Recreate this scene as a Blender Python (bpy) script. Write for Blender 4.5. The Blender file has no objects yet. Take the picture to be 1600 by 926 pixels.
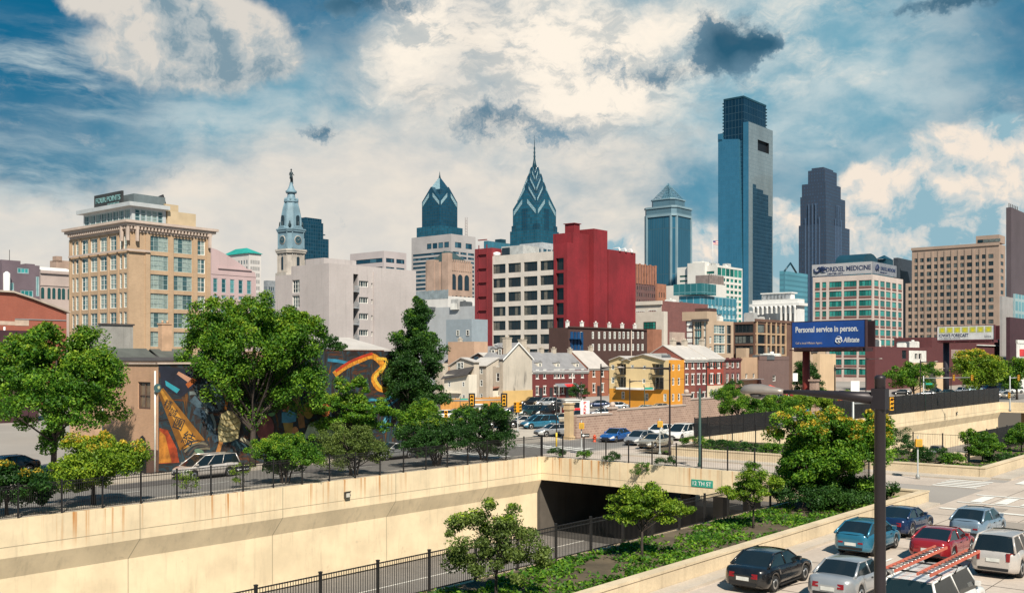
import bpy, math, random
import numpy as np
from mathutils import Vector, Matrix
R = math.radians
scene = bpy.context.scene
COL = scene.collection
# ---------------------------------------------------------------- camera
CAM_H = 9.0
HOR = 560.0
cam_d = bpy.data.cameras.new('camera')
cam = bpy.data.objects.new('camera', cam_d)
COL.objects.link(cam)
cam.location = (0, 0, CAM_H)
cam.rotation_euler = (R(90), 0, 0)
cam_d.sensor_width = 36
cam_d.lens = 36
cam_d.shift_y = (HOR - 463) / 1600
cam_d.clip_start = 0.5
cam_d.clip_end = 20000
scene.camera = cam
# ---------------------------------------------------------------- light and exposure
EXPO = 0.45
SUN_EL, SUN_AZ = 45.0, 166.0          # azimuth clockwise from +Y
world = bpy.data.worlds.new('World')
scene.world = world
world.use_nodes = True
world.cycles.sampling_method = 'MANUAL'
world.cycles.sample_map_resolution = 256
sd = bpy.data.lights.new('sun', 'SUN')
sd.energy = 5.0
sd.angle = R(1.2)
sd.color = (1.0, .92, .79)
sun = bpy.data.objects.new('sun', sd)
COL.objects.link(sun)
_d = Vector((math.sin(R(SUN_AZ)) * math.cos(R(SUN_EL)), math.cos(R(SUN_AZ)) * math.cos(R(SUN_EL)), math.sin(R(SUN_EL))))
sun.rotation_euler = _d.to_track_quat('Z', 'Y').to_euler()
sun.location = (0, -20, 60)
vs = scene.view_settings
vs.view_transform = 'Standard'
vs.look = 'None'
vs.exposure = EXPO
vs.gamma = 1
vs.use_curve_mapping = False

# ---------------------------------------------------------------- node helper
class NT:
    def __init__(s, tree):
        s.t = tree; s.n = tree.nodes; s.l = tree.links
    def node(s, typ, **kw):
        n = s.n.new(typ)
        for k, v in kw.items(): setattr(n, k, v)
        return n
    def link(s, a, b): s.l.new(a, b)
    def put(s, sock, v):
        if isinstance(v, bpy.types.NodeSocket): s.l.new(v, sock)
        elif v is not None: sock.default_value = v
    def m(s, op, a, b=None, c=None, clamp=False):
        n = s.n.new('ShaderNodeMath'); n.operation = op; n.use_clamp = clamp
        s.put(n.inputs[0], a)
        if b is not None: s.put(n.inputs[1], b)
        if c is not None: s.put(n.inputs[2], c)
        return n.outputs[0]
    def vm(s, op, a, b=None):
        n = s.n.new('ShaderNodeVectorMath'); n.operation = op
        s.put(n.inputs[0], a)
        if b is not None: s.put(n.inputs[1], b)
        return n.outputs[0] if op not in ('LENGTH', 'DOT_PRODUCT') else n.outputs[1]
    def mix(s, f, a, b, blend='MIX'):
        n = s.n.new('ShaderNodeMix'); n.data_type = 'RGBA'; n.blend_type = blend
        s.put(n.inputs[0], f); s.put(n.inputs[6], a); s.put(n.inputs[7], b)
        return n.outputs[2]
    def noise(s, vec, scale, detail=4, rough=.5, dist=0, lac=2.0, out=0):
        n = s.n.new('ShaderNodeTexNoise')
        if vec is not None: s.put(n.inputs['Vector'], vec)
        n.inputs['Scale'].default_value = scale; n.inputs['Detail'].default_value = detail
        n.inputs['Roughness'].default_value = rough; n.inputs['Distortion'].default_value = dist
        n.inputs['Lacunarity'].default_value = lac
        return n.outputs[out]
    def rng(s, v, a, b, c=0.0, d=1.0, smooth=True):
        n = s.n.new('ShaderNodeMapRange')
        if smooth: n.interpolation_type = 'SMOOTHSTEP'
        s.put(n.inputs[0], v)
        n.inputs[1].default_value = a; n.inputs[2].default_value = b
        n.inputs[3].default_value = c; n.inputs[4].default_value = d
        return n.outputs[0]
    def mapping(s, vec, scale=(1, 1, 1), rot=(0, 0, 0), loc=(0, 0, 0)):
        n = s.n.new('ShaderNodeMapping')
        s.put(n.inputs[0], vec); n.inputs[1].default_value = loc
        n.inputs[2].default_value = rot; n.inputs[3].default_value = scale
        return n.outputs[0]
    def ramp(s, f, stops):
        n = s.n.new('ShaderNodeValToRGB'); s.put(n.inputs[0], f)
        e = n.color_ramp.elements
        while len(e) < len(stops): e.new(0.5)
        for i, (p, c) in enumerate(stops):
            e[i].position = p; e[i].color = (*c, 1) if len(c) == 3 else c
        return n.outputs[0]

def lin0(r, g, b):
    f = lambda c: (c / 255 / 12.92) if c <= 10 else ((c / 255 + .055) / 1.055) ** 2.4
    return (f(r), f(g), f(b))

# ---------------------------------------------------------------- sky
def make_sky():
    SK = 10 / 2 ** EXPO
    lin = lambda *a: tuple(v * SK / 10 for v in lin0(*a))
    T = NT(world.node_tree); T.n.clear()
    out = T.node('ShaderNodeOutputWorld'); bg = T.node('ShaderNodeBackground')
    bg.inputs[1].default_value = 0.1
    T.link(bg.outputs[0], out.inputs[0])
    sky = T.node('ShaderNodeTexSky')
    sky.sky_type = 'NISHITA'; sky.sun_disc = False
    sky.sun_elevation = R(SUN_EL); sky.sun_rotation = R(SUN_AZ)
    sky.air_density = 1.3; sky.dust_density = .6; sky.ozone_density = 3.0
    tc = T.node('ShaderNodeTexCoord')
    sep = T.node('ShaderNodeSeparateXYZ'); T.link(tc.outputs['Generated'], sep.inputs[0])
    X, Y, Z = sep.outputs
    az = T.m('ARCTAN2', X, Y)
    el = T.m('ARCSINE', T.m('MAXIMUM', T.m('MINIMUM', Z, 1.0), -1.0))
    cmb = T.node('ShaderNodeCombineXYZ'); T.link(az, cmb.inputs[0]); T.link(el, cmb.inputs[1])
    P = cmb.outputs[0]
    def ang(px, py):
        a = math.atan((px - 800) / 1600)
        return a, math.atan((560 - py) / 1600 * math.cos(a))
    # warped coordinate
    wn = T.noise(P, 9, 5, .55, out=1)
    W = T.vm('ADD', P, T.vm('MULTIPLY', T.vm('SUBTRACT', wn, (.5, .5, .5)), (.05, .035, 0)))
    wn2 = T.noise(P, 30, 4, .6, out=1)
    W2 = T.vm('ADD', W, T.vm('MULTIPLY', T.vm('SUBTRACT', wn2, (.5, .5, .5)), (.028, .022, 0)))
    def blobs(lst, vec):
        tot = None
        for (px, py, rx, ry, w, rot) in lst:
            a, e = ang(px, py)
            v = T.vm('SUBTRACT', vec, (a, e, 0))
            if rot:
                v = T.mapping(v, rot=(0, 0, R(rot)))
            v = T.vm('MULTIPLY', v, (1600 / rx, 1600 / ry, 0))
            d = T.vm('DOT_PRODUCT', v, v)
            g = T.m('MULTIPLY', T.m('EXPONENT', T.m('MULTIPLY', d, -1.0)), w)
            tot = g if tot is None else T.m('ADD', tot, g)
        return tot
    base = T.mix(1.0, sky.outputs[0], (.36, .86, .86, 1), 'MULTIPLY')
    # deepen towards the upper left and the right
    fine = T.noise(T.mapping(W, scale=(1, 1.6, 1)), 14, 7, .58)
    mid = T.noise(T.mapping(W, scale=(1, 1.8, 1)), 5, 6, .55)
    teal = (*[c * 10 for c in lin(0, 98, 138)], 1)
    teal2 = (*[c * 10 for c in lin(92, 166, 188)], 1)
    b2 = T.mix(T.rng(el, .03, .21), teal2, teal)
    base = T.mix(.95, base, b2)
    K = lambda r, g, b: (*[v * 10 for v in lin(r, g, b)], 1)
    # soft grey-blue cloud sheet over the middle and right
    sheet = T.m('ADD', blobs([(1330, 150, 300, 170, .85, 0), (1050, 60, 300, 150, .8, 0), (620, 200, 420, 160, .75, 0), (1250, 420, 500, 120, .35, 0), (330, 200, 160, 80, .4, 0)], W), T.m('MULTIPLY', T.m('SUBTRACT', mid, .5), 1.0))
    sc = T.mix(T.rng(fine, .32, .70), K(118, 170, 190), K(190, 208, 212))
    c = T.mix(T.rng(sheet, .0, 1.1), base, sc)
    # pale cream veil, low on the left and through the middle
    veil = T.m('ADD', blobs([(330, 460, 620, 130, 1.2, 0), (200, 360, 300, 60, .5, 0), (560, 330, 330, 130, .9, 0), (470, 230, 220, 60, .5, 0), (640, 60, 80, 110, .6, 25), (770, 90, 170, 120, .5, 0), (900, 140, 190, 110, .75, 0), (850, 440, 420, 100, .7, 0), (1000, 20, 160, 50, .5, 0), (980, 250, 160, 70, .3, 0), (110, 150, 320, 130, -.85, 0), (20, 40, 200, 120, -.7, 0), (520, 30, 70, 60, -.35, 0), (1420, 130, 320, 150, -.4, 0), (1420, 300, 300, 120, -.3, 0), (-900, 300, 700, 400, .5, 0), (2600, 300, 700, 400, .4, 0)], W), T.m('MULTIPLY', T.m('SUBTRACT', fine, .5), 1.15))
    vcol = T.mix(T.rng(fine, .30, .75), K(214, 212, 207), K(236, 227, 214))
    vcol = T.mix(T.m('MULTIPLY', T.rng(mid, .46, .64, 0, .6), T.rng(el, .14, .28)), vcol, K(182, 196, 200))
    c = T.mix(T.rng(veil, .0, 1.1), c, vcol)
    # bright crumpled cloud at the top middle, fading into the veil
    crump = T.noise(T.mapping(W2, rot=(0, 0, R(-35)), scale=(1, 2.0, 1)), 15, 8, .66)
    hi = T.m('ADD', blobs([(880, 50, 150, 80, .75, 15), (950, 140, 130, 60, .75, -10), (655, 40, 50, 100, .75, 30), (780, 110, 200, 80, .25, 0), (1130, 30, 150, 40, .45, 0), (1240, 110, 70, 60, .35, 0)], W2), T.m('MULTIPLY', T.m('SUBTRACT', crump, .5), 2.0))
    c = T.mix(T.rng(hi, .12, 1.0), c, K(255, 244, 228))
    hi2 = T.m('MULTIPLY', T.rng(crump, .52, .40, 0, .55), blobs([(880, 80, 260, 120, 1.0, 0), (660, 60, 90, 110, .9, 0), (960, 190, 160, 50, .7, 0)], W2))
    c = T.mix(T.m('MINIMUM', hi2, .6), c, K(164, 178, 184))
    # streaks on the left
    st = T.noise(T.mapping(W, rot=(0, 0, R(12)), scale=(1, 5, 1)), 8, 7, .62)
    s1 = T.m('MULTIPLY', T.rng(st, .40, .72, 0, .85), blobs([(80, 95, 170, 45, 1.0, -10), (60, 285, 230, 60, 1.0, 0), (40, 140, 120, 30, .6, 0), (330, 180, 200, 50, .6, 0)], W))
    c = T.mix(s1, c, K(196, 210, 212))
    # heaped clouds, upper left and lower right: billows from cellular noise, lit from above
    vor = T.node('ShaderNodeTexVoronoi'); vor.feature = 'SMOOTH_F1'; vor.inputs['Scale'].default_value = 26; vor.inputs['Smoothness'].default_value = .7
    T.link(W, vor.inputs['Vector'])
    pn = T.noise(W2, 16, 9, .62)
    def puff(lst, lo, hi_, lit, mid_, dark, cc, amp=1.5):
        m0 = T.m('ADD', blobs(lst, W2), T.m('MULTIPLY', T.m('SUBTRACT', pn, .5), amp))
        m0 = T.m('SUBTRACT', m0, T.m('MULTIPLY', vor.outputs['Distance'], .18))
        mask = T.rng(m0, lo, hi_)
        pn3 = T.noise(T.vm('ADD', W2, (.006, .014, 0)), 16, 9, .62)
        big = T.noise(T.vm('ADD', W, (.3, .1, 0)), 7, 3, .5); big2 = T.noise(T.vm('ADD', W, (.312, .128, 0)), 7, 3, .5)
        sh = T.m('ADD', T.m('MULTIPLY', T.m('SUBTRACT', pn, pn3), .8), T.m('MULTIPLY', T.m('SUBTRACT', big, big2), .7))
        edge = T.m('MULTIPLY', T.rng(m0, hi_ + .45, lo), .035)
        sh = T.m('ADD', sh, edge)
        col_ = T.mix(T.rng(sh, -.10, .01), dark, mid_); col_ = T.mix(T.rng(sh, -.01, .10), col_, lit)
        return T.mix(mask, cc, col_)
    c = puff([(265, 25, 80, 50, 1.15, 0), (285, 95, 105, 34, 1.15, 0), (370, 70, 60, 45, .9, 0), (440, 95, 34, 30, .95, 0), (130, 8, 50, 16, .9, 0), (350, 25, 70, 34, .8, 0), (300, 60, 120, 60, .5, 0)], .18, .75, K(220, 214, 205), K(182, 190, 192), K(128, 154, 168), c, 1.0)
    c = puff([(1400, 330, 80, 60, 1.25, 0), (1475, 300, 62, 65, 1.25, 0), (1530, 245, 50, 42, 1.25, 0), (1578, 212, 26, 28, 1.2, 0), (1358, 300, 30, 34, 1.1, 0), (1545, 320, 70, 60, 1.1, 0), (1450, 395, 230, 44, 1.25, 0), (1225, 328, 34, 20, 1.1, 0), (1240, 390, 50, 34, 1.1, 0), (1100, 385, 60, 34, 1.0, 0), (960, 390, 40, 20, .8, 0), (1500, 350, 120, 70, .6, 0), (1400, 380, 120, 50, .5, 0)], .16, .50, K(246, 232, 216), K(208, 212, 210), K(146, 184, 198), c, .85)
    # dark torn clouds
    wn4 = T.noise(P, 55, 5, .7, out=1)
    W4 = T.vm('ADD', W2, T.vm('MULTIPLY', T.vm('SUBTRACT', wn4, (.5, .5, .5)), (.035, .028, 0)))
    dn = T.noise(W4, 26, 9, .68)
    dk = T.m('ADD', blobs([(1120, 50, 34, 34, 1.1, 0), (1150, 78, 46, 30, 1.1, 0), (1190, 66, 24, 22, .8, 0), (1040, 112, 80, 26, .75, -8), (915, 95, 44, 28, .7, 0), (770, 190, 90, 30, .85, 0), (510, 206, 34, 14, .9, 0), (870, 216, 80, 18, .55, -15), (560, 2, 110, 18, .8, 0), (1500, 2, 120, 16, .9, 0), (250, 210, 170, 30, .2, 0)], W4), T.m('MULTIPLY', T.m('SUBTRACT', dn, .5), 2.3))
    core = blobs([(1135, 66, 46, 40, 1.1, 0), (1188, 70, 24, 22, .7, 0), (770, 190, 80, 26, .45, 0), (1040, 112, 60, 22, .4, 0), (560, 2, 90, 18, .8, 0), (1500, 2, 110, 16, .8, 0), (510, 206, 34, 14, .5, 0)], W2)
    dcol = T.mix(T.m('MINIMUM', core, 1.0), K(118, 152, 172), K(22, 84, 112))
    c = T.mix(T.rng(dk, .22, .95, 0, .95), c, dcol)
    # below the horizon: dull ground light
    c = T.mix(T.rng(el, -.03, -.005), K(120, 112, 100), c)
    T.link(c, bg.inputs[0])
make_sky()
# ---------------------------------------------------------------- materials
_M = {}
def new_mat(name):
    m = bpy.data.materials.new(name); m.use_nodes = True
    T = NT(m.node_tree); T.n.clear()
    o = T.node('ShaderNodeOutputMaterial'); p = T.node('ShaderNodeBsdfPrincipled')
    T.link(p.outputs[0], o.inputs[0])
    return m, T, p, o
def mat(name, col, rough=.8, var=.18, scale=.6, metal=0, bump=.0, streak=0, spec=.5, fine=0, coat=0, stain=None, rnd=0):
    if name in _M: return _M[name]
    m, T, p, o = new_mat(name)
    tc = T.node('ShaderNodeTexCoord'); V = tc.outputs['Object']
    n1 = T.noise(V, scale, 6, .6)
    lo = tuple(c * (1 - var) for c in col); hi = tuple(min(1, c * (1 + var)) for c in col)
    c = T.mix(T.rng(n1, .3, .7), (*lo, 1), (*hi, 1))
    if fine:
        n3 = T.noise(V, scale * 22, 5, .7)
        c = T.mix(T.rng(n3, .35, .65, 0, fine), c, (*[v * .55 for v in col], 1))
    if streak:
        n2 = T.noise(T.mapping(V, scale=(1.6, 1.6, .07)), 1.3, 5, .65)
        c = T.mix(T.rng(n2, .52, .75, 0, streak), c, (*[v * .45 for v in col], 1))
    if stain:
        scol, amt, sc = stain
        n4 = T.noise(T.mapping(V, scale=(1, 1, .22)), sc, 7, .65)
        c = T.mix(T.rng(n4, .56, .72, 0, amt), c, (*scol, 1))
    if rnd:
        oi = T.node('ShaderNodeObjectInfo')
        c = T.mix(1.0, c, T.ramp(oi.outputs['Random'], [(0, (1 - rnd,) * 3), (1, (1 + rnd * .3,) * 3)]), 'MULTIPLY')
    T.link(c, p.inputs['Base Color'])
    p.inputs['Roughness'].default_value = rough
    p.inputs['Metallic'].default_value = metal
    p.inputs['Specular IOR Level'].default_value = spec
    if coat: p.inputs['Coat Weight'].default_value = coat; p.inputs['Coat Roughness'].default_value = .05
    if bump:
        b = T.node('ShaderNodeBump'); b.inputs['Strength'].default_value = bump; b.inputs['Distance'].default_value = .05
        T.link(T.noise(V, scale * 14, 5, .7), b.inputs['Height']); T.link(b.outputs[0], p.inputs['Normal'])
    _M[name] = m
    return m
def wallvec(T):
    tc = T.node('ShaderNodeTexCoord'); s = T.node('ShaderNodeSeparateXYZ')
    T.link(tc.outputs['Object'], s.inputs[0])
    c = T.node('ShaderNodeCombineXYZ')
    T.link(T.m('ADD', s.outputs[0], s.outputs[1]), c.inputs[0]); T.link(s.outputs[2], c.inputs[1])
    return c.outputs[0], tc.outputs['Object']
def brick(name, c1, c2, mortar, bw=.22, bh=.075, rough=.9, var=.3, msize=.012, off=.5, streak=.25):
    if name in _M: return _M[name]
    m, T, p, o = new_mat(name)
    v, V = wallvec(T)
    b = T.node('ShaderNodeTexBrick'); T.link(v, b.inputs[0])
    b.offset = off
    b.inputs['Color1'].default_value = (*c1, 1); b.inputs['Color2'].default_value = (*c2, 1); b.inputs['Mortar'].default_value = (*mortar, 1)
    b.inputs['Scale'].default_value = 1; b.inputs['Mortar Size'].default_value = msize
    b.inputs['Brick Width'].default_value = bw; b.inputs['Row Height'].default_value = bh
    n = T.noise(V, .35, 6, .65)
    c = T.mix(T.rng(n, .3, .7, var, 0), b.outputs[0], (*[x * .5 for x in c1], 1))
    n2 = T.noise(T.mapping(V, scale=(1.2, 1.2, .08)), 1.1, 5, .65)
    c = T.mix(T.rng(n2, .5, .78, 0, streak), c, (*[x * .4 for x in c1], 1))
    T.link(c, p.inputs['Base Color']); p.inputs['Roughness'].default_value = rough
    _M[name] = m
    return m
def curtain(name, glass, frame, bw=3.0, bh=3.9, msize=.25, rough=.12, spec=.8, var=.35, band=0, metal=.0, off=0.0, glass2=None):
    """glass facade: a grid of mullions over tinted panes, some panes a shade apart"""
    if name in _M: return _M[name]
    m, T, p, o = new_mat(name)
    v, V = wallvec(T)
    b = T.node('ShaderNodeTexBrick'); T.link(v, b.inputs[0]); b.offset = off
    g2 = glass2 or tuple(c * (1 - var) for c in glass)
    b.inputs['Color1'].default_value = (*glass, 1); b.inputs['Color2'].default_value = (*g2, 1); b.inputs['Mortar'].default_value = (*frame, 1)
    b.inputs['Scale'].default_value = 1; b.inputs['Mortar Size'].default_value = msize
    b.inputs['Brick Width'].default_value = bw; b.inputs['Row Height'].default_value = bh; b.inputs['Bias'].default_value = -.2
    c = b.outputs[0]
    n = T.noise(T.mapping(V, scale=(1, 1, .35)), .02, 4, .6)
    c = T.mix(T.rng(n, .35, .65, 0, .45), c, (*[x * .45 for x in glass], 1))
    T.link(c, p.inputs['Base Color'])
    T.link(T.m('ADD', T.m('MULTIPLY', b.outputs[1], .4), rough), p.inputs['Roughness'])
    p.inputs['Specular IOR Level'].default_value = spec
    p.inputs['Metallic'].default_value = metal
    # each pane very slightly out of true
    bp = T.node('ShaderNodeBump'); bp.inputs['Strength'].default_value = .08; bp.inputs['Distance'].default_value = .3
    T.link(T.noise(V, .25, 2, .5), bp.inputs['Height']); T.link(bp.outputs[0], p.inputs['Normal'])
    _M[name] = m
    return m
def glass(name, dark=(.012, .02, .025), light=(.16, .18, .17), rough=.07, p_light=.45):
    """window pane: dark glass, or a drawn blind behind it, by window"""
    if name in _M: return _M[name]
    m, T, p, o = new_mat(name)
    oi = T.node('ShaderNodeObjectInfo')
    tc = T.node('ShaderNodeTexCoord'); V = tc.outputs['Object']
    g = T.node('ShaderNodeNewGeometry')
    r = T.m('FRACT', T.m('ADD', T.m('MULTIPLY', oi.outputs['Random'], 7.3), T.m('MULTIPLY', g.outputs['Random Per Island'], 3.1)))
    f = T.rng(r, 1 - p_light - .12, 1 - p_light + .25)
    n = T.noise(V, 1.7, 3, .6)
    c = T.mix(T.m('MULTIPLY', f, T.rng(n, .3, .6, .5, 1)), (*dark, 1), (*light, 1))
    T.link(c, p.inputs['Base Color']); p.inputs['Roughness'].default_value = rough
    p.inputs['Specular IOR Level'].default_value = .6
    _M[name] = m
    return m
# ---------------------------------------------------------------- geometry
F = 1600.0
A_U = math.atan2(.768, .64)
UX, UY = math.cos(A_U), math.sin(A_U)
NX, NY = UY, -UX
P0 = (2.9, 93.0)
def W(s, t, z=0.0): return Vector((P0[0] + s * UX + t * NX, P0[1] + s * UY + t * NY, z))
def ST(x, y):
    dx, dy = x - P0[0], y - P0[1]
    return dx * UX + dy * UY, dx * NX + dy * NY
def gnd(px, py, z=0.0):
    D = (CAM_H - z) * F / (py - HOR)
    return Vector(((px - 800) / F * D, D, z))
def at(px, D, z=0.0): return Vector(((px - 800) / F * D, D, z))
class MB:
    def __init__(s): s.v = []; s.f = []; s.m = []; s.M = None; s.sm = []
    def _a(s, p):
        if s.M is not None: p = s.M @ Vector(p)
        s.v.append((p[0], p[1], p[2])); return len(s.v) - 1
    def face(s, pts, m=0, smooth=False):
        s.f.append([s._a(p) for p in pts]); s.m.append(m); s.sm.append(smooth)
    def box(s, x0, x1, y0, y1, z0, z1, m=0, top=None, bev=0):
        i = [s._a(p) for p in ((x0, y0, z0), (x1, y0, z0), (x1, y1, z0), (x0, y1, z0), (x0, y0, z1), (x1, y0, z1), (x1, y1, z1), (x0, y1, z1))]
        for q in ((0, 3, 2, 1), (0, 1, 5, 4), (1, 2, 6, 5), (2, 3, 7, 6), (3, 0, 4, 7)):
            s.f.append([i[k] for k in q]); s.m.append(m); s.sm.append(False)
        s.f.append([i[4], i[5], i[6], i[7]]); s.m.append(m if top is None else top); s.sm.append(False)
        return s
    def prism(s, poly, z0, z1, m=0, top=None):
        n = len(poly)
        a = [s._a((p[0], p[1], z0)) for p in poly]; b = [s._a((p[0], p[1], z1)) for p in poly]
        for k in range(n):
            s.f.append([a[k], a[(k + 1) % n], b[(k + 1) % n], b[k]]); s.m.append(m); s.sm.append(False)
        s.f.append(b); s.m.append(m if top is None else top); s.sm.append(False)
        s.f.append(a[::-1]); s.m.append(m); s.sm.append(False)
        return s
    def extrude(s, pts, off, m=0):
        """closed polygon in 3D pushed by a vector"""
        o = Vector(off); n = len(pts)
        a = [s._a(p) for p in pts]; b = [s._a(Vector(p) + o) for p in pts]
        for k in range(n):
            s.f.append([a[k], a[(k + 1) % n], b[(k + 1) % n], b[k]]); s.m.append(m); s.sm.append(False)
        s.f.append(b); s.m.append(m); s.sm.append(False)
        s.f.append(a[::-1]); s.m.append(m); s.sm.append(False)
        return s
    def tube(s, pts, rad, n=8, m=0, cap=True):
        pts = [Vector(p) for p in pts]
        if not isinstance(rad, (list, tuple)): rad = [rad] * len(pts)
        rings = []
        for i, p in enumerate(pts):
            d = (pts[min(i + 1, len(pts) - 1)] - pts[max(i - 1, 0)])
            if d.length < 1e-6: d = Vector((0, 0, 1))
            d.normalize()
            a = Vector((1, 0, 0)) if abs(d.x) < .8 else Vector((0, 1, 0))
            e1 = d.cross(a).normalized(); e2 = d.cross(e1).normalized()
            rings.append([s._a(p + (e1 * math.cos(2 * math.pi * k / n) + e2 * math.sin(2 * math.pi * k / n)) * rad[i]) for k in range(n)])
        for i in range(len(rings) - 1):
            for k in range(n):
                s.f.append([rings[i][k], rings[i][(k + 1) % n], rings[i + 1][(k + 1) % n], rings[i + 1][k]]); s.m.append(m); s.sm.append(True)
        if cap:
            s.f.append(rings[0][::-1]); s.m.append(m); s.sm.append(False)
            s.f.append(rings[-1]); s.m.append(m); s.sm.append(False)
        return s
    def lathe(s, prof, n=16, m=0, c=(0, 0), rot=0, smooth=True):
        rings = [[s._a((c[0] + r * math.cos(2 * math.pi * k / n + rot), c[1] + r * math.sin(2 * math.pi * k / n + rot), z)) for k in range(n)] for r, z in prof]
        for i in range(len(rings) - 1):
            for k in range(n):
                s.f.append([rings[i][k], rings[i][(k + 1) % n], rings[i + 1][(k + 1) % n], rings[i + 1][k]]); s.m.append(m); s.sm.append(smooth)
        s.f.append(rings[-1]); s.m.append(m); s.sm.append(False)
        s.f.append(rings[0][::-1]); s.m.append(m); s.sm.append(False)
        return s
    def facade(s, side, c, a0, a1, z0, z1, ops=(), depth=.25, m=0, mr=None):
        """wall with real openings; side R faces -y at y=c, side L faces -x at x=c, B faces +y, E faces +x"""
        if mr is None: mr = m
        if side == 'R': P = lambda a, z, d=0: (a, c + d, z)
        elif side == 'L': P = lambda a, z, d=0: (c + d, a, z)
        elif side == 'B': P = lambda a, z, d=0: (a, c - d, z)
        else: P = lambda a, z, d=0: (c - d, a, z)
        xs = sorted({round(v, 4) for v in [a0, a1] + [o[0] for o in ops] + [o[1] for o in ops]})
        zs = sorted({round(v, 4) for v in [z0, z1] + [o[2] for o in ops] + [o[3] for o in ops]})
        for j in range(len(zs) - 1):
            zc = (zs[j] + zs[j + 1]) / 2; run = None
            rowops = [o for o in ops if o[2] < zc < o[3]]
            for i in range(len(xs) - 1):
                xc = (xs[i] + xs[i + 1]) / 2
                hole = any(o[0] < xc < o[1] for o in rowops)
                if not hole and run is None: run = xs[i]
                if hole and run is not None:
                    s.face([P(run, zs[j]), P(xs[i], zs[j]), P(xs[i], zs[j + 1]), P(run, zs[j + 1])], m); run = None
            if run is not None:
                s.face([P(run, zs[j]), P(xs[-1], zs[j]), P(xs[-1], zs[j + 1]), P(run, zs[j + 1])], m)
        for o in ops:
            x0, x1, w0, w1 = o[:4]
            s.face([P(x0, w0), P(x1, w0), P(x1, w0, depth), P(x0, w0, depth)], mr)
            s.face([P(x0, w1), P(x1, w1), P(x1, w1, depth), P(x0, w1, depth)], mr)
            s.face([P(x0, w0), P(x0, w1), P(x0, w1, depth), P(x0, w0, depth)], mr)
            s.face([P(x1, w0), P(x1, w1), P(x1, w1, depth), P(x1, w0, depth)], mr)
        return s
    def block(s, x0, x1, y0, y1, z0, z1, oR=(), oL=(), m=0, roof=None, depth=.25, oE=(), mr=None):
        s.facade('R', y0, x0, x1, z0, z1, oR, depth, m, mr)
        s.facade('L', x0, y0, y1, z0, z1, oL, depth, m, mr)
        s.facade('B', y1, x0, x1, z0, z1, (), depth, m)
        s.facade('E', x1, y0, y1, z0, z1, oE, depth, m)
        s.face([(x0, y0, z1), (x1, y0, z1), (x1, y1, z1), (x0, y1, z1)], m if roof is None else roof)
        return s
    def parapet(s, x0, x1, y0, y1, z, h=.8, w=.3, m=0, over=0.0):
        s.box(x0 - over, x1 + over, y0 - over, y0 + w, z, z + h, m); s.box(x0 - over, x1 + over, y1 - w, y1 + over, z, z + h, m)
        s.box(x0 - over, x0 + w, y0 + w, y1 - w, z, z + h, m); s.box(x1 - w, x1 + over, y0 + w, y1 - w, z, z + h, m)
        return s
    def mesh(s, name, mats):
        me = bpy.data.meshes.new(name)
        me.from_pydata(s.v, [], s.f)
        for mm in (mats if isinstance(mats, (list, tuple)) else [mats]): me.materials.append(mm)
        me.polygons.foreach_set('material_index', s.m)
        me.polygons.foreach_set('use_smooth', s.sm)
        me.update()
        return me
    def build(s, name, mats, parent=None, loc=(0, 0, 0), rot=0):
        return place(name, s.mesh(name, mats), parent, loc, rot)
def place(name, me, parent=None, loc=(0, 0, 0), rot=0):
    o = bpy.data.objects.new(name, me); COL.objects.link(o)
    if parent is not None: o.parent = parent
    o.location = loc; o.rotation_euler = (0, 0, rot)
    return o
def tag(o, label=None, cat=None, group=None, kind=None):
    if label: o['label'] = label
    if cat: o['category'] = cat
    if group: o['group'] = group
    if kind: o['kind'] = kind
    return o
def empty(name, loc, rot=0, label=None, cat=None, group=None):
    o = bpy.data.objects.new(name, None); COL.objects.link(o)
    o.location = loc; o.rotation_euler = (0, 0, rot); o.empty_display_size = .5
    return tag(o, label, cat, group)
def grid(a0, a1, z0, z1, nx, nz, wf=.6, hf=.6, zo=0.0):
    cw, ch = (a1 - a0) / nx, (z1 - z0) / nz
    out = []
    for j in range(nz):
        for i in range(nx):
            xc, zc = a0 + (i + .5) * cw, z0 + (j + .5 + zo) * ch
            out.append((xc - cw * wf / 2, xc + cw * wf / 2, zc - ch * hf / 2, zc + ch * hf / 2))
    return out
# window meshes: frame bars + pane
def win_geo(mb, w, h, nx, nz, bar, fr, M=None, arch=False):
    old = mb.M; mb.M = M
    d = .06
    mb.box(0, bar + fr, -d, .02, 0, h, 0); mb.box(w - bar - fr, w, -d, .02, 0, h, 0)
    mb.box(bar + fr, w - bar - fr, -d, .02, 0, bar + fr, 0); mb.box(bar + fr, w - bar - fr, -d, .02, h - bar - fr, h, 0)
    e = bar + fr
    for i in range(1, nx):
        x = w * i / nx; mb.box(x - bar / 2, x + bar / 2, -d + .01, .019, e, h - e, 0)
    for j in range(1, nz):
        z = h * j / nz
        xs = [e] + [v for i in range(1, nx) for v in (w * i / nx - bar / 2, w * i / nx + bar / 2)] + [w - e]
        for k in range(0, len(xs), 2): mb.box(xs[k], xs[k + 1], -d + .02, .018, z - bar / 2, z + bar / 2, 0)
    # panes
    for i in range(nx):
        mb.face([(w * i / nx, .025, 0), (w * (i + 1) / nx, .025, 0), (w * (i + 1) / nx, .025, h), (w * i / nx, .025, h)], 1)
    mb.M = old
_WC = {}
def win_mesh(w, h, st):
    nx, nz, bar, fr, fm, gm = st
    k = (round(w, 2), round(h, 2), nx, nz, bar, fr, fm.name, gm.name)
    if k not in _WC:
        mb = MB(); win_geo(mb, w, h, nx, nz, bar, fr); _WC[k] = mb.mesh('window', [fm, gm])
    return _WC[k]
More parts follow.
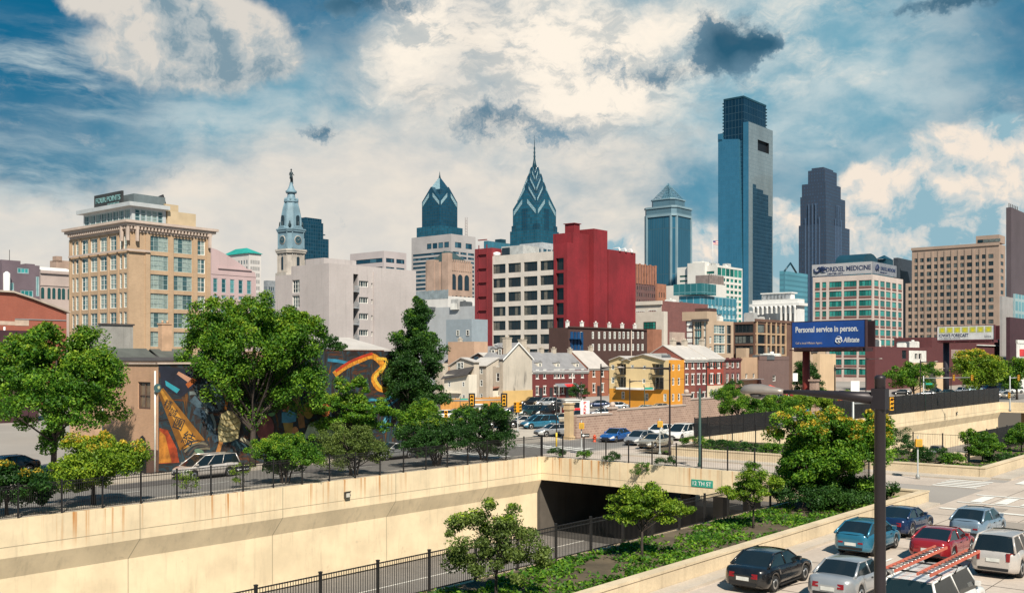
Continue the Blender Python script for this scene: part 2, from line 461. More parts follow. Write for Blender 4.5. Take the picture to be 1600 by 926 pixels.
class Bld:
    def __init__(s, name, label, cat, pc, D, pl, pr, group=None, dz=0):
        s.D = D; C = at(pc, D)
        s.root = empty(name, (C.x, C.y, dz), A_U, label, cat, group)
        s.C = C
        s.Lr = s.xr(pr); s.Ll = s.yl(pl)
        s.w = []
    def xr(s, px):
        k = (px - 800) / F; return (k * s.C.y - s.C.x) / (UX - k * UY)
    def yl(s, px):
        k = (px - 800) / F; return (k * s.C.y - s.C.x) / (-NX + k * NY)
    def z(s, py, x=0.0, y=0.0):
        D = s.C.y + x * UY - y * NY
        return CAM_H + (HOR - py) / F * D
    def wins(s, side, c, ops, st, name='window', depth=.25):
        for o in ops: s.w.append((side, c, o, st, name, depth))
        return ops
    def part(s, name, mb, mats, parent=None):
        return mb.build(name, mats, parent or s.root)
    def wloc(s, side, c, o, depth):
        if side == 'R': return (o[0], c + depth - .05, o[2]), 0.0
        if side == 'L': return (c + depth - .05, o[1], o[2]), -math.pi / 2
        if side == 'E': return (c - depth + .05, o[0], o[2]), math.pi / 2
        return (o[1], c - depth + .05, o[2]), math.pi
    def finish(s, cap=98):
        by = {}
        for w in s.w: by.setdefault(w[4], []).append(w)
        for nm, ws in by.items():
            def key(w):
                l, r = s.wloc(w[0], w[1], w[2], w[5])
                dd = s.C.y + l[0] * UY - l[1] * NY + (0 if w[0] == 'R' else 0)
                return dd - w[2][2] * .0
            ws.sort(key=key)
            for w in ws[:cap]:
                l, r = s.wloc(w[0], w[1], w[2], w[5])
                o = w[2]
                place(nm, win_mesh(o[1] - o[0], o[3] - o[2], w[3]), s.root, l, r)
            rest = ws[cap:]
            if rest:
                st = rest[0][3]; mb = MB()
                for w in rest:
                    l, r = s.wloc(w[0], w[1], w[2], w[5]); o = w[2]
                    nx, nz, bar, fr = w[3][:4]
                    win_geo(mb, o[1] - o[0], o[3] - o[2], nx, nz, bar, fr, Matrix.Translation(l) @ Matrix.Rotation(r, 4, 'Z'))
                ob = mb.build(nm, [st[4], st[5]], s.root); ob['kind'] = 'stuff'
        s.w = []
        return s.root
def text_mesh(txt, size, mt, name, parent, loc, rot, depth=.03, width=None, bold=0.0, shear=0.0):
    c = bpy.data.curves.new(name, 'FONT'); c.body = txt; c.size = size; c.extrude = depth; c.offset = bold; c.shear = shear
    c.resolution_u = 3
    o = bpy.data.objects.new(name, c); COL.objects.link(o)
    dg = bpy.context.evaluated_depsgraph_get()
    me = bpy.data.meshes.new_from_object(o.evaluated_get(dg))
    bpy.data.objects.remove(o)
    me.materials.clear(); me.materials.append(mt)
    if width:
        xs = [v.co.x for v in me.vertices]
        w = max(xs) - min(xs); x0 = min(xs)
        for v in me.vertices: v.co.x = (v.co.x - x0) * width / w
    o = bpy.data.objects.new(name, me); COL.objects.link(o)
    o.parent = parent; o.location = loc; o.rotation_euler = rot
    return o
# ---------------------------------------------------------------- shared materials
m_asph = mat('asphalt', (.20, .185, .17), .92, .16, .12, fine=.35, bump=.15, stain=((.11, .10, .09), .5, .25))
m_road2 = mat('worn_concrete_road', (.50, .42, .35), .9, .12, .15, fine=.25, bump=.1, stain=((.26, .21, .17), .5, .22))
m_walk = mat('sidewalk_concrete', (.47, .41, .34), .9, .12, .3, fine=.25, stain=((.3, .25, .2), .5, .3))
m_lot = mat('parking_lot_surface', (.48, .42, .35), .9, .14, .1, fine=.25, stain=((.24, .21, .18), .5, .2))
m_ground = mat('city_ground', (.30, .27, .24), .95, .2, .02)
m_paint = mat('road_paint', (.78, .76, .70), .8, .12, 1.5, fine=.4)
m_ypaint = mat('yellow_paint', (.72, .48, .05), .7, .12, 1.5, fine=.3)
m_iron = mat('black_iron', (.018, .016, .016), .5, .2, 1)
m_soil = mat('soil', (.10, .075, .045), 1, .35, .6, bump=.5)
def concrete_wall(name, col, bw, off_z=0.0, stain=.55):
    m, T, p, o = new_mat(name)
    tc = T.node('ShaderNodeTexCoord'); V = tc.outputs['Object']
    s = T.node('ShaderNodeSeparateXYZ'); T.link(V, s.inputs[0])
    n = T.noise(V, .35, 6, .6)
    c = T.mix(T.rng(n, .3, .7), (*[v * .86 for v in col], 1), (*[min(1, v * 1.1) for v in col], 1))
    n2 = T.noise(T.mapping(V, scale=(1, 1, .12)), 2.2, 6, .65)
    c = T.mix(T.rng(n2, .5, .75, 0, .38), c, (*[v * .5 for v in col], 1))
    # rust runs, thickest below the top edge
    n3 = T.noise(T.mapping(V, scale=(1, 1, .02)), 2.6, 3, .6)
    n4 = T.noise(T.mapping(V, scale=(1, 1, 0)), .11, 2, .5)
    r = T.m('MULTIPLY', T.rng(n3, .50, .64), T.rng(n4, .40, .58))
    r = T.m('MULTIPLY', r, T.rng(s.outputs[2], -2.3, -.1, 0, 1))
    c = T.mix(T.m('MULTIPLY', r, stain), c, (.46, .17, .02, 1))
    fx = T.m('FRACT', T.m('DIVIDE', T.m('ADD', T.m('ADD', s.outputs[0], s.outputs[1]), 500.0), bw))
    j = T.rng(T.m('ABSOLUTE', T.m('SUBTRACT', fx, .5)), .5 - .05 / bw * 1.0, .5, 0, .8, False)
    c = T.mix(j, c, (*[v * .25 for v in col], 1))
    gz = T.m('ABSOLUTE', T.m('ADD', s.outputs[2], 1.35))
    c = T.mix(T.m('LESS_THAN', gz, .022), c, (*[v * .42 for v in col], 1))
    n6 = T.noise(V, 1.1, 8, .75)
    c = T.mix(T.rng(n6, .60, .68, 0, .35), c, (*[v * .55 for v in col], 1))
    T.link(c, p.inputs['Base Color']); p.inputs['Roughness'].default_value = .9
    b = T.node('ShaderNodeBump'); b.inputs['Strength'].default_value = .25; b.inputs['Distance'].default_value = .05
    T.link(T.noise(V, 6, 6, .7), b.inputs['Height']); T.link(b.outputs[0], p.inputs['Normal'])
    return m
m_cw = concrete_wall('cream_concrete', (.74, .60, .40), 10.7, stain=.95)
m_cw2 = concrete_wall('board_marked_concrete', (.56, .42, .26), 5.3, stain=.3)
BASE = dict(loc=(P0[0], P0[1], 0), rot=A_U)
def sbox(mb, s0, s1, t0, t1, z0, z1, m=0, top=None): mb.box(s0, s1, -t1, -t0, z0, z1, m, top)
def squad(mb, s0, s1, t0, t1, z, m=0): mb.face([(s0, -t1, z), (s1, -t1, z), (s1, -t0, z), (s0, -t0, z)], m)
def ssheet(name, rects, z, m, kind='structure'):
    mb = MB()
    for (a, b, c, d) in rects: squad(mb, a, b, c, d, z)
    return tag(mb.build(name, m, None, **BASE), kind=kind)
# ground: one sheet with the expressway trench cut out of it
ssheet('ground', [(-800, 5000, -4000, -.35), (-800, 5000, 30.35, 900), (-800, -140, -.35, 30.35), (152.4, 5000, -.35, 30.35)], 0, m_ground)
# bridge deck
mb = MB(); sbox(mb, .0, 25.0, -.35, 30.35, -1.25, 0)
tag(mb.build('bridge_deck', m_road2, None, **BASE), kind='structure')
# trench floor
ssheet('expressway', [(-140, 152, -1, 30)], -7, m_asph)
ssheet('expressway_lane_lines', [(s, s + 3, t, t + .15) for t in (8, 11.6, 22, 25.6) for s in range(-100, 150, 9)] + [(-140, 150, 4.4, 4.55), (-140, 150, 14, 14.15), (-140, 150, 17.5, 17.65)], -6.99, m_paint)
mb = MB(); sbox(mb, -140, 152, 15.5, 15.9, -7, -6.1); sbox(mb, -140, 152, 15.3, 16.1, -7, -6.75)
tag(mb.build('median_barrier', m_cw2, None, **BASE), 'low concrete barrier down the middle of the sunken expressway', 'barrier')
# the retaining walls, corbelled under a smooth band
def retaining(name, s0, s1, label):
    mb = MB()
    prof = [(-.35, .15), (0, .15), (0, -1.95), (-.5, -3.15), (-.5, -7.0), (-1.9, -7.0), (-1.9, -.3), (-.35, -.3)]
    mb.extrude([(s0, -t, z) for t, z in prof[::-1]], (s1 - s0, 0, 0))
    o = mb.build(name, m_cw, None, **BASE)
    return tag(o, label, 'retaining wall', 'retaining walls of the sunken expressway')
w1 = retaining('retaining_wall', -140, -.36, 'long cream concrete expressway wall with rust runs, below the iron fence in front of the mural')
w2 = retaining('retaining_wall', 25.4, 151.6, 'cream concrete expressway wall right of the bridge, below dark screen fencing')
mb = MB(); prof = [(29.65, .12), (30.35, .12), (30.35, -7), (29.65, -7)]
mb.extrude([(-140, -t, z) for t, z in prof], (139.6, 0, 0))
w3 = tag(mb.build('retaining_wall', m_cw2, None, **BASE), 'near kerb-topped concrete wall of the expressway, with the picket fence and small trees along it', 'retaining wall', 'retaining walls of the sunken expressway')
mb = MB(); mb.extrude([(25.4, -t, z) for t, z in prof], (126, 0, 0))
tag(mb.build('retaining_wall', m_cw2, None, **BASE), 'near wall of the far expressway section, topped by dark mesh fence behind the raised planter', 'retaining wall', 'retaining walls of the sunken expressway')
def wall_lamp(s, t, z, label, grp='square lamps on the expressway walls'):
    p = W(s, t, z); r = empty('wall_lamp', p, A_U, label, 'wall lamp', grp)
    mb = MB(); mb.box(-.22, .22, -.22, 0, -.22, .22); mb.box(-.27, .27, -.26, -.2, .2, .27); mb.build('housing', mat('lamp_housing', (.05, .045, .04), .5), r)
    mb = MB(); mb.box(-.17, .17, -.235, -.221, -.16, .14); mb.build('lens', mat('lamp_lens', (.5, .48, .42), .3), r)
wall_lamp(-23.5, .0, -.95, 'small dark square lamp on the cream wall right of its middle joint')
wall_lamp(88, .0, -.95, 'nearer of two dark square lamps on the wall right of the lamp post')
wall_lamp(122, .0, -.95, 'farther of two dark square lamps on the wall right of the lamp post')
wall_lamp(38, .0, -.95, 'square lamp on the short wall stretch beyond the bridge')
# bridge parapets and piers
def parapet(s0, s1, label, t0=0.0, t1=30.3):
    mb = MB(); sbox(mb, s0, s1, t0, t1, -1.95, .15)
    r = mb.build('bridge_parapet', m_cw, None, **BASE); tag(r, label, 'parapet', 'concrete bridge parapets')
    return r
bp1 = parapet(-.35, -.002, 'cream concrete bridge parapet carrying the green street sign')
bp2 = parapet(25.002, 25.35, 'far parapet of the nearer bridge, behind the planter')
bp3 = parapet(151.65, 152, 'cream parapet of the far bridge at the right edge')
mb = MB(); sbox(mb, 152, 175, -.35, 30.35, -1.25, -.01); sbox(mb, 172, 173, -1, 30, -7, -1.26)
tag(mb.build('far_bridge_deck', m_cw2, None, **BASE), kind='structure')
m_shade_conc = mat('shade_toned_concrete', (.10, .085, .07), .9, .2, .3, streak=.4)  # concrete coloured dark to imitate the shade under the bridge
ssheet('painted_underpass_shade', [(0, 25, -.4, 29.5)], -6.97, mat('shade_toned_road', (.06, .055, .05), .9, .2, .3))  # dark sheet over the floor, painting in the underpass shade
mb = MB(); sbox(mb, .02, 24.98, 0, 29.5, -1.3, -1.255); tag(mb.build('deck_soffit', m_shade_conc, None, **BASE), kind='structure')
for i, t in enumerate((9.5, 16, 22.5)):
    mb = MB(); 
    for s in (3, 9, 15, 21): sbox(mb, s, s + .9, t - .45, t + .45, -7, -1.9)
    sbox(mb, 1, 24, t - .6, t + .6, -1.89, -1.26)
    tag(mb.build('bridge_pier', m_shade_conc, None, **BASE), 'row of concrete columns and cap beam in the dark under the bridge', 'bridge pier', 'piers under the bridge')
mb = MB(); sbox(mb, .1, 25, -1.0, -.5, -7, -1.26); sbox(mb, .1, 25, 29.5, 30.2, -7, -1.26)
tag(mb.build('bridge_abutment', m_shade_conc, None, **BASE), 'concrete side walls below the bridge deck', 'abutment')
# street sign on the parapet
m_green = mat('sign_green', (.02, .30, .22), .4, .1)
m_white = mat('sign_white', (.8, .8, .78), .5, .05)
sg = empty('street_sign', W(-.36, 16.4, -1.02), A_U, 'green street name sign bolted to the bridge parapet', 'street sign')
mb = MB(); mb.box(-.03, 0, -.97, .97, -.29, .29); mb.build('panel', m_green, sg)
text_mesh('12 TH ST', .46, m_white, 'lettering', sg, (-.032, .84, -.16), (R(90), 0, R(-90)), .004, 1.68, bold=.004)
# roads
ssheet('local_street', [(-140, 6, -11.5, -2.2), (6, 240, -9.6, -1.2)], .004, m_asph)
ssheet('cross_street', [(1.4, 6.4, -2.2, 37.2), (-1.5, 8.5, -90, -11.5)], .008, m_road2)
ssheet('eastbound_street', [(-140, 300, 37.2, 51)], .004, m_road2)
ssheet('parking_lot', [(10, 60, -50, -11.2)], .004, m_lot)
def kerbs(name, rects, z=.13, m=m_walk):
    mb = MB()
    for (a, b, c, d) in rects: sbox(mb, a, b, c, d, .001, z)
    return tag(mb.build(name, m, None, **BASE), kind='structure')
kerbs('sidewalk', [(-140, -2, -14.6, -11.5), (-140, -.4, -2.2, -.36)])
kerbs('bridge_sidewalk', [(.001, 1.4, -.3, 30.3), (6.4, 8.4, 4.2, 35.8), (8.4, 60, 35.8, 37.2), (-140, -8, 36.42, 37.2), (-140, -20, 51, 60)])
# markings
mk = []
for k in range(9): mk.append((-2.2 - 3.2, -2.2, 38.2 + k * 1.45, 38.2 + k * 1.45 + .7))      # across the eastbound street
mk2 = [(6.2 + 0, 6.2 + 3.0, 38.0 + k * 1.45, 38.7 + k * 1.45) for k in range(9)]
mk3 = [(1.7 + k * 1.0, 2.2 + k * 1.0, 33.6, 36.6) for k in range(5)]
mk4 = [(7.6, 10.6, -10.9 + k * 1.2, -10.3 + k * 1.2) for k in range(8)] + [(-3.6, -.8, -10.9 + k * 1.2, -10.3 + k * 1.2) for k in range(8)]
ssheet('crosswalk', mk + mk2 + mk3 + mk4, .033, m_paint)
ssheet('stop_line', [(-9.6, -9.1, 37.6, 50.6), (-1.9, -1.55, 37.6, 50.6), (-6.1, -5.8, 37.6, 50.6)], .033, m_paint)
ssheet('lane_lines', [(s, s + 3, t, t + .12) for t in (40.9, 44.2, 47.5) for s in range(-60, -12, 6)] + [(s, s + 3, t, t + .12) for t in (40.9, 44.2, 47.5) for s in range(14, 100, 6)] + [(s, s + 3, -6.6, -6.48) for s in range(-130, -8, 7)], .031, m_paint)
rq = random.Random(12)
def patches(name, rects, n, z, m, smin=1.0, smax=4.0):
    mb = MB()
    for _ in range(n):
        a, b_, c, d = rq.choice(rects); w, h = rq.uniform(smin, smax), rq.uniform(.6, 2.2); s = rq.uniform(a, b_ - w); t = rq.uniform(c, d - h)
        zz = z + .0015 * (_ % 7)
        mb.face([(s, -t - h, zz), (s + w, -t - h, zz), (s + w, -t, zz), (s, -t, zz)])
    return tag(mb.build(name, m, None, **BASE), kind='structure')
patches('road_patches', [(-60, 30, 37.6, 50.5)], 16, .0165, mat('road_patch_dark', (.30, .26, .22), .95, .12, .6, fine=.3))
patches('road_patches', [(-60, -8, -11, -2.6), (8, 50, -9.2, -1.6)], 14, .0165, mat('asphalt_patch', (.11, .10, .095), .95, .15, .6, fine=.3), 1, 6)
def crack(name, pts, w, m, z=.03):
    mb = MB(); P_ = [Vector((p[0], -p[1], z)) for p in pts]
    for i in range(len(P_) - 1):
        d = (P_[i + 1] - P_[i]).normalized(); n = Vector((-d.y, d.x, 0)) * w / 2
        mb.face([P_[i] - n, P_[i + 1] - n, P_[i + 1] + n, P_[i] + n])
    return tag(mb.build(name, m, None, **BASE), kind='structure')
m_tar = mat('tar_seam', (.055, .05, .045), .9, .2, 2)
for k in range(16):
    s0, t0 = rq.uniform(-50, 20), rq.uniform(38, 50); pts = [(s0, t0)]; an = rq.choice((0, math.pi / 2)) + rq.uniform(-.2, .2)
    for j in range(9): an += rq.uniform(-.35, .35); pts.append((pts[-1][0] + math.cos(an) * .9, min(50.8, max(37.5, pts[-1][1] + math.sin(an) * .9))))
    crack('road_crack', pts, .05, m_tar, .029)
for k in range(7): ssheet('road_joint', [(-100, 100, 37.5 + 3.3 * k * .5 + .2, 37.53 + 3.3 * k * .5 + .2)], .0135, m_tar) if k % 2 else None
for k in range(20): ssheet('road_joint', [(-60 + 6 * k, -59.96 + 6 * k, 37.3, 50.9)], .0137, m_tar) if (-60 + 6 * k < -9 or -60 + 6 * k > 10) else None
for i, (s, t, lab) in enumerate(((-13, 44, 'round iron manhole cover in the near street before the crosswalk'), (2.5, 42.5, 'round iron manhole cover in the middle of the intersection'), (4, 12, 'round iron manhole cover on the bridge street'))):
    mb = MB(); mb.lathe([(.42, 0), (.42, .012), (.38, .016)], 24); tag(mb.build('manhole_cover', m_iron, None, loc=W(s, t, .03)), lab, 'manhole cover', 'manhole covers')
# raised planters
m_plw = mat('planter_concrete', (.62, .50, .34), .9, .12, .5, streak=.4, fine=.25)
def wall_strip(name, rects, h, label, m=m_plw, cat='planter wall', group='low concrete planter walls', z0=0.0):
    mb = MB()
    for (a, b, c, d) in rects:
        sbox(mb, a, b, c, d, z0, h)
        sbox(mb, a - .04, b + .04, c - .04, d + .04, h, h + .1)
    return tag(mb.build(name, m, None, **BASE), label, cat, group)
wall_strip('planter_wall', [(-140, -8, 36, 36.4), (-8, -7.6, 30.4, 36.4)], .7, 'low cream kerb wall between the near planting strip and the waiting cars')
wall_strip('planter_wall', [(8.4, 8.8, 8, 34.96), (8.4, 120, 35, 35.4)], .75, 'cream planter wall with a pointed corner across the intersection')
ssheet('planting_soil', [(-140, -8, 30.36, 36), (8.8, 25, 4, 29.6), (8.8, 120, 30.36, 35)], .25, m_soil)
# ---------------------------------------------------------------- fences
def fence(name, p0, p1, h, bay, label, group, pick=.11, z=.15, style='picket', m=None, bold=.012):
    m = m or m_iron
    a = Vector((p0[0], p0[1], z)); b = Vector((p1[0], p1[1], z)); d = b - a; Ln = d.length
    rot = math.atan2(d.y, d.x)
    r = empty(name, a, rot, label, 'fence', group)
    n = max(1, round(Ln / bay)); bay = Ln / n
    mp = MB(); mp.box(-.045, .045, -.045, .045, 0, h + .06); mp.box(-.055, .055, -.055, .055, h + .06, h + .1)
    pm = mp.mesh('post', m)
    mp = MB()
    x0, x1 = .045, bay - .045
    if style == 'picket':
        for zz in (.12, h - .2, h - .03): mp.box(x0, x1, -.02, .02, zz - .02, zz + .02)
        k = int((x1 - x0) / pick)
        for i in range(1, k): 
            x = x0 + (x1 - x0) * i / k
            mp.box(x - bold, x + bold, -.008, .008, .08, h)
    elif style == 'rail':
        for zz in (.1, h - .03): mp.box(x0, x1, -.018, .018, zz - .018, zz + .018)
        k = int((x1 - x0) / pick)
        for i in range(1, k):
            x = x0 + (x1 - x0) * i / k
            mp.box(x - .0045, x + .0045, -.005, .005, .1, h)
    elif style == 'screen':
        for zz in (.05, h * .5, h - .03): mp.box(x0, x1, -.02, .02, zz - .02, zz + .02)
        k = int((x1 - x0) / .075)
        for i in range(k + 1):
            x = x0 + (x1 - x0) * i / k
            mp.box(x - .026, x + .026, -.006, .006, .05, h)
    panel = mp.mesh('rail_panel', m)
    for i in range(n + 1): place('post', pm, r, (i * bay, 0, 0))
    for i in range(n): place('rail_panel', panel, r, (i * bay, 0, 0))
    return r
G = 'iron fences beside the expressway'
a, b = W(-62, -.17), W(-.2, -.17)
fence('picket_fence', a, b, 1.85, 2.45, 'black iron picket fence on top of the long cream wall, in front of the mural', G)
fence('rail_fence', W(-.18, -.05), W(-.18, 30.2), 1.85, 2.4, 'thin black rail fence on the bridge parapet above the street sign', G, .2, style='rail')
fence('picket_fence', W(-85, 30), W(-.6, 30), 1.55, 2.6, 'black picket fence along the near side of the expressway, behind the small trees', G, z=.12, bold=.01)
fence('rail_fence', W(25.17, 3), W(25.17, 29.9), 1.85, 2.7, 'thin black rail fence round the end of the far expressway section', G, .2, style='rail')
fence('screen_fence', W(27.5, -.17), W(48, -.17), 2.2, 3.0, 'dark screen fence beyond the bridge, under the row of green trees', G, style='screen')
fence('rail_fence', W(48.3, -.17), W(66, -.17), 1.6, 3.0, 'thin rail fence on the far wall, half hidden by the yellow-tipped tree', G, .25, style='rail')
fence('screen_fence', W(66.3, -.17), W(151, -.17), 2.9, 3.6, 'long dark screen fence on the far wall, right of the lamp post', G, style='screen')
fence('screen_fence', W(25.5, 30), W(150, 30), 2.2, 3.6, 'dark screen fence on the near wall of the far section, behind the planter trees', G, z=.12, style='screen')
fence('rail_fence', W(9.2, -9.8), W(30, -9.8), .01, 9, 'x', G) if False else None
# ---------------------------------------------------------------- far skyline
teal_f = (.03, .11, .16)
cw_lib = curtain('liberty_glass', (.016, .105, .17), (.015, .06, .09), 3.2, 3.9, .35, .15, var=.5)
cw_lib_d = curtain('liberty_dark_glass', (.012, .065, .115), (.01, .04, .06), 3.2, 3.9, .35, .15, var=.4)
cw_lib_l = curtain('liberty_pale_glass', (.36, .52, .58), (.10, .2, .24), 2.2, 2.2, .28, .25, var=.2)
m_dteal = mat('dark_teal_metal', (.012, .05, .075), .4, .2, .05)
def cross_gable(mb, cx, cy, a, z0, z1, mw=0, mr=1, ov=0.0):
    c = (cx, cy, z1)
    q = [(-a, -a), (a, -a), (a, a), (-a, a)]
    for k in range(4):
        p, r = q[k], q[(k + 1) % 4]
        mid = ((p[0] + r[0]) / 2, (p[1] + r[1]) / 2)
        A = (cx + p[0], cy + p[1], z0); B = (cx + r[0], cy + r[1], z0); Mk = (cx + mid[0], cy + mid[1], z1)
        mb.face([A, B, Mk], mw)
        mb.face([A, Mk, c], mr); mb.face([B, c, Mk], mr)
def clutter(b, x0, x1, y0, y1, z, n, seed, m=None, hmax=3.2):
    rr = random.Random(seed)
    mats_ = [m] if m else [mat('roof_unit_grey', (.42, .42, .41), .6), mat('roof_unit_white', (.68, .67, .63), .6), mat('roof_unit_dark', (.10, .11, .12), .6)]
    for i in range(n):
        mb = MB(); w, d, h = rr.uniform(1.5, 5), rr.uniform(1.5, 4), rr.uniform(.8, hmax)
        x, y = rr.uniform(x0, x1 - w), rr.uniform(y0, y1 - d)
        mb.box(x, x + w, y, y + d, z + .02, z + h); mb.box(x + .15, x + w - .15, y + .15, y + d - .15, z + h, z + h + .18)
        if rr.random() < .5: mb.lathe([(.5, z + h + .18), (.5, z + h + .5), (.35, z + h + .6)], 10, 0, (x + w / 2, y + d / 2))
        b.part('roof_unit', mb, rr.choice(mats_))

# One Liberty
b = Bld('skyscraper', 'tallest teal glass skyscraper with stacked chevron gables and a long needle spire', 'skyscraper', 838, 1257, 797, 873)
a = (b.Lr + b.Ll) / 4; cx, cy = b.Lr / 2, b.Ll / 2
mb = MB()
mb.box(cx - a, cx + a, cy - a, cy + a, 0, 168, 0)
for sx in (-1, 1):
    for sy in (-1, 1): mb.box(cx + sx * a * .80 - 3, cx + sx * a * .80 + 3, cy + sy * a * .80 - 3, cy + sy * a * .80 + 3, 168, 175, 1)
b.part('lower_tower', mb, [cw_lib, cw_lib_d])
def chevrons(mb, a, z0, z1, w, m=2):
    """pale glass bands running up the gables from each corner"""
    q = [(-a, -a), (a, -a), (a, a), (-a, a)]
    for k in range(4):
        p, r = Vector(q[k]), Vector(q[(k + 1) % 4]); n = Vector(((r - p).y, -(r - p).x)).normalized() * .35
        for A_, B_ in ((p, (p + r) / 2), (r, (p + r) / 2)):
            A1, B1 = A_.lerp(B_, .08) + n, A_.lerp(B_, .80) + n; h = z1 - z0
            mb.face([(cx + A1.x, cy + A1.y, z0 + h * .08 - .8), (cx + B1.x, cy + B1.y, z0 + h * .80 - .8), (cx + B1.x, cy + B1.y, z0 + h * .80 - .8 - w), (cx + A1.x, cy + A1.y, z0 + h * .08 - .8 - w)], m)
mb = MB(); a2 = a * .885
mb.box(cx - a2, cx + a2, cy - a2, cy + a2, 168, 196, 0); cross_gable(mb, cx, cy, a2, 196, 218, 0, 1)
chevrons(mb, a2, 192, 212, 5.5, 2)
for (k, z0, z1, zz, w_) in ((.70, 207, 229, 196, 4.0), (.50, 221, 240, 205, 4.0), (.30, 235, 249, 219, 4.0), (.15, 243, 252, 233, 2.0)):
    aa = a * k; mb.box(cx - aa, cx + aa, cy - aa, cy + aa, zz, z0, 0 if k > .6 else 1); cross_gable(mb, cx, cy, aa, z0, z1, 1, 1); chevrons(mb, aa, z0, z1, w_)
b.part('crown', mb, [cw_lib, cw_lib_d, cw_lib_l])
# dark centre bays on the two faces
mb = MB()
for k, w_ in ((0, .22),):
    mb.box(cx - a2 * w_, cx + a2 * w_, cy - a2 - .6, cy - a2 - .01, 120, 195); mb.box(cx - a2 - .6, cx - a2 - .01, cy - a2 * w_, cy + a2 * w_, 120, 195)
b.part('centre_bay', mb, cw_lib_d)
mb = MB(); mb.lathe([(3.6, 247), (1.9, 255), (1.0, 261), (1.4, 263), (.8, 265), (1.3, 268), (.7, 270), (1.1, 273), (.5, 276), (.45, 280), (.08, 290)], 8, 0, (cx, cy)); b.part('spire', mb, m_dteal)
# Two Liberty
b = Bld('skyscraper', 'teal glass skyscraper with a pointed crown and no spire, above the beige ribbon-window office', 'skyscraper', 690, 1360, 651, 723)
a = (b.Lr + b.Ll) / 4; cx, cy = b.Lr / 2, b.Ll / 2
mb = MB(); mb.box(cx - a, cx + a, cy - a, cy + a, 0, 186, 0); b.part('lower_tower', mb, cw_lib)
mb = MB(); a2 = a * .77
mb.box(cx - a2, cx + a2, cy - a2, cy + a2, 186, 221, 0); cross_gable(mb, cx, cy, a2, 221, 240, 0, 0); chevrons(mb, a2, 219, 236, 5.5)
aa = a2 * .60; mb.box(cx - aa, cx + aa, cy - aa, cy + aa, 222, 237, 1); 
for q in ((-1, -1, 1, -1), (1, -1, 1, 1), (1, 1, -1, 1), (-1, 1, -1, -1)):
    mb.face([(cx + q[0] * aa, cy + q[1] * aa, 237), (cx + q[2] * aa, cy + q[3] * aa, 237), (cx, cy, 256)], 2 if q[0] < 0 and q[2] < 0 else 0)
b.part('crown', mb, [cw_lib_d, cw_lib_d, cw_lib_l])
mb = MB(); mb.lathe([(1.8, 252), (1.0, 257), (.1, 263)], 6, 0, (cx, cy)); b.part('finial', mb, m_dteal)
# Mellon
cw_mel = curtain('striped_blue_glass', (.025, .125, .21), (.02, .08, .12), 2.6, 60, .55, .25, var=.3)
b = Bld('skyscraper', 'blue striped skyscraper with an open lattice pyramid on its roof', 'skyscraper', 1047, 1335, 1006, 1082)
a = (b.Lr + b.Ll) / 4; cx, cy = b.Lr / 2, b.Ll / 2
def chamf(a, c): return [(cx - a + c, cy - a), (cx + a - c, cy - a), (cx + a, cy - a + c), (cx + a, cy + a - c), (cx + a - c, cy + a), (cx - a + c, cy + a), (cx - a, cy + a - c), (cx - a, cy - a + c)]
mb = MB(); mb.prism(chamf(a * .97, a * .22), 0, 196, 0); b.part('tower_body', mb, cw_mel)
mb = MB()
for px_, py_ in chamf(a * .97, a * .22): mb.box(px_ - 1.2, px_ + 1.2, py_ - 1.2, py_ + 1.2, 0, 199)
b.part('corner_rib', mb, mat('grey_rib', (.20, .30, .35), .6, .1, .05))
mb = MB(); mb.prism(chamf(a * 1.02, a * .22), 196, 199, 0); mb.prism(chamf(a * .99, a * .22), 199, 207, 1); mb.prism(chamf(a * 1.03, a * .22), 207, 209.5, 0); mb.prism(chamf(a * .72, a * .2), 209.5, 219, 1); mb.prism(chamf(a * .76, a * .2), 219, 220.5, 0)
b.part('cornice', mb, [mat('grey_rib', (.2, .3, .35)), curtain('attic_louvre', (.03, .09, .13), (.12, .22, .28), 1.4, 20, .4, .4)])
mb = MB(); aa = a * .60; apex = (cx, cy, 243)
q = [(cx - aa, cy - aa, 220.5), (cx + aa, cy - aa, 220.5), (cx + aa, cy + aa, 220.5), (cx - aa, cy + aa, 220.5)]
for k in range(4):
    A, B = Vector(q[k]), Vector(q[(k + 1) % 4]); ap = Vector(apex)
    mb.tube([A, ap], .5, 4)
    for j in range(1, 7):
        f = j / 7; mb.tube([A.lerp(B, f), ap], .22, 4, cap=False)
    for j in range(0, 7):
        f = j / 7; mb.tube([A.lerp(ap, f), B.lerp(ap, f)], .28, 4, cap=False)
mb.lathe([(aa * .75, 220.5), (.5, 238)], 4, 0, (cx, cy), math.pi / 4, False)
b.part('pyramid_roof', mb, mat('lattice_metal', (.09, .19, .25), .5, .1, .05))
# Comcast
cw_com = curtain('pale_blue_curtain_wall', (.07, .25, .38), (.05, .19, .30), 3.0, 4.2, .16, .06, var=.12, metal=.45, spec=1.0)
cw_com_g = curtain('grey_curtain_wall', (.20, .25, .27), (.12, .17, .20), 3.0, 4.2, .22, .15, var=.15)
cw_com_d = curtain('deep_blue_curtain_wall', (.015, .055, .095), (.03, .09, .14), 3.0, 4.2, .22, .15, var=.4)
cw_com_t = curtain('tower_core_glass', (.006, .025, .05), (.015, .05, .08), 4, 8, .3, .12, var=.3)
b = Bld('skyscraper', 'tallest tower of the skyline, pale blue glass with a dark square top', 'skyscraper', 1168, 1118, 1122, 1207.5)
A_, B_ = b.Lr, b.Ll
mb = MB(); mb.box(4, A_, 6.5, B_, 0, 250, 0); b.part('tower_body', mb, cw_com_d)
mb = MB(); 
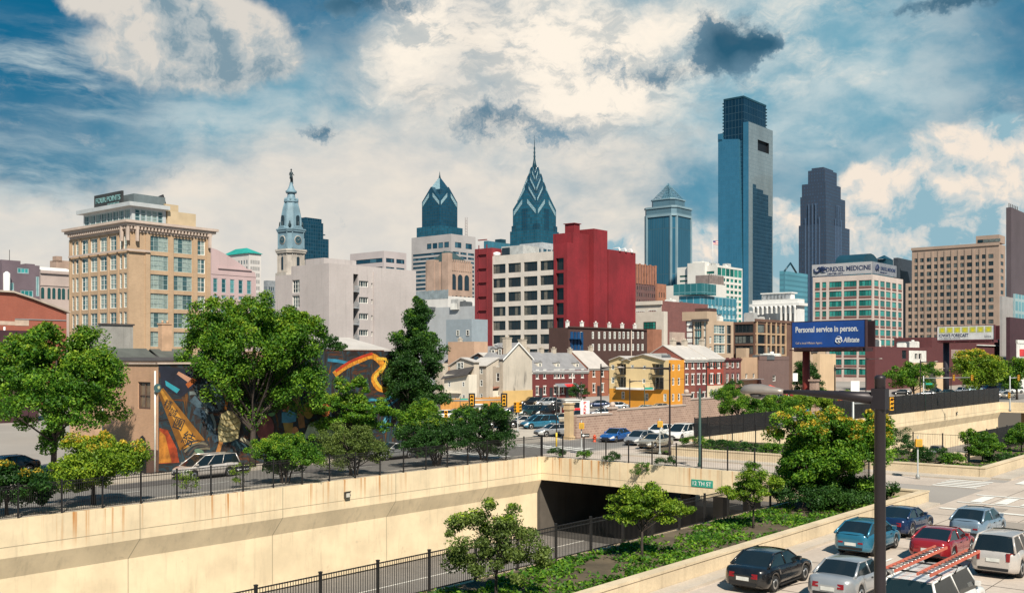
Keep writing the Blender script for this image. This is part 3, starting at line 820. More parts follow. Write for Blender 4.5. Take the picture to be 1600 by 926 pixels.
# left face, leaning slightly outwards towards the base
mb.face([(0, 4.0, 0), (0, B_, 0), (0, B_, 253), (0, 11, 250)], 0); mb.face([(0, B_, 253), (0, 11, 250), (4, 11, 250), (4, B_, 253)], 0); mb.face([(0, 4, 0), (0, 11, 250), (4, 11, 250), (4, 4, 0)], 0); mb.face([(0, B_, 0), (4, B_, 0), (4, B_, 253), (0, B_, 253)], 0)
b.part('glass_wall', mb, cw_com)
mb = MB(); mb.box(0, 4, B_ - 5, B_ + .3, 250, 259); b.part('shoulder', mb, cw_com)
mb = MB()
hx0, hx1 = b.xr(1184), b.xr(1201.5)
mb.facade('R', 0, 2.5, A_, 0, 268, [(hx0, hx1, 240, 252)], 2.5, 0, 1)
mb.facade('B', 6.49, 2.5, A_, 0, 268, (), .5, 0); mb.facade('L', 2.5, 0, 6.49, 0, 268, (), .5, 2); mb.facade('E', A_, 0, 6.49, 0, 268, (), .5, 0)
mb.face([(2.5, 0, 268), (A_, 0, 268), (A_, 6.49, 268), (2.5, 6.49, 268)], 0)
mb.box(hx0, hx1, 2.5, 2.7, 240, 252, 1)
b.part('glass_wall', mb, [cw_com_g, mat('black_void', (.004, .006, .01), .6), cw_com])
mb = MB()
xm = [b.xr(v) for v in (1176, 1181, 1192, 1200, 1206)]
for (xa, xb, zt) in ((xm[0], xm[1], 201), (xm[1], xm[2], 197), (xm[2], xm[3], 193), (xm[3], xm[4], 170)):
    mb.box(xa, xb, -.35, -.01, 0, zt)
b.part('painted_reflection', mb, cw_com_d)  # darker glass imitating the reflection of a neighbouring building
mb = MB(); x0, x1, y0, y1 = 3.5, A_ - 4, 6.6, B_ - 5
mb.box(x0, x1, y0, y1, 250, 296, 0); b.part('tower_top', mb, cw_com_t)
mb = MB()
for k in range(12):
    for (xx, yy) in ((x0 - .5, y1 + .2), (x1 + .2, y0 - .5)):
        mb.box(xx - .6, xx + .6, yy - .6, yy + .6, 252 + k * 3.6, 253.4 + k * 3.6)
mb.box(x0 - .4, x1 + .4, y0 - .4, y0, 295.5, 297.5); mb.box(x0 - .4, x0, y0, y1, 295.5, 297.5)
b.part('roof_frame', mb, m_dteal)
# Bell Atlantic
cw_bat = curtain('dark_granite_glass', (.03, .065, .125), (.018, .035, .07), 3.3, 3.9, .9, .35, var=.5, off=0)
b = Bld('skyscraper', 'dark blue stepped slab skyscraper right of the tallest tower', 'skyscraper', 1291, 1160, 1248, 1327.5)
A_, B_ = b.Lr, b.Ll
mb = MB()
for (l, r, y0p) in ((1248, 1327.5, 349), (1250, 1321.5, 304), (1252, 1315.5, 284), (1261, 1311, 263)):
    z = b.z(y0p)
    xr_, yl_ = A_ - (1327.5 - r) / (1327.5 - 1291) * A_, B_ - (l - 1248) / (1291 - 1248) * B_
    if y0p == 349: mb.box(0, xr_, 0, yl_, 0, z)
    elif y0p == 304: mb.box(.8, xr_, .8, yl_, zp, z)
    elif y0p == 284: mb.box(1.6, xr_, 1.6, yl_, zp, z)
    else: mb.box(3, xr_, 3, yl_, zp, z); mb.box(6, xr_ - 3, 6, yl_ - 3, z, z + 3)
    zp = z
b.part('tower_body', mb, cw_bat)
mb = MB(); zc = b.z(349)
for k in range(-2, 3):
    mb.box(A_ * .5 + k * 4.2 - .7, A_ * .5 + k * 4.2 + .7, -.5, -.01, 0, zc + (24 if abs(k) < 2 else 8)); mb.box(-.5, -.01, B_ * .5 + k * 4.2 - .7, B_ * .5 + k * 4.2 + .7, 0, zc + (24 if abs(k) < 2 else 8))
b.part('centre_rib', mb, mat('granite_rib', (.06, .10, .17), .6))
# City Hall tower
m_chl = mat('tower_marble', (.42, .38, .34), .8, .2, .12, fine=.3, streak=.5)
m_chu = mat('tower_painted_iron', (.17, .27, .33), .6, .2, .1, fine=.3, streak=.4)
m_cho = mat('tower_opening', (.012, .03, .045), .6)
m_brz = mat('bronze', (.012, .03, .04), .5, .3, .5)
ch = empty('clock_tower', at(455, 850), A_U, 'old domed clock tower with a bronze statue on top', 'clock tower')
def octa(h, c): return [(-h + c, -h), (h - c, -h), (h, -h + c), (h, h - c), (h - c, h), (-h + c, h), (-h, h - c), (-h, -h + c)]
mb = MB(); mb.prism(octa(9.6, 3.2), 0, 77); mb.prism(octa(10.6, 3.4), 77, 79.5); mb.prism(octa(9.0, 3.2), 79.5, 96)
mb.prism(octa(10.4, 3.4), 96, 97.5); mb.prism(octa(10.9, 3.5), 97.5, 99)
for z0, z1 in ((50, 77), (79.5, 96)):
    for k in range(8):
        p, q = Vector((*octa(9.15, 3.2)[k], 0)), Vector((*octa(9.15, 3.2)[(k + 1) % 8], 0))
        mb.lathe([(.62, z0), (.5, z0 + 1), (.5, z1 - 1.2), (.8, z1)], 6, 0, (p.x, p.y))
        if k % 2 == 0:
            for f in (.2, .33, .67, .8):
                r_ = p.lerp(q, f); mb.lathe([(.5, z0), (.4, z0 + 1), (.4, z1 - 1.2), (.7, z1)], 6, 0, (r_.x, r_.y))
mb.build('stone_shaft', m_chl, ch)
def arch_panel(mb, side, h, x, w, z0, z1, t=.12):
    pts = [(x - w, z0), (x + w, z0), (x + w, z1 - w)] + [(x + w * math.cos(a_ * math.pi / 8), z1 - w + w * math.sin(a_ * math.pi / 8)) for a_ in range(1, 8)] + [(x - w, z1 - w)]
    if side == 'R': mb.extrude([(a_, -h, z) for a_, z in pts], (0, -t, 0))
    else: mb.extrude([(-h, a_, z) for a_, z in pts], (-t, 0, 0))
for side in 'RL':
    for (z0, z1, w_) in ((82, 93, 1.5), (58, 74, 1.6)):
        mb = MB(); arch_panel(mb, side, 9.6 if z0 < 60 else 9.0, 0, w_, z0, z1); mb.build('arched_opening', m_cho, ch)
mb = MB(); mb.prism(octa(8.8, 3.2), 99, 113.5); mb.prism(octa(9.8, 3.4), 113.5, 115); mb.prism(octa(10.3, 3.4), 115, 116)
for k in range(8):
    p = octa(8.9, 3.2)[k]; mb.lathe([(.6, 99), (.45, 101), (.45, 112), (.7, 113.5)], 6, 0, p)
for side in (0, 1):
    pts = [(-4.4, 116)] + [(4.4 * math.cos(math.pi - a_ * math.pi / 10), 116 + 2.6 * math.sin(a_ * math.pi / 10)) for a_ in range(1, 10)] + [(4.4, 116)]
    mb.extrude([(x, -10.1, z) if side == 0 else (-10.1, x, z) for x, z in pts], (0, 3, 0) if side == 0 else (3, 0, 0))
prof = [(9.2, 116), (8.9, 119), (8.4, 124), (7.6, 129), (6.5, 134), (5.4, 138)]
mb.lathe(prof, 8, 0, rot=math.pi / 8, smooth=False)
for k in range(8):
    an = k * math.pi / 4 + math.pi / 8
    mb.tube([(r_ * math.cos(an) * 1.0, r_ * math.sin(an), z_) for r_, z_ in prof], .45, 5)
mb.lathe([(5.2, 138), (6.0, 138.5), (6.0, 139.6), (4.6, 140), (3.3, 143), (3.0, 146)], 12, 0)
for k in range(8):
    an = k * math.pi / 4; mb.lathe([(.8, 139.6), (.7, 141.2), (.2, 142.4)], 6, 0, (5.2 * math.cos(an), 5.2 * math.sin(an)))
mb.lathe([(4.2, 146), (4.6, 146.6), (4.6, 148), (3.6, 148.4), (2.6, 150), (1.5, 153), (1.2, 155)], 12, 0)
mb.build('dome', m_chu, ch)
for side in 'RL':
    M_ = Matrix.Translation((0, -8.8, 106.6)) if side == 'R' else Matrix.Rotation(-math.pi / 2, 4, 'Z') @ Matrix.Translation((0, -8.8, 106.6))
    M_ = M_ @ Matrix.Rotation(math.pi / 2, 4, 'X')
    mb = MB(); mb.M = M_; mb.lathe([(3.7, 0), (3.7, .3), (3.2, .45)], 28); f_ = mb.build('clock', m_chl, ch)
    mb = MB(); mb.M = M_; mb.lathe([(3.15, .4), (3.15, .5)], 28); mb.build('clock_face', mat('clock_glass', (.03, .07, .09), .3), f_)
    mb = MB(); mb.M = M_
    for an, ln in ((R(40), 2.6), (R(150), 1.9)): mb.extrude([(-.12 * math.sin(an), .12 * math.cos(an), .52), (.12 * math.sin(an), -.12 * math.cos(an), .52), (ln * math.cos(an), ln * math.sin(an), .52)], (0, 0, .08))
    for k in range(12):
        an = k * math.pi / 6; mb.box(2.7 * math.cos(an) - .14, 2.7 * math.cos(an) + .14, 2.7 * math.sin(an) - .14, 2.7 * math.sin(an) + .14, .5, .55)
    mb.build('clock_hand', m_chl, f_)
    mb = MB(); arch_panel(mb, side, 8.3, 0, 1.5, 119, 127, .9); mb.build('arched_opening', m_cho, ch)
for an in (225, 315, 135, 270, 180):
    mb = MB(); ca, sa = math.cos(R(an)), math.sin(R(an)); r_ = 9.3
    mb.tube([(r_ * ca, r_ * sa, 116.5), (r_ * ca, r_ * sa, 119), (r_ * ca, r_ * sa, 121.4), (r_ * ca, r_ * sa, 122.2)], [.9, .8, .6, .3], 6)
    mb.tube([(r_ * ca - 1.2 * sa, r_ * sa + 1.2 * ca, 118.6), (r_ * ca, r_ * sa, 120.8), (r_ * ca + 1.2 * sa, r_ * sa - 1.2 * ca, 118.8)], .35, 5)
    mb.build('bronze_figure', m_brz, ch)
# statue: coat, hat, one arm lowered forward
mb = MB()
mb.lathe([(1.5, 154.4), (1.3, 154.0)], 10)
mb.tube([(-.5, 0, 155), (-.45, 0, 158), (-.35, 0, 160.2)], [.38, .48, .6], 8); mb.tube([(.5, .3, 155), (.45, .2, 158), (.35, 0, 160.2)], [.38, .48, .6], 8)
mb.tube([(0, 0, 158.2), (0, 0, 160), (0, 0, 161.8), (0, 0, 163.4), (0, 0, 164)], [1.5, 1.25, 1.0, 1.2, .5], 10)
mb.tube([(0, 0, 163.8), (0, 0, 164.6), (0, -.05, 164.0), (0, 0, 165.7)], [.35, .52, .5, .3], 8)
mb.lathe([(1.0, 165.45), (.98, 165.55), (.55, 165.6), (.5, 166.2), (.4, 166.3)], 12)
mb.tube([(1.05, 0, 163.4), (1.7, -.3, 161.8), (1.9, -1.4, 161.0)], [.42, .34, .26], 7)
mb.tube([(-1.05, 0, 163.4), (-1.7, .2, 161.8), (-2.3, -.5, 160.6)], [.42, .34, .26], 7)
mb.tube([(1.6, .5, 154.0), (1.5, .4, 158.4)], [.7, .5], 6)
mb.build('statue', m_brz, ch)
# tower behind the dome
cw_w = curtain('navy_glass', (.008, .045, .08), (.012, .06, .10), 3, 3.6, .3, .15, var=.6)
b = Bld('office_tower', 'dark navy stepped tower directly right of the clock tower', 'tower', 478, 1000, 468, 513.5)
mb = MB(); z1, z2 = b.z(370), b.z(344)
mb.box(0, b.Lr, 0, b.Ll, 0, z1); mb.box(0, b.Lr * .76, 0, b.Ll, z1, z2 - 1); mb.box(0, b.Lr * .7, .5, b.Ll, z2 - 1, z2 + 3)
b.part('tower_body', mb, cw_w)
mb = MB(); mb.box(b.Lr * .6, b.Lr * .88, 1, 10, b.z(364), b.z(362.5)); mb.tube([(b.Lr * .82, 3, z1), (b.Lr * .82, 3, b.z(364))], .3, 5); b.part('canopy', mb, m_dteal)

# ---- generic office block with windows as real parts
def office(name, label, cat, pc, D, pl, pr, ytop, wall, win, nR, nL, nz, wf=.6, hf=.6, z0=None, roof=None, par=.9, group=None, wfL=None, depth=.25, finish=True, margin=.8, top=2.0):
    b = Bld(name, label, cat, pc, D, pl, pr, group)
    zt = b.z(ytop); z0 = 3.5 if z0 is None else z0
    oR = b.wins('R', 0, grid(margin, b.Lr - margin, z0, zt - top, nR, nz, wf, hf), win, depth=depth) if nR else []
    oL = b.wins('L', 0, grid(margin, b.Ll - margin, z0, zt - top, nL, nz, wfL or wf, hf), win, depth=depth) if nL else []
    mb = MB(); mb.block(0, b.Lr, 0, b.Ll, 0, zt, oR, oL, 0, 1, depth=depth)
    if par: mb.parapet(0, b.Lr, 0, b.Ll, zt, par, .3, 0)
    b.part('wall', mb, [wall, roof or m_roof])
    b.zt = zt
    if finish: b.finish()
    return b
m_roof = mat('flat_roof', (.40, .38, .36), .9, .2, .2)
m_roofw = mat('white_roof', (.72, .69, .64), .7, .1, .3, streak=.2)
m_roofd = mat('dark_roof', (.055, .05, .05), .9, .2, .4)
g_dark = glass('dark_window_glass')
g_teal = glass('teal_window_glass', (.015, .075, .09), (.11, .30, .31), p_light=.5)
g_hot = glass('hotel_window_glass', (.05, .10, .11), (.30, .36, .33), p_light=.7)
g_green = glass('green_window_glass', (.012, .12, .10), (.05, .30, .25), p_light=.5)
g_blue = glass('blue_window_glass', (.01, .04, .07), (.06, .14, .19), p_light=.5)
m_fr_d = mat('dark_frame', (.03, .035, .04), .5)
m_fr_w = mat('white_frame', (.72, .71, .67), .6)
m_fr_g = mat('grey_frame', (.35, .37, .37), .5)
m_fr_t = mat('bluegrey_frame', (.28, .38, .40), .5)

m_beige = mat('far_beige_stone', (.36, .34, .34), .85, .1, .05)
# beige ribbon window office
b = Bld('office_block', 'beige office block with long ribbon windows below the pointed teal skyscraper', 'office', 705, 880, 643, 743)
zt = b.z(367)
oR = b.wins('R', 0, grid(1, b.Lr - 1, 20, zt - 13, 3, 22, .82, .55), (4, 1, .15, .1, m_fr_d, g_blue)) + b.wins('R', 0, grid(2, b.Lr - 2, zt - 11, zt - 5, 2, 1, .6, .8), (2, 1, .2, .1, m_fr_d, g_blue))
oL = b.wins('L', 0, grid(1, b.Ll - 1, 20, zt - 13, 1, 22, .97, .55), (14, 1, .15, .1, m_fr_d, g_blue)) + b.wins('L', 0, grid(2, b.Ll * .62, zt - 11, zt - 5, 4, 1, .8, .8), (1, 1, .2, .1, m_fr_d, g_blue))
mb = MB(); mb.block(0, b.Lr, 0, b.Ll, 0, zt, oR, oL); mb.parapet(0, b.Lr, 0, b.Ll, zt, 1, .4, 0); b.part('wall', mb, [m_beige]); b.finish()
clutter(b, 8, b.Lr - 5, 8, b.Ll - 5, zt, 4, 3)
# lattice mast behind it
r = empty('radio_mast', at(728.5, 980), 0, 'thin lattice mast between the two teal skyscrapers', 'mast')
mb = MB(); 
for sx in (-1, 1):
    for sy in (-1, 1): mb.tube([(sx * 2, sy * 2, 0), (sx * .9, sy * .9, 144)], .22, 4)
for k in range(20):
    z = 90 + k * 2.6; w_ = 1.4 - .02 * k
    mb.tube([(-w_, -w_, z), (w_, -w_, z + 2.6)], .12, 4); mb.tube([(w_, -w_, z), (-w_, -w_, z + 2.6)], .12, 4); mb.tube([(w_, w_, z), (w_, -w_, z + 2.6)], .12, 4)
mb.build('lattice', mat('mast_grey', (.25, .22, .22), .6), r)
# stepped lilac office
m_lil = mat('lilac_stone', (.42, .37, .37), .85, .1, .05)
b = office('office_block', 'pinkish grey stepped office with banded windows, left of the pale block roof', 'office', 600, 620, 547, 635, 394, m_lil, (5, 1, .12, .1, m_fr_d, g_blue), 2, 1, 12, .8, .5, z0=8, wfL=.96)
# gothic brown tower
m_goth = mat('gothic_stone', (.40, .28, .22), .9, .2, .12, streak=.3, fine=.2)
b = Bld('gothic_building', 'brown brick gothic building with arched windows and a dark hipped roof', 'building', 700, 460, 665, 738)
zt = b.z(408)
st = (2, 2, .08, .05, m_fr_d, g_dark)
oR = b.wins('R', 0, grid(1.5, b.Lr - 1, 12, zt - 14, 5, 5, .5, .55), st); oL = b.wins('L', 0, grid(1, b.Ll - 1, 12, zt - 10, 4, 6, .35, .5), st)
mb = MB(); mb.block(0, b.Lr, 0, b.Ll, 0, zt, oR, oL)
for (xa, xb, ya, yb, yp) in ((-.6, 2.2, -.6, 3.2, 395), (-.5, 3, b.Ll - 6, b.Ll - 1, 404), (-.3, 4, b.Ll * .35, b.Ll * .6, 408)):
    mb.box(xa, xb, ya, yb, 0, b.z(yp))
for k in range(9):
    x = 2.6 + k * (b.Lr - 3) / 9; mb.box(x, x + .8, -.25, -.01, zt - 4, zt - .2); mb.box(x, x + .7, -.1, .4, zt, zt + 1.1)
b.part('wall', mb, [m_goth])
for k in range(3):
    mb = MB(); x = b.Lr * (.22 + .27 * k); w_ = 1.5
    pts = [(x - w_, zt - 12.5), (x + w_, zt - 12.5), (x + w_, zt - 7)] + [(x + w_ * math.cos(a_ * math.pi / 8), zt - 7 + w_ * math.sin(a_ * math.pi / 8)) for a_ in range(1, 8)] + [(x - w_, zt - 7)]
    mb.extrude([(a_, -.02, z) for a_, z in pts], (0, -.12, 0)); b.part('arched_window', mb, m_cho)
mb = MB(); x0, x1, y0, y1 = 2.2, b.Lr - 1, .8, b.Ll - 1; zr = zt + 5.5
rf = [(x0, y0, zt + .1), (x1, y0, zt + .1), (x1, y1, zt + .1), (x0, y1, zt + .1)]; rt = [(x0 + 2.5, (y0 + y1) / 2, zr), (x1 - 5, (y0 + y1) / 2, zr)]
mb.face([rf[0], rf[1], rt[1], rt[0]]); mb.face([rf[1], rf[2], rt[1]]); mb.face([rf[2], rf[3], rt[0], rt[1]]); mb.face([rf[3], rf[0], rt[0]])
b.part('roof', mb, mat('dark_green_slate', (.03, .06, .065), .7, .2, .3)); b.finish()
# small teal blocks by One Liberty
b = office('office_block', 'low teal glass block peeking over the left end of the red building', 'office', 762, 760, 756, 797, 378, curtain('teal_block', (.05, .19, .27), (.03, .12, .17), 4, 4, .3, .2), None, 0, 0, 1)
mb = MB(); mb.box(b.Lr * .68, b.Lr * .9, 2, 8, b.zt, b.zt + 4); b.part('roof_unit', mb, m_dteal)
b = office('office_block', 'pale framed glass office peeking over the middle of the red building', 'office', 847, 560, 812, 896, 381, mat('pale_frame_wall', (.40, .42, .44), .7), (1, 1, .1, .05, m_fr_g, g_blue), 7, 5, 7, .84, .8, z0=30)
# pink stepped building left of the clock tower
m_pink = mat('pink_stone', (.46, .34, .34), .85, .1, .06, streak=.15)
b = Bld('office_block', 'pink stone building with a curved gable shoulder, right behind the hotel', 'office', 330, 300, 320, 400)
zt = b.z(432)
st = (1, 3, .1, .1, m_fr_t, g_teal)
xr1 = b.Lr
ops = []
for k in range(5): ops.append((b.xr(333 + 13.2 * k), b.xr(340 + 13.2 * k), b.z(456), b.z(434)))
for k in range(5): ops.append((b.xr(333 + 13.2 * k), b.xr(340 + 13.2 * k), b.z(466), b.z(460)))
for k in range(5): ops.append((b.xr(330 + 15 * k), b.xr(336 + 15 * k), b.z(487), b.z(478)))
b.wins('R', 0, ops, st)
zt = b.z(428)
mb = MB(); mb.block(0, b.Lr, 0, b.Ll, 0, zt, ops, (), 0, 0)
pts = [(0, zt + .01)] + [(b.xr(400), zt + .01)] + [(b.xr(px_), b.z(py_)) for px_, py_ in ((398, 420), (388, 417), (375, 408), (362, 400), (350, 394), (338, 389), (330, 387))]
mb.extrude([(x, -.12, z) for x, z in pts], (0, 8, 0)); mb.box(b.xr(340), b.xr(392), -.5, -.13, b.z(418.5), b.z(416))
b.part('wall', mb, [m_pink]); b.finish()
# white tower with green roof
b = office('office_block', 'slim white tower with a green copper hipped roof, left of the clock tower', 'office', 389, 560, 350, 408, 398, mat('offwhite_stone', (.55, .52, .50), .85, .08, .1), (1, 1, .1, .1, m_fr_d, g_blue), 5, 9, 14, .45, .6, z0=14)
mb = MB(); zt = b.zt; x1, y1 = b.Lr + .8, b.Ll + .8; zr = b.z(385)
q = [(-.8, -.8, zt + .95), (x1, -.8, zt + .95), (x1, y1, zt + .95), (-.8, y1, zt + .95)]; t1, t2 = (b.Lr * .45, b.Ll * .3, zr), (b.Lr * .45, b.Ll * .75, zr)
mb.face([q[0], q[1], t1]); mb.face([q[1], q[2], t2, t1]); mb.face([q[2], q[3], t2]); mb.face([q[3], q[0], t1, t2])
b.part('roof', mb, mat('green_copper', (.02, .28, .24), .6, .15, .2))
b = office('office_block', 'small grey office far away between green-roofed tower and clock tower', 'office', 418, 700, 412, 430, 440, mat('grey_far', (.22, .24, .26), .8), (1, 1, .1, .1, m_fr_d, g_blue), 3, 2, 9, .6, .5, z0=10)
# left edge buildings
m_purp = mat('plum_brick', (.14, .105, .125), .9, .15, .1)
b = Bld('museum_building', 'dark plum brick building with teal windows at the left edge', 'building', 3, 420, -60, 62)
zt = b.z(411)
ops = [(b.xr(27), b.xr(45), b.z(425), b.z(416)), (b.xr(32), b.xr(52), b.z(462), b.z(451)), (b.xr(12), b.xr(22), b.z(453), b.z(440)), (b.xr(56), b.xr(61.5), b.z(460), b.z(428))]
b.wins('R', 0, ops, (3, 1, .25, .15, m_fr_t, glass('bright_teal_glass', (.02, .16, .16), (.06, .34, .34))))
mb = MB(); mb.block(0, b.Lr, 0, b.Ll, 0, zt, ops); mb.box(0, b.xr(33), .5, b.Ll, zt, zt + 1.5); mb.box(b.xr(44), b.xr(58), 2, b.Ll - 5, zt, zt + .7); b.part('wall', mb, [m_purp]); b.finish()
mb = MB(); mb.lathe([(1.3, 20), (1.3, b.z(427)), (.3, b.z(424))], 12, 0, (b.xr(8), -1.5)); b.part('flue', mb, m_white)
mb = MB(); mb.tube([(b.xr(20), 3, zt), (b.xr(20), 3, zt + 6)], .12, 5); mb.tube([(b.xr(1), 3, zt), (b.xr(1), 3, zt + 5)], .12, 5); b.part('aerial', mb, m_iron)
m_arc = mat('pale_pink_stone', (.42, .34, .31), .85, .12, .08, streak=.2)
b = Bld('arcade_building', 'pale stone hall with tall arched windows, left of the hotel', 'building', 64, 460, 61, 118)
zt = b.z(423)
mb = MB(); mb.block(0, b.Lr, 0, b.Ll + 10, 0, zt); mb.box(-.4, b.Lr, -.8, 0, zt - 1, zt + .3, 0, 1); mb.box(-.4, b.Lr, -.3, 0, zt - 6.5, zt - 6, 0); b.part('wall', mb, [m_arc, m_roofw])
mb = MB(); mb.face([(0, -.3, zt + .32), (b.Lr, -.3, zt + .32), (b.Lr, 9, zt + 2.6), (0, 9, zt + 2.6)]); mb.box(0, b.Lr, 9, 9.3, zt, zt + 2.59); b.part('roof', mb, m_roofw)
for px_ in (66.5, 76.5, 84, 92.5, 99, 108):
    mb = MB(); x = b.xr(px_); w_ = (b.xr(px_ + 2.4) - x)
    z0_, z1_ = b.z(466), b.z(451)
    pts = [(x - w_, z0_), (x + w_, z0_), (x + w_, z1_)] + [(x + w_ * math.cos(a_ * math.pi / 8), z1_ + w_ * math.sin(a_ * math.pi / 8)) for a_ in range(1, 8)] + [(x - w_, z1_)]
    mb.extrude([(a_, -.02, z) for a_, z in pts], (0, -.1, 0)); b.part('arched_window', mb, mat('arch_glass', (.02, .07, .07), .2))
b = office('office_block', 'small brown turreted house top above the arcade roof', 'building', 88, 520, 78, 112, 409, m_goth, (1, 1, .1, .1, m_fr_d, g_dark), 2, 2, 6, .3, .5, z0=8)
mb = MB(); mb.box(0, 3, 0, 4, b.zt, b.zt + 3); b.part('turret', mb, m_goth)
# background fillers on the right
b = office('office_block', 'teal glass office with an open triangular gable, between the two dark towers', 'office', 1226, 820, 1218, 1262, 423, curtain('sky_teal_bands', (.10, .30, .38), (.05, .19, .26), 50, 4, .9, .3), None, 0, 0, 1, par=0)
mb = MB(); zt = b.zt; xa, xb = b.xr(1226), b.xr(1244); xm_ = (xa + xb) / 2
for p, q in (((xa, zt), (xm_, zt + 7)), ((xm_, zt + 7), (xb, zt))): mb.tube([(p[0], 0, p[1]), (q[0], 0, q[1])], .9, 4)
b.part('gable', mb, m_dteal)
cwd = curtain('right_teal_block', (.045, .15, .20), (.03, .11, .15), 5, 4, .5, .25)
b = office('office_block', 'dark teal office with a barrel roof and turret behind the medical building sign', 'office', 1345, 700, 1326, 1402, 408, cwd, None, 0, 0, 1, par=0)
mb = MB(); L_ = b.Lr
pts = [(L_ * .1, b.zt)] + [(L_ * .3 - L_ * .2 * math.cos(a_ * math.pi / 8), b.zt + 7 * math.sin(a_ * math.pi / 8)) for a_ in range(1, 8)] + [(L_ * .5, b.zt)]
mb.extrude([(x, 1, z) for x, z in pts], (0, 20, 0)); mb.box(L_ * .72, L_ * .92, 1, 9, b.zt, b.zt + 5.5)
mb.face([(L_ * .70, .8, b.zt + 5.5), (L_ * .94, .8, b.zt + 5.5), (L_ * .82, 5, b.zt + 9)]); mb.face([(L_ * .70, .8, b.zt + 5.5), (L_ * .70, 9, b.zt + 5.5), (L_ * .82, 5, b.zt + 9)]); mb.face([(L_ * .94, .8, b.zt + 5.5), (L_ * .94, 9, b.zt + 5.5), (L_ * .82, 5, b.zt + 9)])
b.part('roof', mb, m_dteal)
b = office('office_block', 'plain charcoal slab between the medical building and the tan tower', 'office', 1403, 560, 1396, 1428, 405, mat('charcoal_slab', (.035, .045, .06), .6), None, 0, 0, 1)
# ---------------------------------------------------------------- middle distance
# hotel
m_tan = brick('tan_brick', (.50, .35, .225), (.44, .305, .195), (.42, .30, .20), .4, .13, streak=.3)
m_tstone = mat('cornice_stone', (.50, .40, .34), .8, .12, .5, streak=.3, fine=.2)
m_fr_h = mat('hotel_frame', (.34, .42, .42), .5)
hb = b = Bld('hotel', 'tan brick hotel with big grid windows, heavy cornice and green glass penthouse', 'hotel', 201, 200, 110, 328)
zt = b.z(352)
oR = []; st3 = (3, 3, .07, .06, m_fr_w, g_hot)
for (pa, pb) in ((233, 263), (271, 300), (308.5, 320.5)):
    for k in range(10):
        z1 = b.z(369.5, b.xr(248)) - 3.8 * k
        if z1 - 3 > 1: oR.append((b.xr(pa), b.xr(pb), z1 - 3.0, z1))
b.wins('R', 0, [o for o in oR if o[1] - o[0] > 3], (4, 3, .06, .04, m_fr_h, g_hot), depth=.25); b.wins('R', 0, [o for o in oR if o[1] - o[0] <= 3], (2, 3, .07, .06, m_fr_w, g_hot), depth=.25)
oL = []
for (pa, pb) in ((112.5, 116), (118, 122.5), (127.5, 137.5), (141.5, 152), (156, 167), (171.5, 182), (186.5, 190.5), (193, 198)):
    for k in range(10):
        z1 = b.z(369.5, b.xr(248)) - 3.8 * k
        if z1 - 3 > 1: oL.append((b.yl(pb), b.yl(pa), z1 - 3.0, z1))
b.wins('L', 0, [o for o in oL if o[1] - o[0] > 2], (2, 3, .07, .06, m_fr_w, g_hot), depth=.25); b.wins('L', 0, [o for o in oL if o[1] - o[0] <= 2], (1, 3, .07, .06, m_fr_w, g_hot), depth=.25)
mb = MB(); mb.block(0, b.Lr, 0, b.Ll, 0, zt, oR, oL, 0, 1, depth=.25)
for o in oL[::1]:
    pass
for (pa) in (109.8, 125, 139.5, 154, 169, 184, 200.2):
    y = b.yl(pa); mb.box(-.14, -.003, y - .3, y + .3, 0, zt - 1.2, 0)
for pa in (230.5, 267, 304.5, 325): x = b.xr(pa); mb.box(x - .5, x + .5, -.2, -.003, 0, zt - 1.2, 0)
b.part('wall', mb, [m_tan, m_roof])
mb = MB(); L1, L2 = b.Lr, b.Ll
mb.box(-.9, L1 + .9, -.9, L2 + .9, zt - .05, zt + .5); mb.box(-1.3, L1 + 1.3, -1.3, L2 + 1.3, zt + .5, zt + 1.0); mb.box(-.2, L1, -.2, L2, zt - 1.15, zt - .06)
k = 0
while k * .75 < L1: mb.box(k * .75, k * .75 + .35, -.8, -.21, zt - .7, zt - .06); k += 1
k = 0
while k * .75 < L2: mb.box(-.8, -.21, k * .75, k * .75 + .35, zt - .7, zt - .06); k += 1
for (x, y) in ((-.5, -.5), (1.4, -.7), (-.7, 1.4), (L1 - .5, -.7)): mb.box(x - .25, x + .25, y - .25, y + .25, zt - 3, zt - .1)
zz = b.z(393, b.xr(215)); mb.box(-.5, b.xr(233), -.5, -.36, zz, zz + .4); mb.box(-.5, -.36, -.36, L2, zz, zz + .4)
b.part('cornice', mb, m_tstone)
zp = b.z(323, 2, 2); px1 = b.xr(266) ; py1 = b.yl(119)
oR = b.wins('R', 1.6, grid(2.2, px1 - .6, zt + 1.3, zp - .4, 5, 1, .92, 1.0), (1, 3, .12, .05, m_fr_t, g_hot), depth=.2); oL = b.wins('L', 1.6, grid(2.2, py1 - .3, zt + 1.3, zp - .4, 8, 1, .93, 1.0), (3, 2, .1, .05, m_fr_t, g_hot), depth=.2)
mb = MB(); mb.block(1.6, px1, 1.6, py1, zt + 1.01, zp, oR, oL, 0, 0, depth=.2); mb.box(.5, px1 + .3, .5, py1 + 1, zp + .01, zp + .8)
b.part('glass_penthouse', mb, [mat('penthouse_metal', (.45, .47, .48), .4, .08)])
mb = MB(); mb.box(px1 + .31, b.xr(312), 1.4, 12, zt + 1.01, b.z(331, b.xr(290))); mb.box(b.xr(277), b.xr(300), 5, 12, b.z(331, b.xr(290)) + .01, b.z(316, b.xr(290))); b.part('plant_room', mb, mat('cream_stucco', (.48, .38, .25), .9, .1, .3, streak=.2))
mb = MB(); mb.box(4, 11, 5, 9, zp + .81, zp + 3.2); mb.box(9, 14, 10, 15, zp + .81, zp + 2.2); b.part('roof_unit', mb, mat('grey_louvre', (.12, .15, .16), .7, .15, .6))
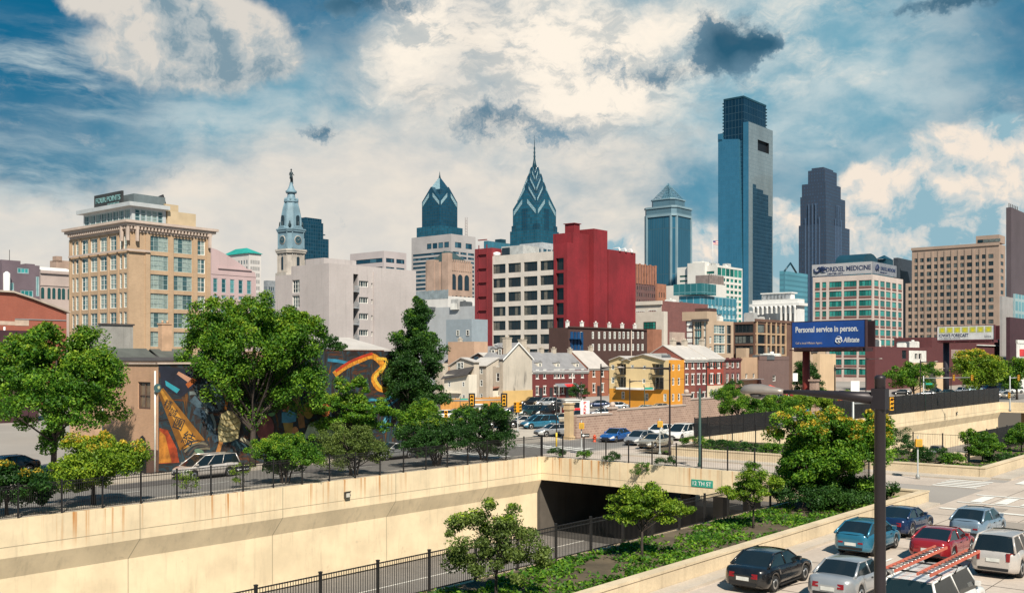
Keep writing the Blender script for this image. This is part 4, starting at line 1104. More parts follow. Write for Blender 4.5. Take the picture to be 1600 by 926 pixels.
mb = MB(); mb.tube([(b.xr(283), 7, b.z(316, b.xr(290)) + .01), (b.xr(283), 7, b.z(312, b.xr(290)))], .5, 8); mb.tube([(b.xr(279), 7, b.z(311, b.xr(290))), (b.xr(285), 6.5, b.z(309, b.xr(290)))], [1.1, 1.3], 12); b.part('exhaust_fan', mb, m_iron)
b.finish()
sy0, sy1 = b.yl(184) + 2.4, b.yl(145) + 3.6
p = b.root.matrix_basis @ Vector((2.4, sy0, zp + .82))
sgn = empty('rooftop_sign', p, A_U, 'dark sign panel with raised lettering on the roof edge of the tan hotel', 'sign')
H_ = 2.9
mb = MB(); mb.box(-.2, .2, 0, sy1 - sy0, 0, H_); mb.build('panel', mat('sign_panel_dark', (.035, .035, .035), .6), sgn)
mtxt = mat('sign_letters', (.16, .30, .30), .4)
text_mesh('FOUR POINTS', 1.5, mtxt, 'lettering', sgn, (-.25, sy1 - sy0 - .8, 1.15), (R(90), 0, R(-90)), .05, (sy1 - sy0) * .88, bold=.03)
text_mesh('BY SHERATON', .5, mtxt, 'lettering', sgn, (-.25, (sy1 - sy0) * .5, .4), (R(90), 0, R(-90)), .05, (sy1 - sy0) * .4)

# pale apartment block
m_pale = mat('pale_lilac_render', (.44, .395, .385), .9, .10, .10, streak=.4, fine=.12, stain=((.26, .23, .22), .5, .35))
b = Bld('apartment_block', 'windowless pale lilac apartment block with one column of balconies', 'apartment building', 514, 187, 430, 650)
zt = b.z(415)
fl = 25.4 * b.C.y / F
yA = b.yl(455)
oR = []; ztop = b.z(438.6, b.xr(568))
D2 = (b.C.y + b.xr(568) * UY) / F
for k in range(5):
    z1 = ztop - 25.4 * D2 * k
    if z1 < 3: break
    oR.append((b.xr(561), b.xr(575.6), z1 - 9.6 * D2, z1)); oR.append((b.xr(580), b.xr(582.5), z1 - 9.6 * D2, z1 - .3))
b.wins('R', 0, [o for o in oR if o[1] - o[0] > 1], (4, 1, .05, .05, m_fr_w, g_dark), depth=.3); b.wins('R', 0, [o for o in oR if o[1] - o[0] <= 1], (1, 1, .05, .04, m_fr_w, g_dark), depth=.3)
bal = (b.xr(552), b.xr(560), 4, b.z(428, b.xr(555)))
oL = [(b.yl(468), b.yl(456.5), b.z(454), b.z(433)), (b.yl(468), b.yl(456.5), b.z(478), b.z(458))]
b.wins('L', 0, oL, (3, 3, .06, .05, m_fr_w, g_dark), depth=.3)
mb = MB(); mb.block(0, b.Lr, 0, yA, 0, zt, oR + [bal], oL, 0, 1, depth=.3)
mb.parapet(0, b.Lr, 0, yA, zt, .5, .3, 0)
mb.box(-0.0, 9, yA + .01, b.Ll, 0, b.z(424)); mb.box(-.003 + 3, 11, 5, yA - .5, zt + .01, b.z(404, 3, 8), 0, 1)
mb.box(b.xr(583), b.xr(585.5), -.3, -.003, 0, zt - .4)
b.part('wall', mb, [m_pale, m_roof])
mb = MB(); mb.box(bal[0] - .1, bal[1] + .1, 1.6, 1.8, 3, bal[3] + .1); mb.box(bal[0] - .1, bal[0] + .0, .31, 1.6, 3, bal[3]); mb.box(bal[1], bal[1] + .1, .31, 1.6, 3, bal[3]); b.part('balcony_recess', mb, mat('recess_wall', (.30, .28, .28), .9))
for k in range(6):
    z1 = ztop - 25.4 * D2 * k - 17 * D2
    if z1 < 3: break
    mb = MB(); mb.box(bal[0] + .01, bal[1] - .01, -.35, 1.59, z1 - .15, z1)
    for q in range(9): x = bal[0] + .05 + (bal[1] - bal[0] - .1) * q / 8; mb.box(x - .02, x + .02, -.33, -.29, z1, z1 + 1)
    mb.box(bal[0], bal[1], -.35, -.28, z1 + .95, z1 + 1.02); b.part('balcony', mb, mat('balcony_grey', (.30, .32, .34), .6))
b.finish()

# grey low building, roof terraces between apartment block and red building
m_gry = mat('pale_grey_metal', (.38, .40, .42), .7, .08, .3, streak=.15)
b = office('warehouse', 'plain grey box building with two small windows, left of the red building', 'building', 737, 225, 697, 762, 504.5, mat('blue_grey_siding', (.27, .32, .36), .8, .08, .4), (1, 2, .06, .06, m_fr_w, g_dark), 0, 0, 1, finish=False)
ops = [(b.yl(733.5), b.yl(729), b.z(524), b.z(515)), (b.yl(718), b.yl(713.5), b.z(524), b.z(515))]
b.wins('L', -.07, ops, (1, 2, .06, .06, m_fr_w, g_dark), depth=.04); b.finish()
b = office('warehouse', 'long flat pale grey building with a white roof edge behind the grey box', 'building', 775, 300, 655, 780, 481, m_gry, None, 0, 0, 1)
clutter(b, 1, b.Lr - 1, 3, b.Ll - 3, b.zt, 5, 11)
b = office('terrace_building', 'flat white roofed building with grey glass screens on its roof', 'building', 700, 380, 648, 760, 466, mat('white_wall', (.60, .58, .56), .8, .08, .2), None, 0, 0, 1)
mb = MB(); zt = b.zt
for k in range(9): mb.box(-.1, .2, b.Ll * k / 9, b.Ll * k / 9 + .3, zt, zt + 3.4)
mb.box(-.05, .0, 0, b.Ll, zt, zt + 3.2); b.part('roof_screen', mb, mat('screen_grey', (.24, .28, .30), .3))
b = office('low_building', 'low pink stucco building right below the grey box', 'building', 741, 215, 700, 762, 540, mat('pink_stucco', (.50, .33, .23), .9, .1, .3, streak=.2), (1, 1, .05, .05, m_fr_w, g_dark), 0, 0, 1)

# red building
m_red = mat('red_painted_brick', (.215, .015, .022), .8, .3, .09, streak=.55, fine=.25, stain=((.33, .035, .035), .6, .10))  # lighter red mottling paints in light reflected onto the wall
m_redd = mat('faded_red_painted_brick', (.20, .022, .028), .8, .15, .15, streak=.4)
m_wht = mat('weathered_white_concrete', (.62, .56, .50), .85, .08, .3, streak=.35, fine=.1)
g_red = glass('bronze_window_glass', (.016, .017, .02), (.16, .14, .11), .1, .35)
b = Bld('warehouse', 'big red painted building with a white gridded front and stepped red side', 'building', 883, 262, 743, 985.5)
yw0, yw1 = b.yl(866.5), b.yl(769.5)
zw = b.z(392, y=yw0)
oL = []
for (pa, pb) in ((770.3, 789.8), (793.8, 813.8), (818.4, 839.6), (844, 865.6)):
    for k in range(8):
        z1 = b.z(406, y=yw0) - 3.82 * k
        if z1 - 2.5 > 0: oL.append((b.yl(pb), b.yl(pa), z1 - 2.5, z1))
b.wins('L', 0, oL, (4, 1, .06, .03, m_fr_d, g_red), depth=.3)
rL = []
for k in range(9):
    z1 = b.z(404, y=yw0) - 3.82 * k
    if z1 - 3.1 > 0: rL.append((b.yl(882), b.yl(870), z1 - 3.1, z1))
b.wins('L', -.35, rL, (1, 1, .06, .06, m_fr_d, glass('black_window_glass', (.006, .006, .008), (.02, .02, .02), .2)), depth=.6)
mb = MB(); mb.facade('L', 0, yw0, yw1, 0, zw, oL, .35, 0, 0); mb.box(0, .3, yw0, yw1, zw, zw + .01); b.part('white_front', mb, m_wht)
mb = MB()
zr = b.z(392); 
mb.facade('L', -.35, 0, yw0, 0, b.z(380), rL, .6, 0, 0); mb.facade('B', yw0, -.35, 4, 0, b.z(380), (), .5, 0); mb.box(.36, 4, .01, yw0 - .01, 0, b.z(380))
mb.face([(-.35, 0, b.z(380)), (.36, 0, b.z(380)), (.36, yw0, b.z(380)), (-.35, yw0, b.z(380))])
mb.box(-.35, .35, -.01, .0, 0, b.z(380))
x1, x2, x3 = b.xr(893), b.xr(917), b.xr(938.5)
mb.box(4.01, b.Lr, .01, yw1, 0, zw - .4, 0, 2)
mb.box(-.35, x1, -.9, -.02, 0, b.z(379))
mb.box(x1 + .01, x2, -.6, 6, 0, b.z(363, x1))
mb.box(x2 + .01, x3, -2.2, 6, 0, b.z(358, x2))
mb.box(x3 + 1.3, b.Lr, -1.6, .0, 0, b.z(396, b.Lr)); mb.box(x3 + .9, b.Lr, 0.01, 7, zw - .39, b.z(396, b.Lr))
mb.box(x1 + 2.5, x1 + 5, 1, 4, b.z(363, x1) + .01, b.z(347, x1)); mb.box(x1 + 2.2, x1 + 5.3, .7, 4.3, b.z(347, x1), b.z(346, x1))
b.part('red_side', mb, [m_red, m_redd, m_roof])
mb = MB(); mb.box(-.3, 4, yw1 + .01, b.Ll, 0, b.z(387, y=yw1)); 
for k in range(11): mb.box(-.75, -.31, yw1 + 1.6, b.Ll - 1.5, 3 + 3.82 * k, 3.25 + 3.82 * k)
for k in (yw1 + 1.6, b.Ll - 1.7): mb.box(-.5, -.31, k, k + .2, 3, 40)
b.part('end_pier', mb, m_redd)
mb = MB()
for k in range(6): mb.box(x3 + .2, x3 + 1.1, -.3, -.2, 10 + k * 4.2, 13.6 + k * 4.2)
b.part('recess_shade_strip', mb, m_cho)  # dark strips painted in for the shaded line of the recess
for k in range(3):
    mb = MB(); x = b.Lr - 2 - 3 * k; mb.tube([(x, .5, b.z(396, b.Lr)), (x, .5, b.z(396, b.Lr) + .8), (x, -1.5, b.z(396, b.Lr) + .9)], .09, 5); mb.lathe([(.35, -.5), (.25, .2)], 8, 0, (x, -1.5)) if False else mb.tube([(x, -1.5, b.z(396, b.Lr) + .9), (x, -1.7, b.z(396, b.Lr) - .1)], [.15, .4], 8); b.part('floodlight', mb, m_white)
mb = MB(); mb.box(2, 9, yw1 - 9, yw1 - 1.5, zw - .39, zw + 2.6); mb.box(1.6, 2, yw1 - 4.5, yw1 - 2, zw - .3, zw + 2.2, 1); b.part('roof_unit', mb, [mat('pale_plant_room', (.45, .46, .45), .6), m_cho])
mb = MB(); mb.lathe([(.9, 0), (1.1, .4), (1.0, 1.0), (.3, 1.2)], 12, 0, (1.2, yw1 - .5)); o = b.part('dish', mb, m_white); o.location.z = zw
b.finish()
b = office('office_block', 'thin tan wall edge directly right of the red building', 'building', 986, 330, 984.5, 991, 437, mat('tan_edge', (.52, .38, .24), .9), (1, 1, .1, .1, m_fr_d, g_dark), 0, 0, 1)

# brown brick tower of flats right of it
m_deco = brick('brown_deco_brick', (.17, .085, .075), (.13, .075, .08), (.16, .11, .10), 1.2, .4)
b = office('office_block', 'brown brick art deco tower with an orange top, left of the striped blue skyscraper', 'office', 993, 480, 985, 1026, 416, m_deco, (1, 1, .06, .05, m_fr_d, g_dark), 9, 2, 14, .4, .55, z0=6)
mb = MB(); mb.box(-.2, b.Lr + .2, -.2, b.Ll, b.zt + .95, b.zt + 1.2)
for k in range(8): x = (k + .2) * b.Lr / 8; mb.box(x, x + b.Lr / 14, -.3, -.01, b.zt - 8, b.zt + (1.6 if k % 2 else .9))
b.part('orange_top', mb, mat('orange_brick', (.30, .13, .08), .9, .15, .5))
b = office('office_block', 'small lower orange brick wing beside the brown art deco tower', 'building', 1027, 470, 1024, 1041, 446, mat('orange_brick', (.42, .17, .09)), (1, 1, .06, .05, m_fr_d, g_dark), 3, 1, 8, .4, .55, z0=6)
# white modern office with green windows
m_wc = mat('white_cladding', (.64, .62, .58), .7, .06, .1)
b = Bld('hospital_building', 'white office with a grid of green windows on its right side', 'office', 1120.5, 560, 1058, 1160)
zt = b.z(414)
oR = b.wins('R', 0, grid(.6, b.Lr - .4, 12, zt - 6, 6, 13, .80, .62), (1, 1, .1, .06, m_fr_w, g_green)) + b.wins('R', 0, grid(.4, b.Lr - .4, zt - 5.6, zt - 1, 6, 1, .97, .95), (1, 1, .15, .06, m_fr_t, g_green))
oL = b.wins('L', 0, [(b.yl(1116), b.yl(1098), b.z(427 + 7.6 * k), b.z(423 + 7.6 * k)) for k in range(9)] + [(b.yl(1078), b.yl(1062), b.z(430 + 7.6 * k), b.z(427 + 7.6 * k)) for k in range(9)], (1, 1, .1, .06, m_fr_d, g_green))
mb = MB(); mb.block(0, b.Lr, 0, b.Ll, 0, zt, oR, oL); 
y0, y1 = b.yl(1104), b.yl(1077); mb.box(-2, 9, y0, y1, 0, b.z(409)); mb.box(.5, 9, y0 + 3, y1 - 2, b.z(409), b.z(406)); b.part('wall', mb, m_wc); b.finish()
clutter(b, 2, b.Lr - 2, 2, b.Ll * .4, zt, 3, 5)
r = empty('flagpole', b.root.matrix_basis @ Vector((2, b.yl(1111), zt)), 0, 'flagpole with a small flag on the white office roof', 'flagpole')
mb = MB(); mb.tube([(0, 0, 0), (0, 0, 14)], [.14, .06], 6); mb.build('pole', m_white, r)
mb = MB(); pts = [(0.1 + i * .35, .25 * math.sin(i * .9), 0) for i in range(9)]
for i in range(8):
    for k_ in range(5):
        a_, c_ = pts[i], pts[i + 1]; z0_ = 11.7 + k_ * .42 - i * .03
        mb.face([(a_[0], a_[1], z0_), (c_[0], c_[1], z0_), (c_[0], c_[1], z0_ + .42), (a_[0], a_[1], z0_ + .42)], 2 if (i < 4 and k_ > 2) else (k_ % 2))
mb.build('flag', [mat('flag_red', (.5, .05, .06)), m_white, mat('flag_blue', (.03, .05, .2))], r)
# white roofs + blue glass lab
b = office('office_block', 'broad white roofed building below the white office', 'office', 1110, 470, 1033, 1134, 446, m_wc, None, 0, 0, 1, roof=m_roofw)
mb = MB(); mb.box(0.5, b.Lr * 1.0, 1.0, 8, b.zt + .9, b.zt + 5)
for k in range(8): mb.box(.3 + k * b.Lr / 8, .6 + k * b.Lr / 8, .6, .99, b.zt + .9, b.zt + 5.4)
b.part('plant_screen', mb, mat('louvre_brown', (.22, .18, .17), .7))
b = Bld('laboratory', 'blue glass laboratory with pale square panels behind the brick theatre', 'office', 1094, 400, 1061, 1151)
zt = b.z(461)
oR = b.wins('R', 0, grid(.5, b.Lr - 1, 14, zt - 2.5, 8, 5, .55, .5), (1, 1, .1, .06, m_fr_w, glass('pale_blue_panel', (.2, .38, .45), (.45, .58, .60))))
mb = MB(); mb.block(0, b.Lr, 0, b.Ll, 0, zt, oR, (), 0, 1); b.part('wall', mb, [curtain('lab_glass', (.05, .24, .33), (.25, .42, .48), 3, 4.2, .2, .15), m_roofw]); b.finish()
mb = MB(); mb.box(-1, b.Lr * .35, -1.2, b.Ll + 2, zt + .3, zt + 4.6); b.part('glass_storey', mb, curtain('lab_dark_glass', (.03, .16, .18), (.10, .25, .28), 2.6, 5, .2, .2))
# red brick theatre and white block
m_brk = brick('plum_red_brick', (.22, .085, .075), (.17, .07, .065), (.20, .12, .11), .8, .3)
b = office('theatre', 'windowless plum brick building with a white left side, behind the row house roofs', 'building', 1034, 330, 991, 1106, 474, m_brk, None, 0, 0, 1, finish=False)
oL = b.wins('L', -.05, [(b.yl(1026.5), b.yl(1012.5), b.z(491), b.z(483)), (b.yl(1008), b.yl(993.5), b.z(492), b.z(484))], (5, 1, .1, .1, m_fr_w, g_teal), depth=.1); b.finish()
mb = MB(); mb.facade('L', -.05, 0, b.Ll, 0, b.zt + .8, oL, .1); mb.box(-.6, -.06, -.3, b.Ll, b.zt - .3, b.zt + .9); b.part('white_wall', mb, mat('white_render', (.60, .54, .47), .85, .08, .3, streak=.3))
clutter(b, 3, b.Lr - 3, 2, b.Ll - 2, b.zt, 4, 8)
b = office('low_building', 'white blank box with one dark green window, right behind the small brick row', 'building', 1037, 300, 992, 1043, 491, mat('white_render', (.6, .54, .47)), (1, 1, .05, .05, m_fr_d, g_green), 0, 0, 1, finish=False)
b.wins('L', -.06, [(b.yl(1025), b.yl(1006), b.z(518), b.z(502))], (4, 3, .08, .06, m_fr_d, g_green), depth=.05); b.finish()
b = office('low_building', 'orange brick box directly right of the small brown brick row', 'building', 1020, 240, 1011, 1034, 520, mat('orange_brick', (.42, .17, .09)), None, 0, 0, 1)
b = office('low_building', 'cream box with a dark shop window left of the beige loft', 'building', 1050, 262, 1046, 1070, 524, m_tstone, (4, 1, .1, .08, m_fr_d, g_green), 1, 0, 1, .7, .35, z0=10)
# beige loft
m_loft = mat('loft_beige', (.46, .34, .24), .85, .1, .2, streak=.25)
b = Bld('loft_building', 'beige loft block with big white windows and a taller stair tower', 'building', 1105, 250, 1070, 1146)
zt = b.z(500)
wl = (4, 3, .06, .05, m_fr_w, g_hot)
zs = [b.z(y) for y in (519, 534.5, 550)]
oR = b.wins('R', 0, [(b.xr(1115.5), b.xr(1133), z - .2, z + 1.9) for z in zs] + [(b.xr(1108.5), b.xr(1112), z - .2, z + 1.4) for z in zs[1:]], wl) + b.wins('R', 0, [(b.xr(1136), b.xr(1142.5), z - .2, z + 2) for z in zs], (2, 3, .06, .05, m_fr_d, g_dark))
oL = b.wins('L', 0, [(b.yl(1096), b.yl(1085), z - .3, z + 1.8) for z in [b.z(y) for y in (513, 525, 537.5, 549)]] + [(b.yl(1103), b.yl(1099.5), z - .3, z + 1.8) for z in [b.z(y) for y in (513, 525, 537.5, 549)]], (3, 1, .06, .05, m_fr_w, g_teal))
mb = MB(); mb.block(0, b.Lr, 0, b.Ll * .62, 0, zt, oR, oL); mb.box(0, b.xr(1120), .01, 7, zt, b.z(486)); mb.box(-.6, -.05, -.5, b.Ll * .65, b.z(502), b.z(500) + .3, 1); b.part('wall', mb, [m_loft, m_roofd])
mb = MB(); mb.box(.5, 10, b.Ll * .62 + .01, b.Ll, 0, b.z(499)); b.part('brick_end', mb, m_brk)
for z in [b.z(y) for y in (508, 517, 526, 535, 544)]:
    mb = MB(); mb.box(.38, .49, b.yl(1080.5), b.yl(1072), z, z + 1.1); b.part('white_panel', mb, m_fr_w)
mb = MB(); mb.box(b.xr(1119), b.xr(1131), 2, 6, zt + .01, zt + 3.2); b.part('stair_head', mb, mat('dark_brown_clad', (.07, .035, .03), .8))
b.finish(); clutter(b, b.xr(1131), b.Lr - 1.5, 1, 5, zt, 3, 15, hmax=1.8)
# brown gridded office
m_bg = mat('brown_spandrel', (.13, .07, .05), .85, .15, .3)
b = Bld('office_block', 'low brown office with tan piers and dark ribbon windows, left of the blue billboard', 'office', 1180, 262, 1145, 1238)
zt = b.z(502)
zs = [b.z(y) for y in (517.5, 534.5, 551)]
oR = b.wins('R', 0, [(b.xr(a_), b.xr(c_), z - .3, z + 1.9) for z in zs for a_, c_ in ((1184, 1195), (1199, 1203), (1205, 1211), (1213.5, 1218), (1220.5, 1226))], (1, 1, .08, .06, m_fr_d, g_dark))
oL = b.wins('L', 0, [(.5, b.Ll - .5, z - .3, z + 1.9) for z in zs], (5, 1, .12, .06, m_fr_d, g_dark))
mb = MB(); mb.block(0, b.Lr, 0, b.Ll, 0, zt, oR, oL)
for px_ in (1182, 1197, 1204, 1212, 1219.3, 1227): x = b.xr(px_); mb.box(x - .25, x + .25, -.25, -.003, 0, zt, 1)
for z in zs: mb.box(0, b.xr(1227), -.12, -.004, z - .75, z - .35, 1)
mb.box(-.3, b.Lr, -.3, 0, zt + .01, zt + .7, 0)
b.part('wall', mb, [m_bg, mat('tan_pier', (.42, .29, .18), .85)]); b.finish(); clutter(b, 2, b.Lr - 2, 2, b.Ll - 2, zt, 7, 21, hmax=2.6)
# white classical building
m_wst = mat('white_limestone', (.68, .67, .65), .8, .07, .2, streak=.15)
b = Bld('courthouse', 'white stone classical building with a tiered roof, above the brown office', 'building', 1246, 480, 1175.5, 1257)
zt = b.z(477)
oL = b.wins('L', 0, grid(1, b.Ll - 1, 16, zt - 2, 9, 1, .36, .8), (1, 2, .2, .1, m_fr_d, g_blue), depth=.8)
mb = MB(); mb.block(0, b.Lr, 0, b.Ll, 0, zt, (), oL, depth=.8)
mb.box(-1.2, b.Lr + 1, -1.2, b.Ll + 1, zt + .01, zt + 1.3)
for k in range(10): y = 1 + (b.Ll - 2) * k / 9; mb.lathe([(.8, 15), (.6, 16), (.6, zt - 1), (.9, zt)], 8, 0, (-.7, y))
mb.box(0, b.Lr, 0, b.Ll, zt + 1.31, zt + 3.2); mb.box(2, b.Lr - 2, 4, b.Ll - 4, zt + 3.21, zt + 6); mb.box(1.5, b.Lr, 3.5, b.Ll - 3.5, zt + 6.01, zt + 6.6)
for k in range(7): y = 6 + (b.Ll - 12) * k / 6; mb.box(1.6, 1.99, y - 1.4, y + 1.4, zt + 3.5, zt + 5.2, 1)
b.part('wall', mb, [m_wst, mat('grey_vent', (.3, .32, .34), .7)]); b.finish()

# medical office
m_peach = mat('peach_concrete', (.56, .46, .41), .85, .08, .3, streak=.15)
b = Bld('medical_building', 'peach framed office with green windows under a long lettered roof sign', 'office', 1363.5, 400, 1270, 1411)
zt = b.z(432)
sL, sR = [], []
zw_ = [b.z(437, y=.5) - k * 3.87 for k in range(12)]
for z1 in zw_:
    if z1 - 3 < .5: continue
    for a_, c_ in ((1273.5, 1281), (1284.5, 1291), (1295.5, 1315), (1318.5, 1338.5), (1342, 1361.8)): sL.append((b.yl(c_), b.yl(a_), z1 - 2.3, z1))
    for a_, c_ in ((1366, 1373), (1375.5, 1382.5), (1384.5, 1391.5), (1394, 1400.5), (1403.5, 1409)): sR.append((b.xr(a_), b.xr(c_), z1 - 2.3, z1))
b.wins('L', 0, [o for o in sL if o[1] - o[0] > 5], (4, 1, .06, .05, m_fr_d, g_green)); b.wins('L', 0, [o for o in sL if o[1] - o[0] <= 5], (1, 1, .06, .05, m_fr_d, g_green))
b.wins('R', 0, sR, (1, 1, .06, .05, m_fr_d, g_green))
mb = MB(); mb.block(0, b.Lr, 0, b.Ll, 0, zt, sR, sL, 0, 2, mr=0)
for o in sL: mb.box(-.06, -.004, o[0], o[1], o[2] - .95, o[2] - .1, 1)
for o in sR: mb.box(o[0], o[1], -.06, -.004, o[2] - .95, o[2] - .1, 1)
mb.parapet(0, b.Lr, 0, b.Ll, zt, .9, .3, 0)
b.part('wall', mb, [m_peach, mat('brown_panel', (.16, .07, .06), .8, .1), m_roof]); b.finish()
mbw = b.root
sgn = empty('rooftop_sign', b.root.location + Vector((0, 0, zt + .95)), A_U, 'long grey roof sign with navy lettering and a dragon emblem on the medical building', 'sign')
m_sgr = mat('sign_grey', (.40, .39, .40), .6, .05); m_navy = mat('navy_letters', (.015, .03, .09), .5)
Hs = 4.6; yl0, yl1 = .3, b.yl(1269)
mb = MB(); mb.box(-.2, .3, yl0, yl1, .4, .4 + Hs); 
for k in range(9): mb.box(.1, .3, yl0 + (yl1 - yl0 - .3) * k / 8, yl0 + (yl1 - yl0 - .3) * k / 8 + .25, 0, .4)
mb.build('panel', m_sgr, sgn)
mb = MB(); mb.box(.31, b.xr(1401), 0, .4, .4, .4 + Hs); mb.build('panel', mat('sign_grey_dim', (.22, .23, .26), .6), sgn)
text_mesh('DREXEL MEDICINE', 2.6, m_navy, 'lettering', sgn, (-.22, b.yl(1291), 1.9), (R(90), 0, R(-90)), .05, b.yl(1291) - b.yl(1361), bold=.05)
text_mesh('CENTER CITY', .9, m_navy, 'lettering', sgn, (-.22, b.yl(1293), .7), (R(90), 0, R(-90)), .05, b.yl(1293) - b.yl(1318), bold=.02)
text_mesh('DREXEL MEDICINE', 1.9, m_navy, 'lettering', sgn, (b.xr(1376), -.02, 2.2), (R(90), 0, 0), .05, b.xr(1399) - b.xr(1376), bold=.05)
text_mesh('CENTER CITY', .8, m_navy, 'lettering', sgn, (b.xr(1375), -.02, 1.0), (R(90), 0, 0), .05, b.xr(1386) - b.xr(1375), bold=.02)
def emblem(P):
    mb = MB()
    def rb(pts, w):
        mb_pts = [P(*p) for p in pts]
        mb.tube(mb_pts, w, 6)
    rb([(-2.2, .6), (-2.0, -.6), (-1.1, -1.1), (-.3, -.5), (-.2, .5), (.5, 1.1), (1.2, .9)], [.25, .4, .45, .5, .5, .45, .3])
    rb([(-1.3, .3), (-.9, .9), (-.2, 1.2)], [.1, .3, .35]); rb([(.2, .3), (1.0, .1), (1.9, .4), (2.3, .1)], [.5, .5, .35, .12]); rb([(.3, -.2), (.9, -.9), (1.7, -1.2)], [.5, .35, .1]); rb([(.6, 1.0), (1.0, 1.7)], [.3, .08]); rb([(1.0, .6), (1.7, 1.3)], [.3, .08])
    return mb
emblem(lambda u, v: (-.24, b.yl(1282.5) - u * 1.25, 2.75 + v * .95)).build('emblem', m_navy, sgn)
emblem(lambda u, v: (b.xr(1370.5) + u * .9, -.05, 2.75 + v * .9)).build('emblem', m_navy, sgn)

# tan tower on the right
m_tt = mat('tan_tower_brick', (.35, .255, .20), .9, .1, .1, streak=.2, fine=.12)
b = Bld('office_tower', 'broad tan brick tower with rows of small dark windows, right of the medical building', 'tower', 1561, 525, 1415, 1571)
zt = b.z(381)
cols = [1220 + c_ / 2.437 for c_ in (492, 515, 537, 565, 590, 613, 640, 665, 690, 718, 748, 772, 800)]
wd = (5.5, 5, 5.5, 8, 5.5, 5.5, 8, 5.5, 5.5, 8, 5.5, 5.5, 8)
oL, oL2 = [], []
yl_lo = b.yl(1425)
for k in range(14):
    z1 = b.z(396) - 11.4 * (b.C.y / F) * k
    for c_, w_ in zip(cols, wd):
        o = (b.yl(c_ + w_ / 2), b.yl(c_ - w_ / 2), z1 - 2.2, z1)
        if o[1] > yl_lo:
            if k > 3: oL2.append(o)
            continue
        oL.append(o)
st = (2, 2, .12, .1, m_fr_d, g_dark)
oR = [(b.Lr * .25, b.Lr * .7, b.z(396) - 3.74 * k - 2, b.z(396) - 3.74 * k) for k in range(14)]
b.wins('L', 0, oL, st); b.wins('R', 0, oR, st); b.wins('L', 0, oL2, st)
mb = MB(); mb.facade('L', 0, 0, yl_lo, 0, zt, oL); mb.facade('L', 0, yl_lo, b.Ll, 0, b.z(436), oL2); mb.facade('R', 0, 0, b.Lr, 0, zt, oR); mb.facade('B', yl_lo, 0, b.Lr, b.z(436), zt); mb.facade('B', b.Ll, 0, b.Lr, 0, b.z(436)); mb.facade('E', b.Lr, 0, b.Ll, 0, b.z(436)); mb.facade('E', b.Lr, 0, yl_lo, b.z(436), zt)
mb.face([(0, 0, zt), (b.Lr, 0, zt), (b.Lr, yl_lo, zt), (0, yl_lo, zt)]); mb.face([(0, yl_lo, b.z(436)), (b.Lr, yl_lo, b.z(436)), (b.Lr, b.Ll, b.z(436)), (0, b.Ll, b.z(436))])
for k in range(14):
    y = (b.yl(cols[min(k, 12)]) if k < 13 else 0)
    if k < 12: ym = (b.yl(cols[k]) + b.yl(cols[k + 1])) / 2; mb.box(-.3, -.003, ym - .5, ym + .5, 0, (zt if ym < yl_lo else b.z(436)) - 1.5)
mb.box(-.5, 0, -.3, yl_lo + .3, zt - .6, zt + .9); y0, y1 = b.yl(1548), b.yl(1524); mb.box(1, b.Lr, .2, b.yl(1524), zt + .91, b.z(366))
b.part('wall', mb, m_tt); b.finish()
for k in range(4):
    mb = MB(); y = b.yl(1531 + 9 * k); mb.box(.88, .99, y - 1.3, y + 1.3, b.z(377), b.z(372)); b.part('window', mb, g_dark)
b = office('office_tower', 'tall plain dark brown slab at the right edge of the skyline', 'tower', 1580, 640, 1572, 1700, 326, mat('dark_brown_slab', (.085, .065, .075), .8, .12, .05), None, 0, 0, 1)
for k in range(6):
    mb = MB(); mb.tube([(3 + k * 4, 2, b.zt), (3 + k * 4, 2, b.zt + 4)], .25, 5); b.part('roof_post', mb, m_iron)
b = office('low_building', 'rounded grey blank tower in front of the dark brown slab', 'building', 1566, 380, 1562, 1583, 466, mat('grey_render', (.34, .32, .31), .85, .08, .3), None, 0, 0, 1)
b = office('office_block', 'small teal glass building at the right edge above the maroon block', 'office', 1586, 330, 1583, 1660, 463, curtain('edge_teal', (.16, .36, .40), (.35, .45, .46), 4, 4, .5, .2), None, 0, 0, 1)
m_mar = brick('maroon_brick', (.13, .032, .035), (.10, .028, .032), (.11, .05, .05), .5, .18)
b = office('low_building', 'dark maroon box below the teal building at the right edge', 'building', 1578, 300, 1572, 1680, 500, mat('dark_maroon', (.05, .018, .025), .8), None, 0, 0, 1)
# long maroon brick building
b = Bld('warehouse', 'long low maroon brick building with a white patch round two windows', 'building', 1367, 290, 1352, 1700)
zt = b.z(541)
X = lambda px_: b.xr(px_)
def zx(py, px_): return b.z(py, b.xr(px_))
oR = b.wins('R', 0, [(X(1429), X(1433.5), zx(561, 1430), zx(552, 1430)), (X(1435), X(1439.5), zx(561, 1430), zx(552, 1430))], (1, 1, .06, .05, m_fr_w, g_dark)) + b.wins('R', 0, [(X(1409.5), X(1416.5), zx(560, 1412), zx(547, 1412))], (1, 2, .1, .1, m_fr_d, g_dark))
mb = MB(); mb.block(0, b.Lr, 0, b.Ll, 0, zt, oR, (), 0, 1); mb.box(X(1456), b.Lr, .01, 12, zt, zx(529, 1500)); mb.box(X(1526), X(1588), -.5, 0, zx(540, 1540), zx(538.5, 1540), 2)
b.part('wall', mb, [m_mar, m_roof, m_fr_w]); b.finish()
mb = MB(); mb.facade('R', -.06, X(1420), X(1447), zx(574, 1430), zx(547.5, 1430), [(X(1429), X(1433.5), zx(561, 1430), zx(552, 1430)), (X(1435), X(1439.5), zx(561, 1430), zx(552, 1430))], .06); b.part('white_panel', mb, m_fr_w)
mb = MB(); mb.box(X(1486), X(1512), -.08, -.01, zx(560, 1500), zx(546, 1500)); b.part('blank_panel', mb, mat('pinkish_panel', (.34, .25, .23), .8))
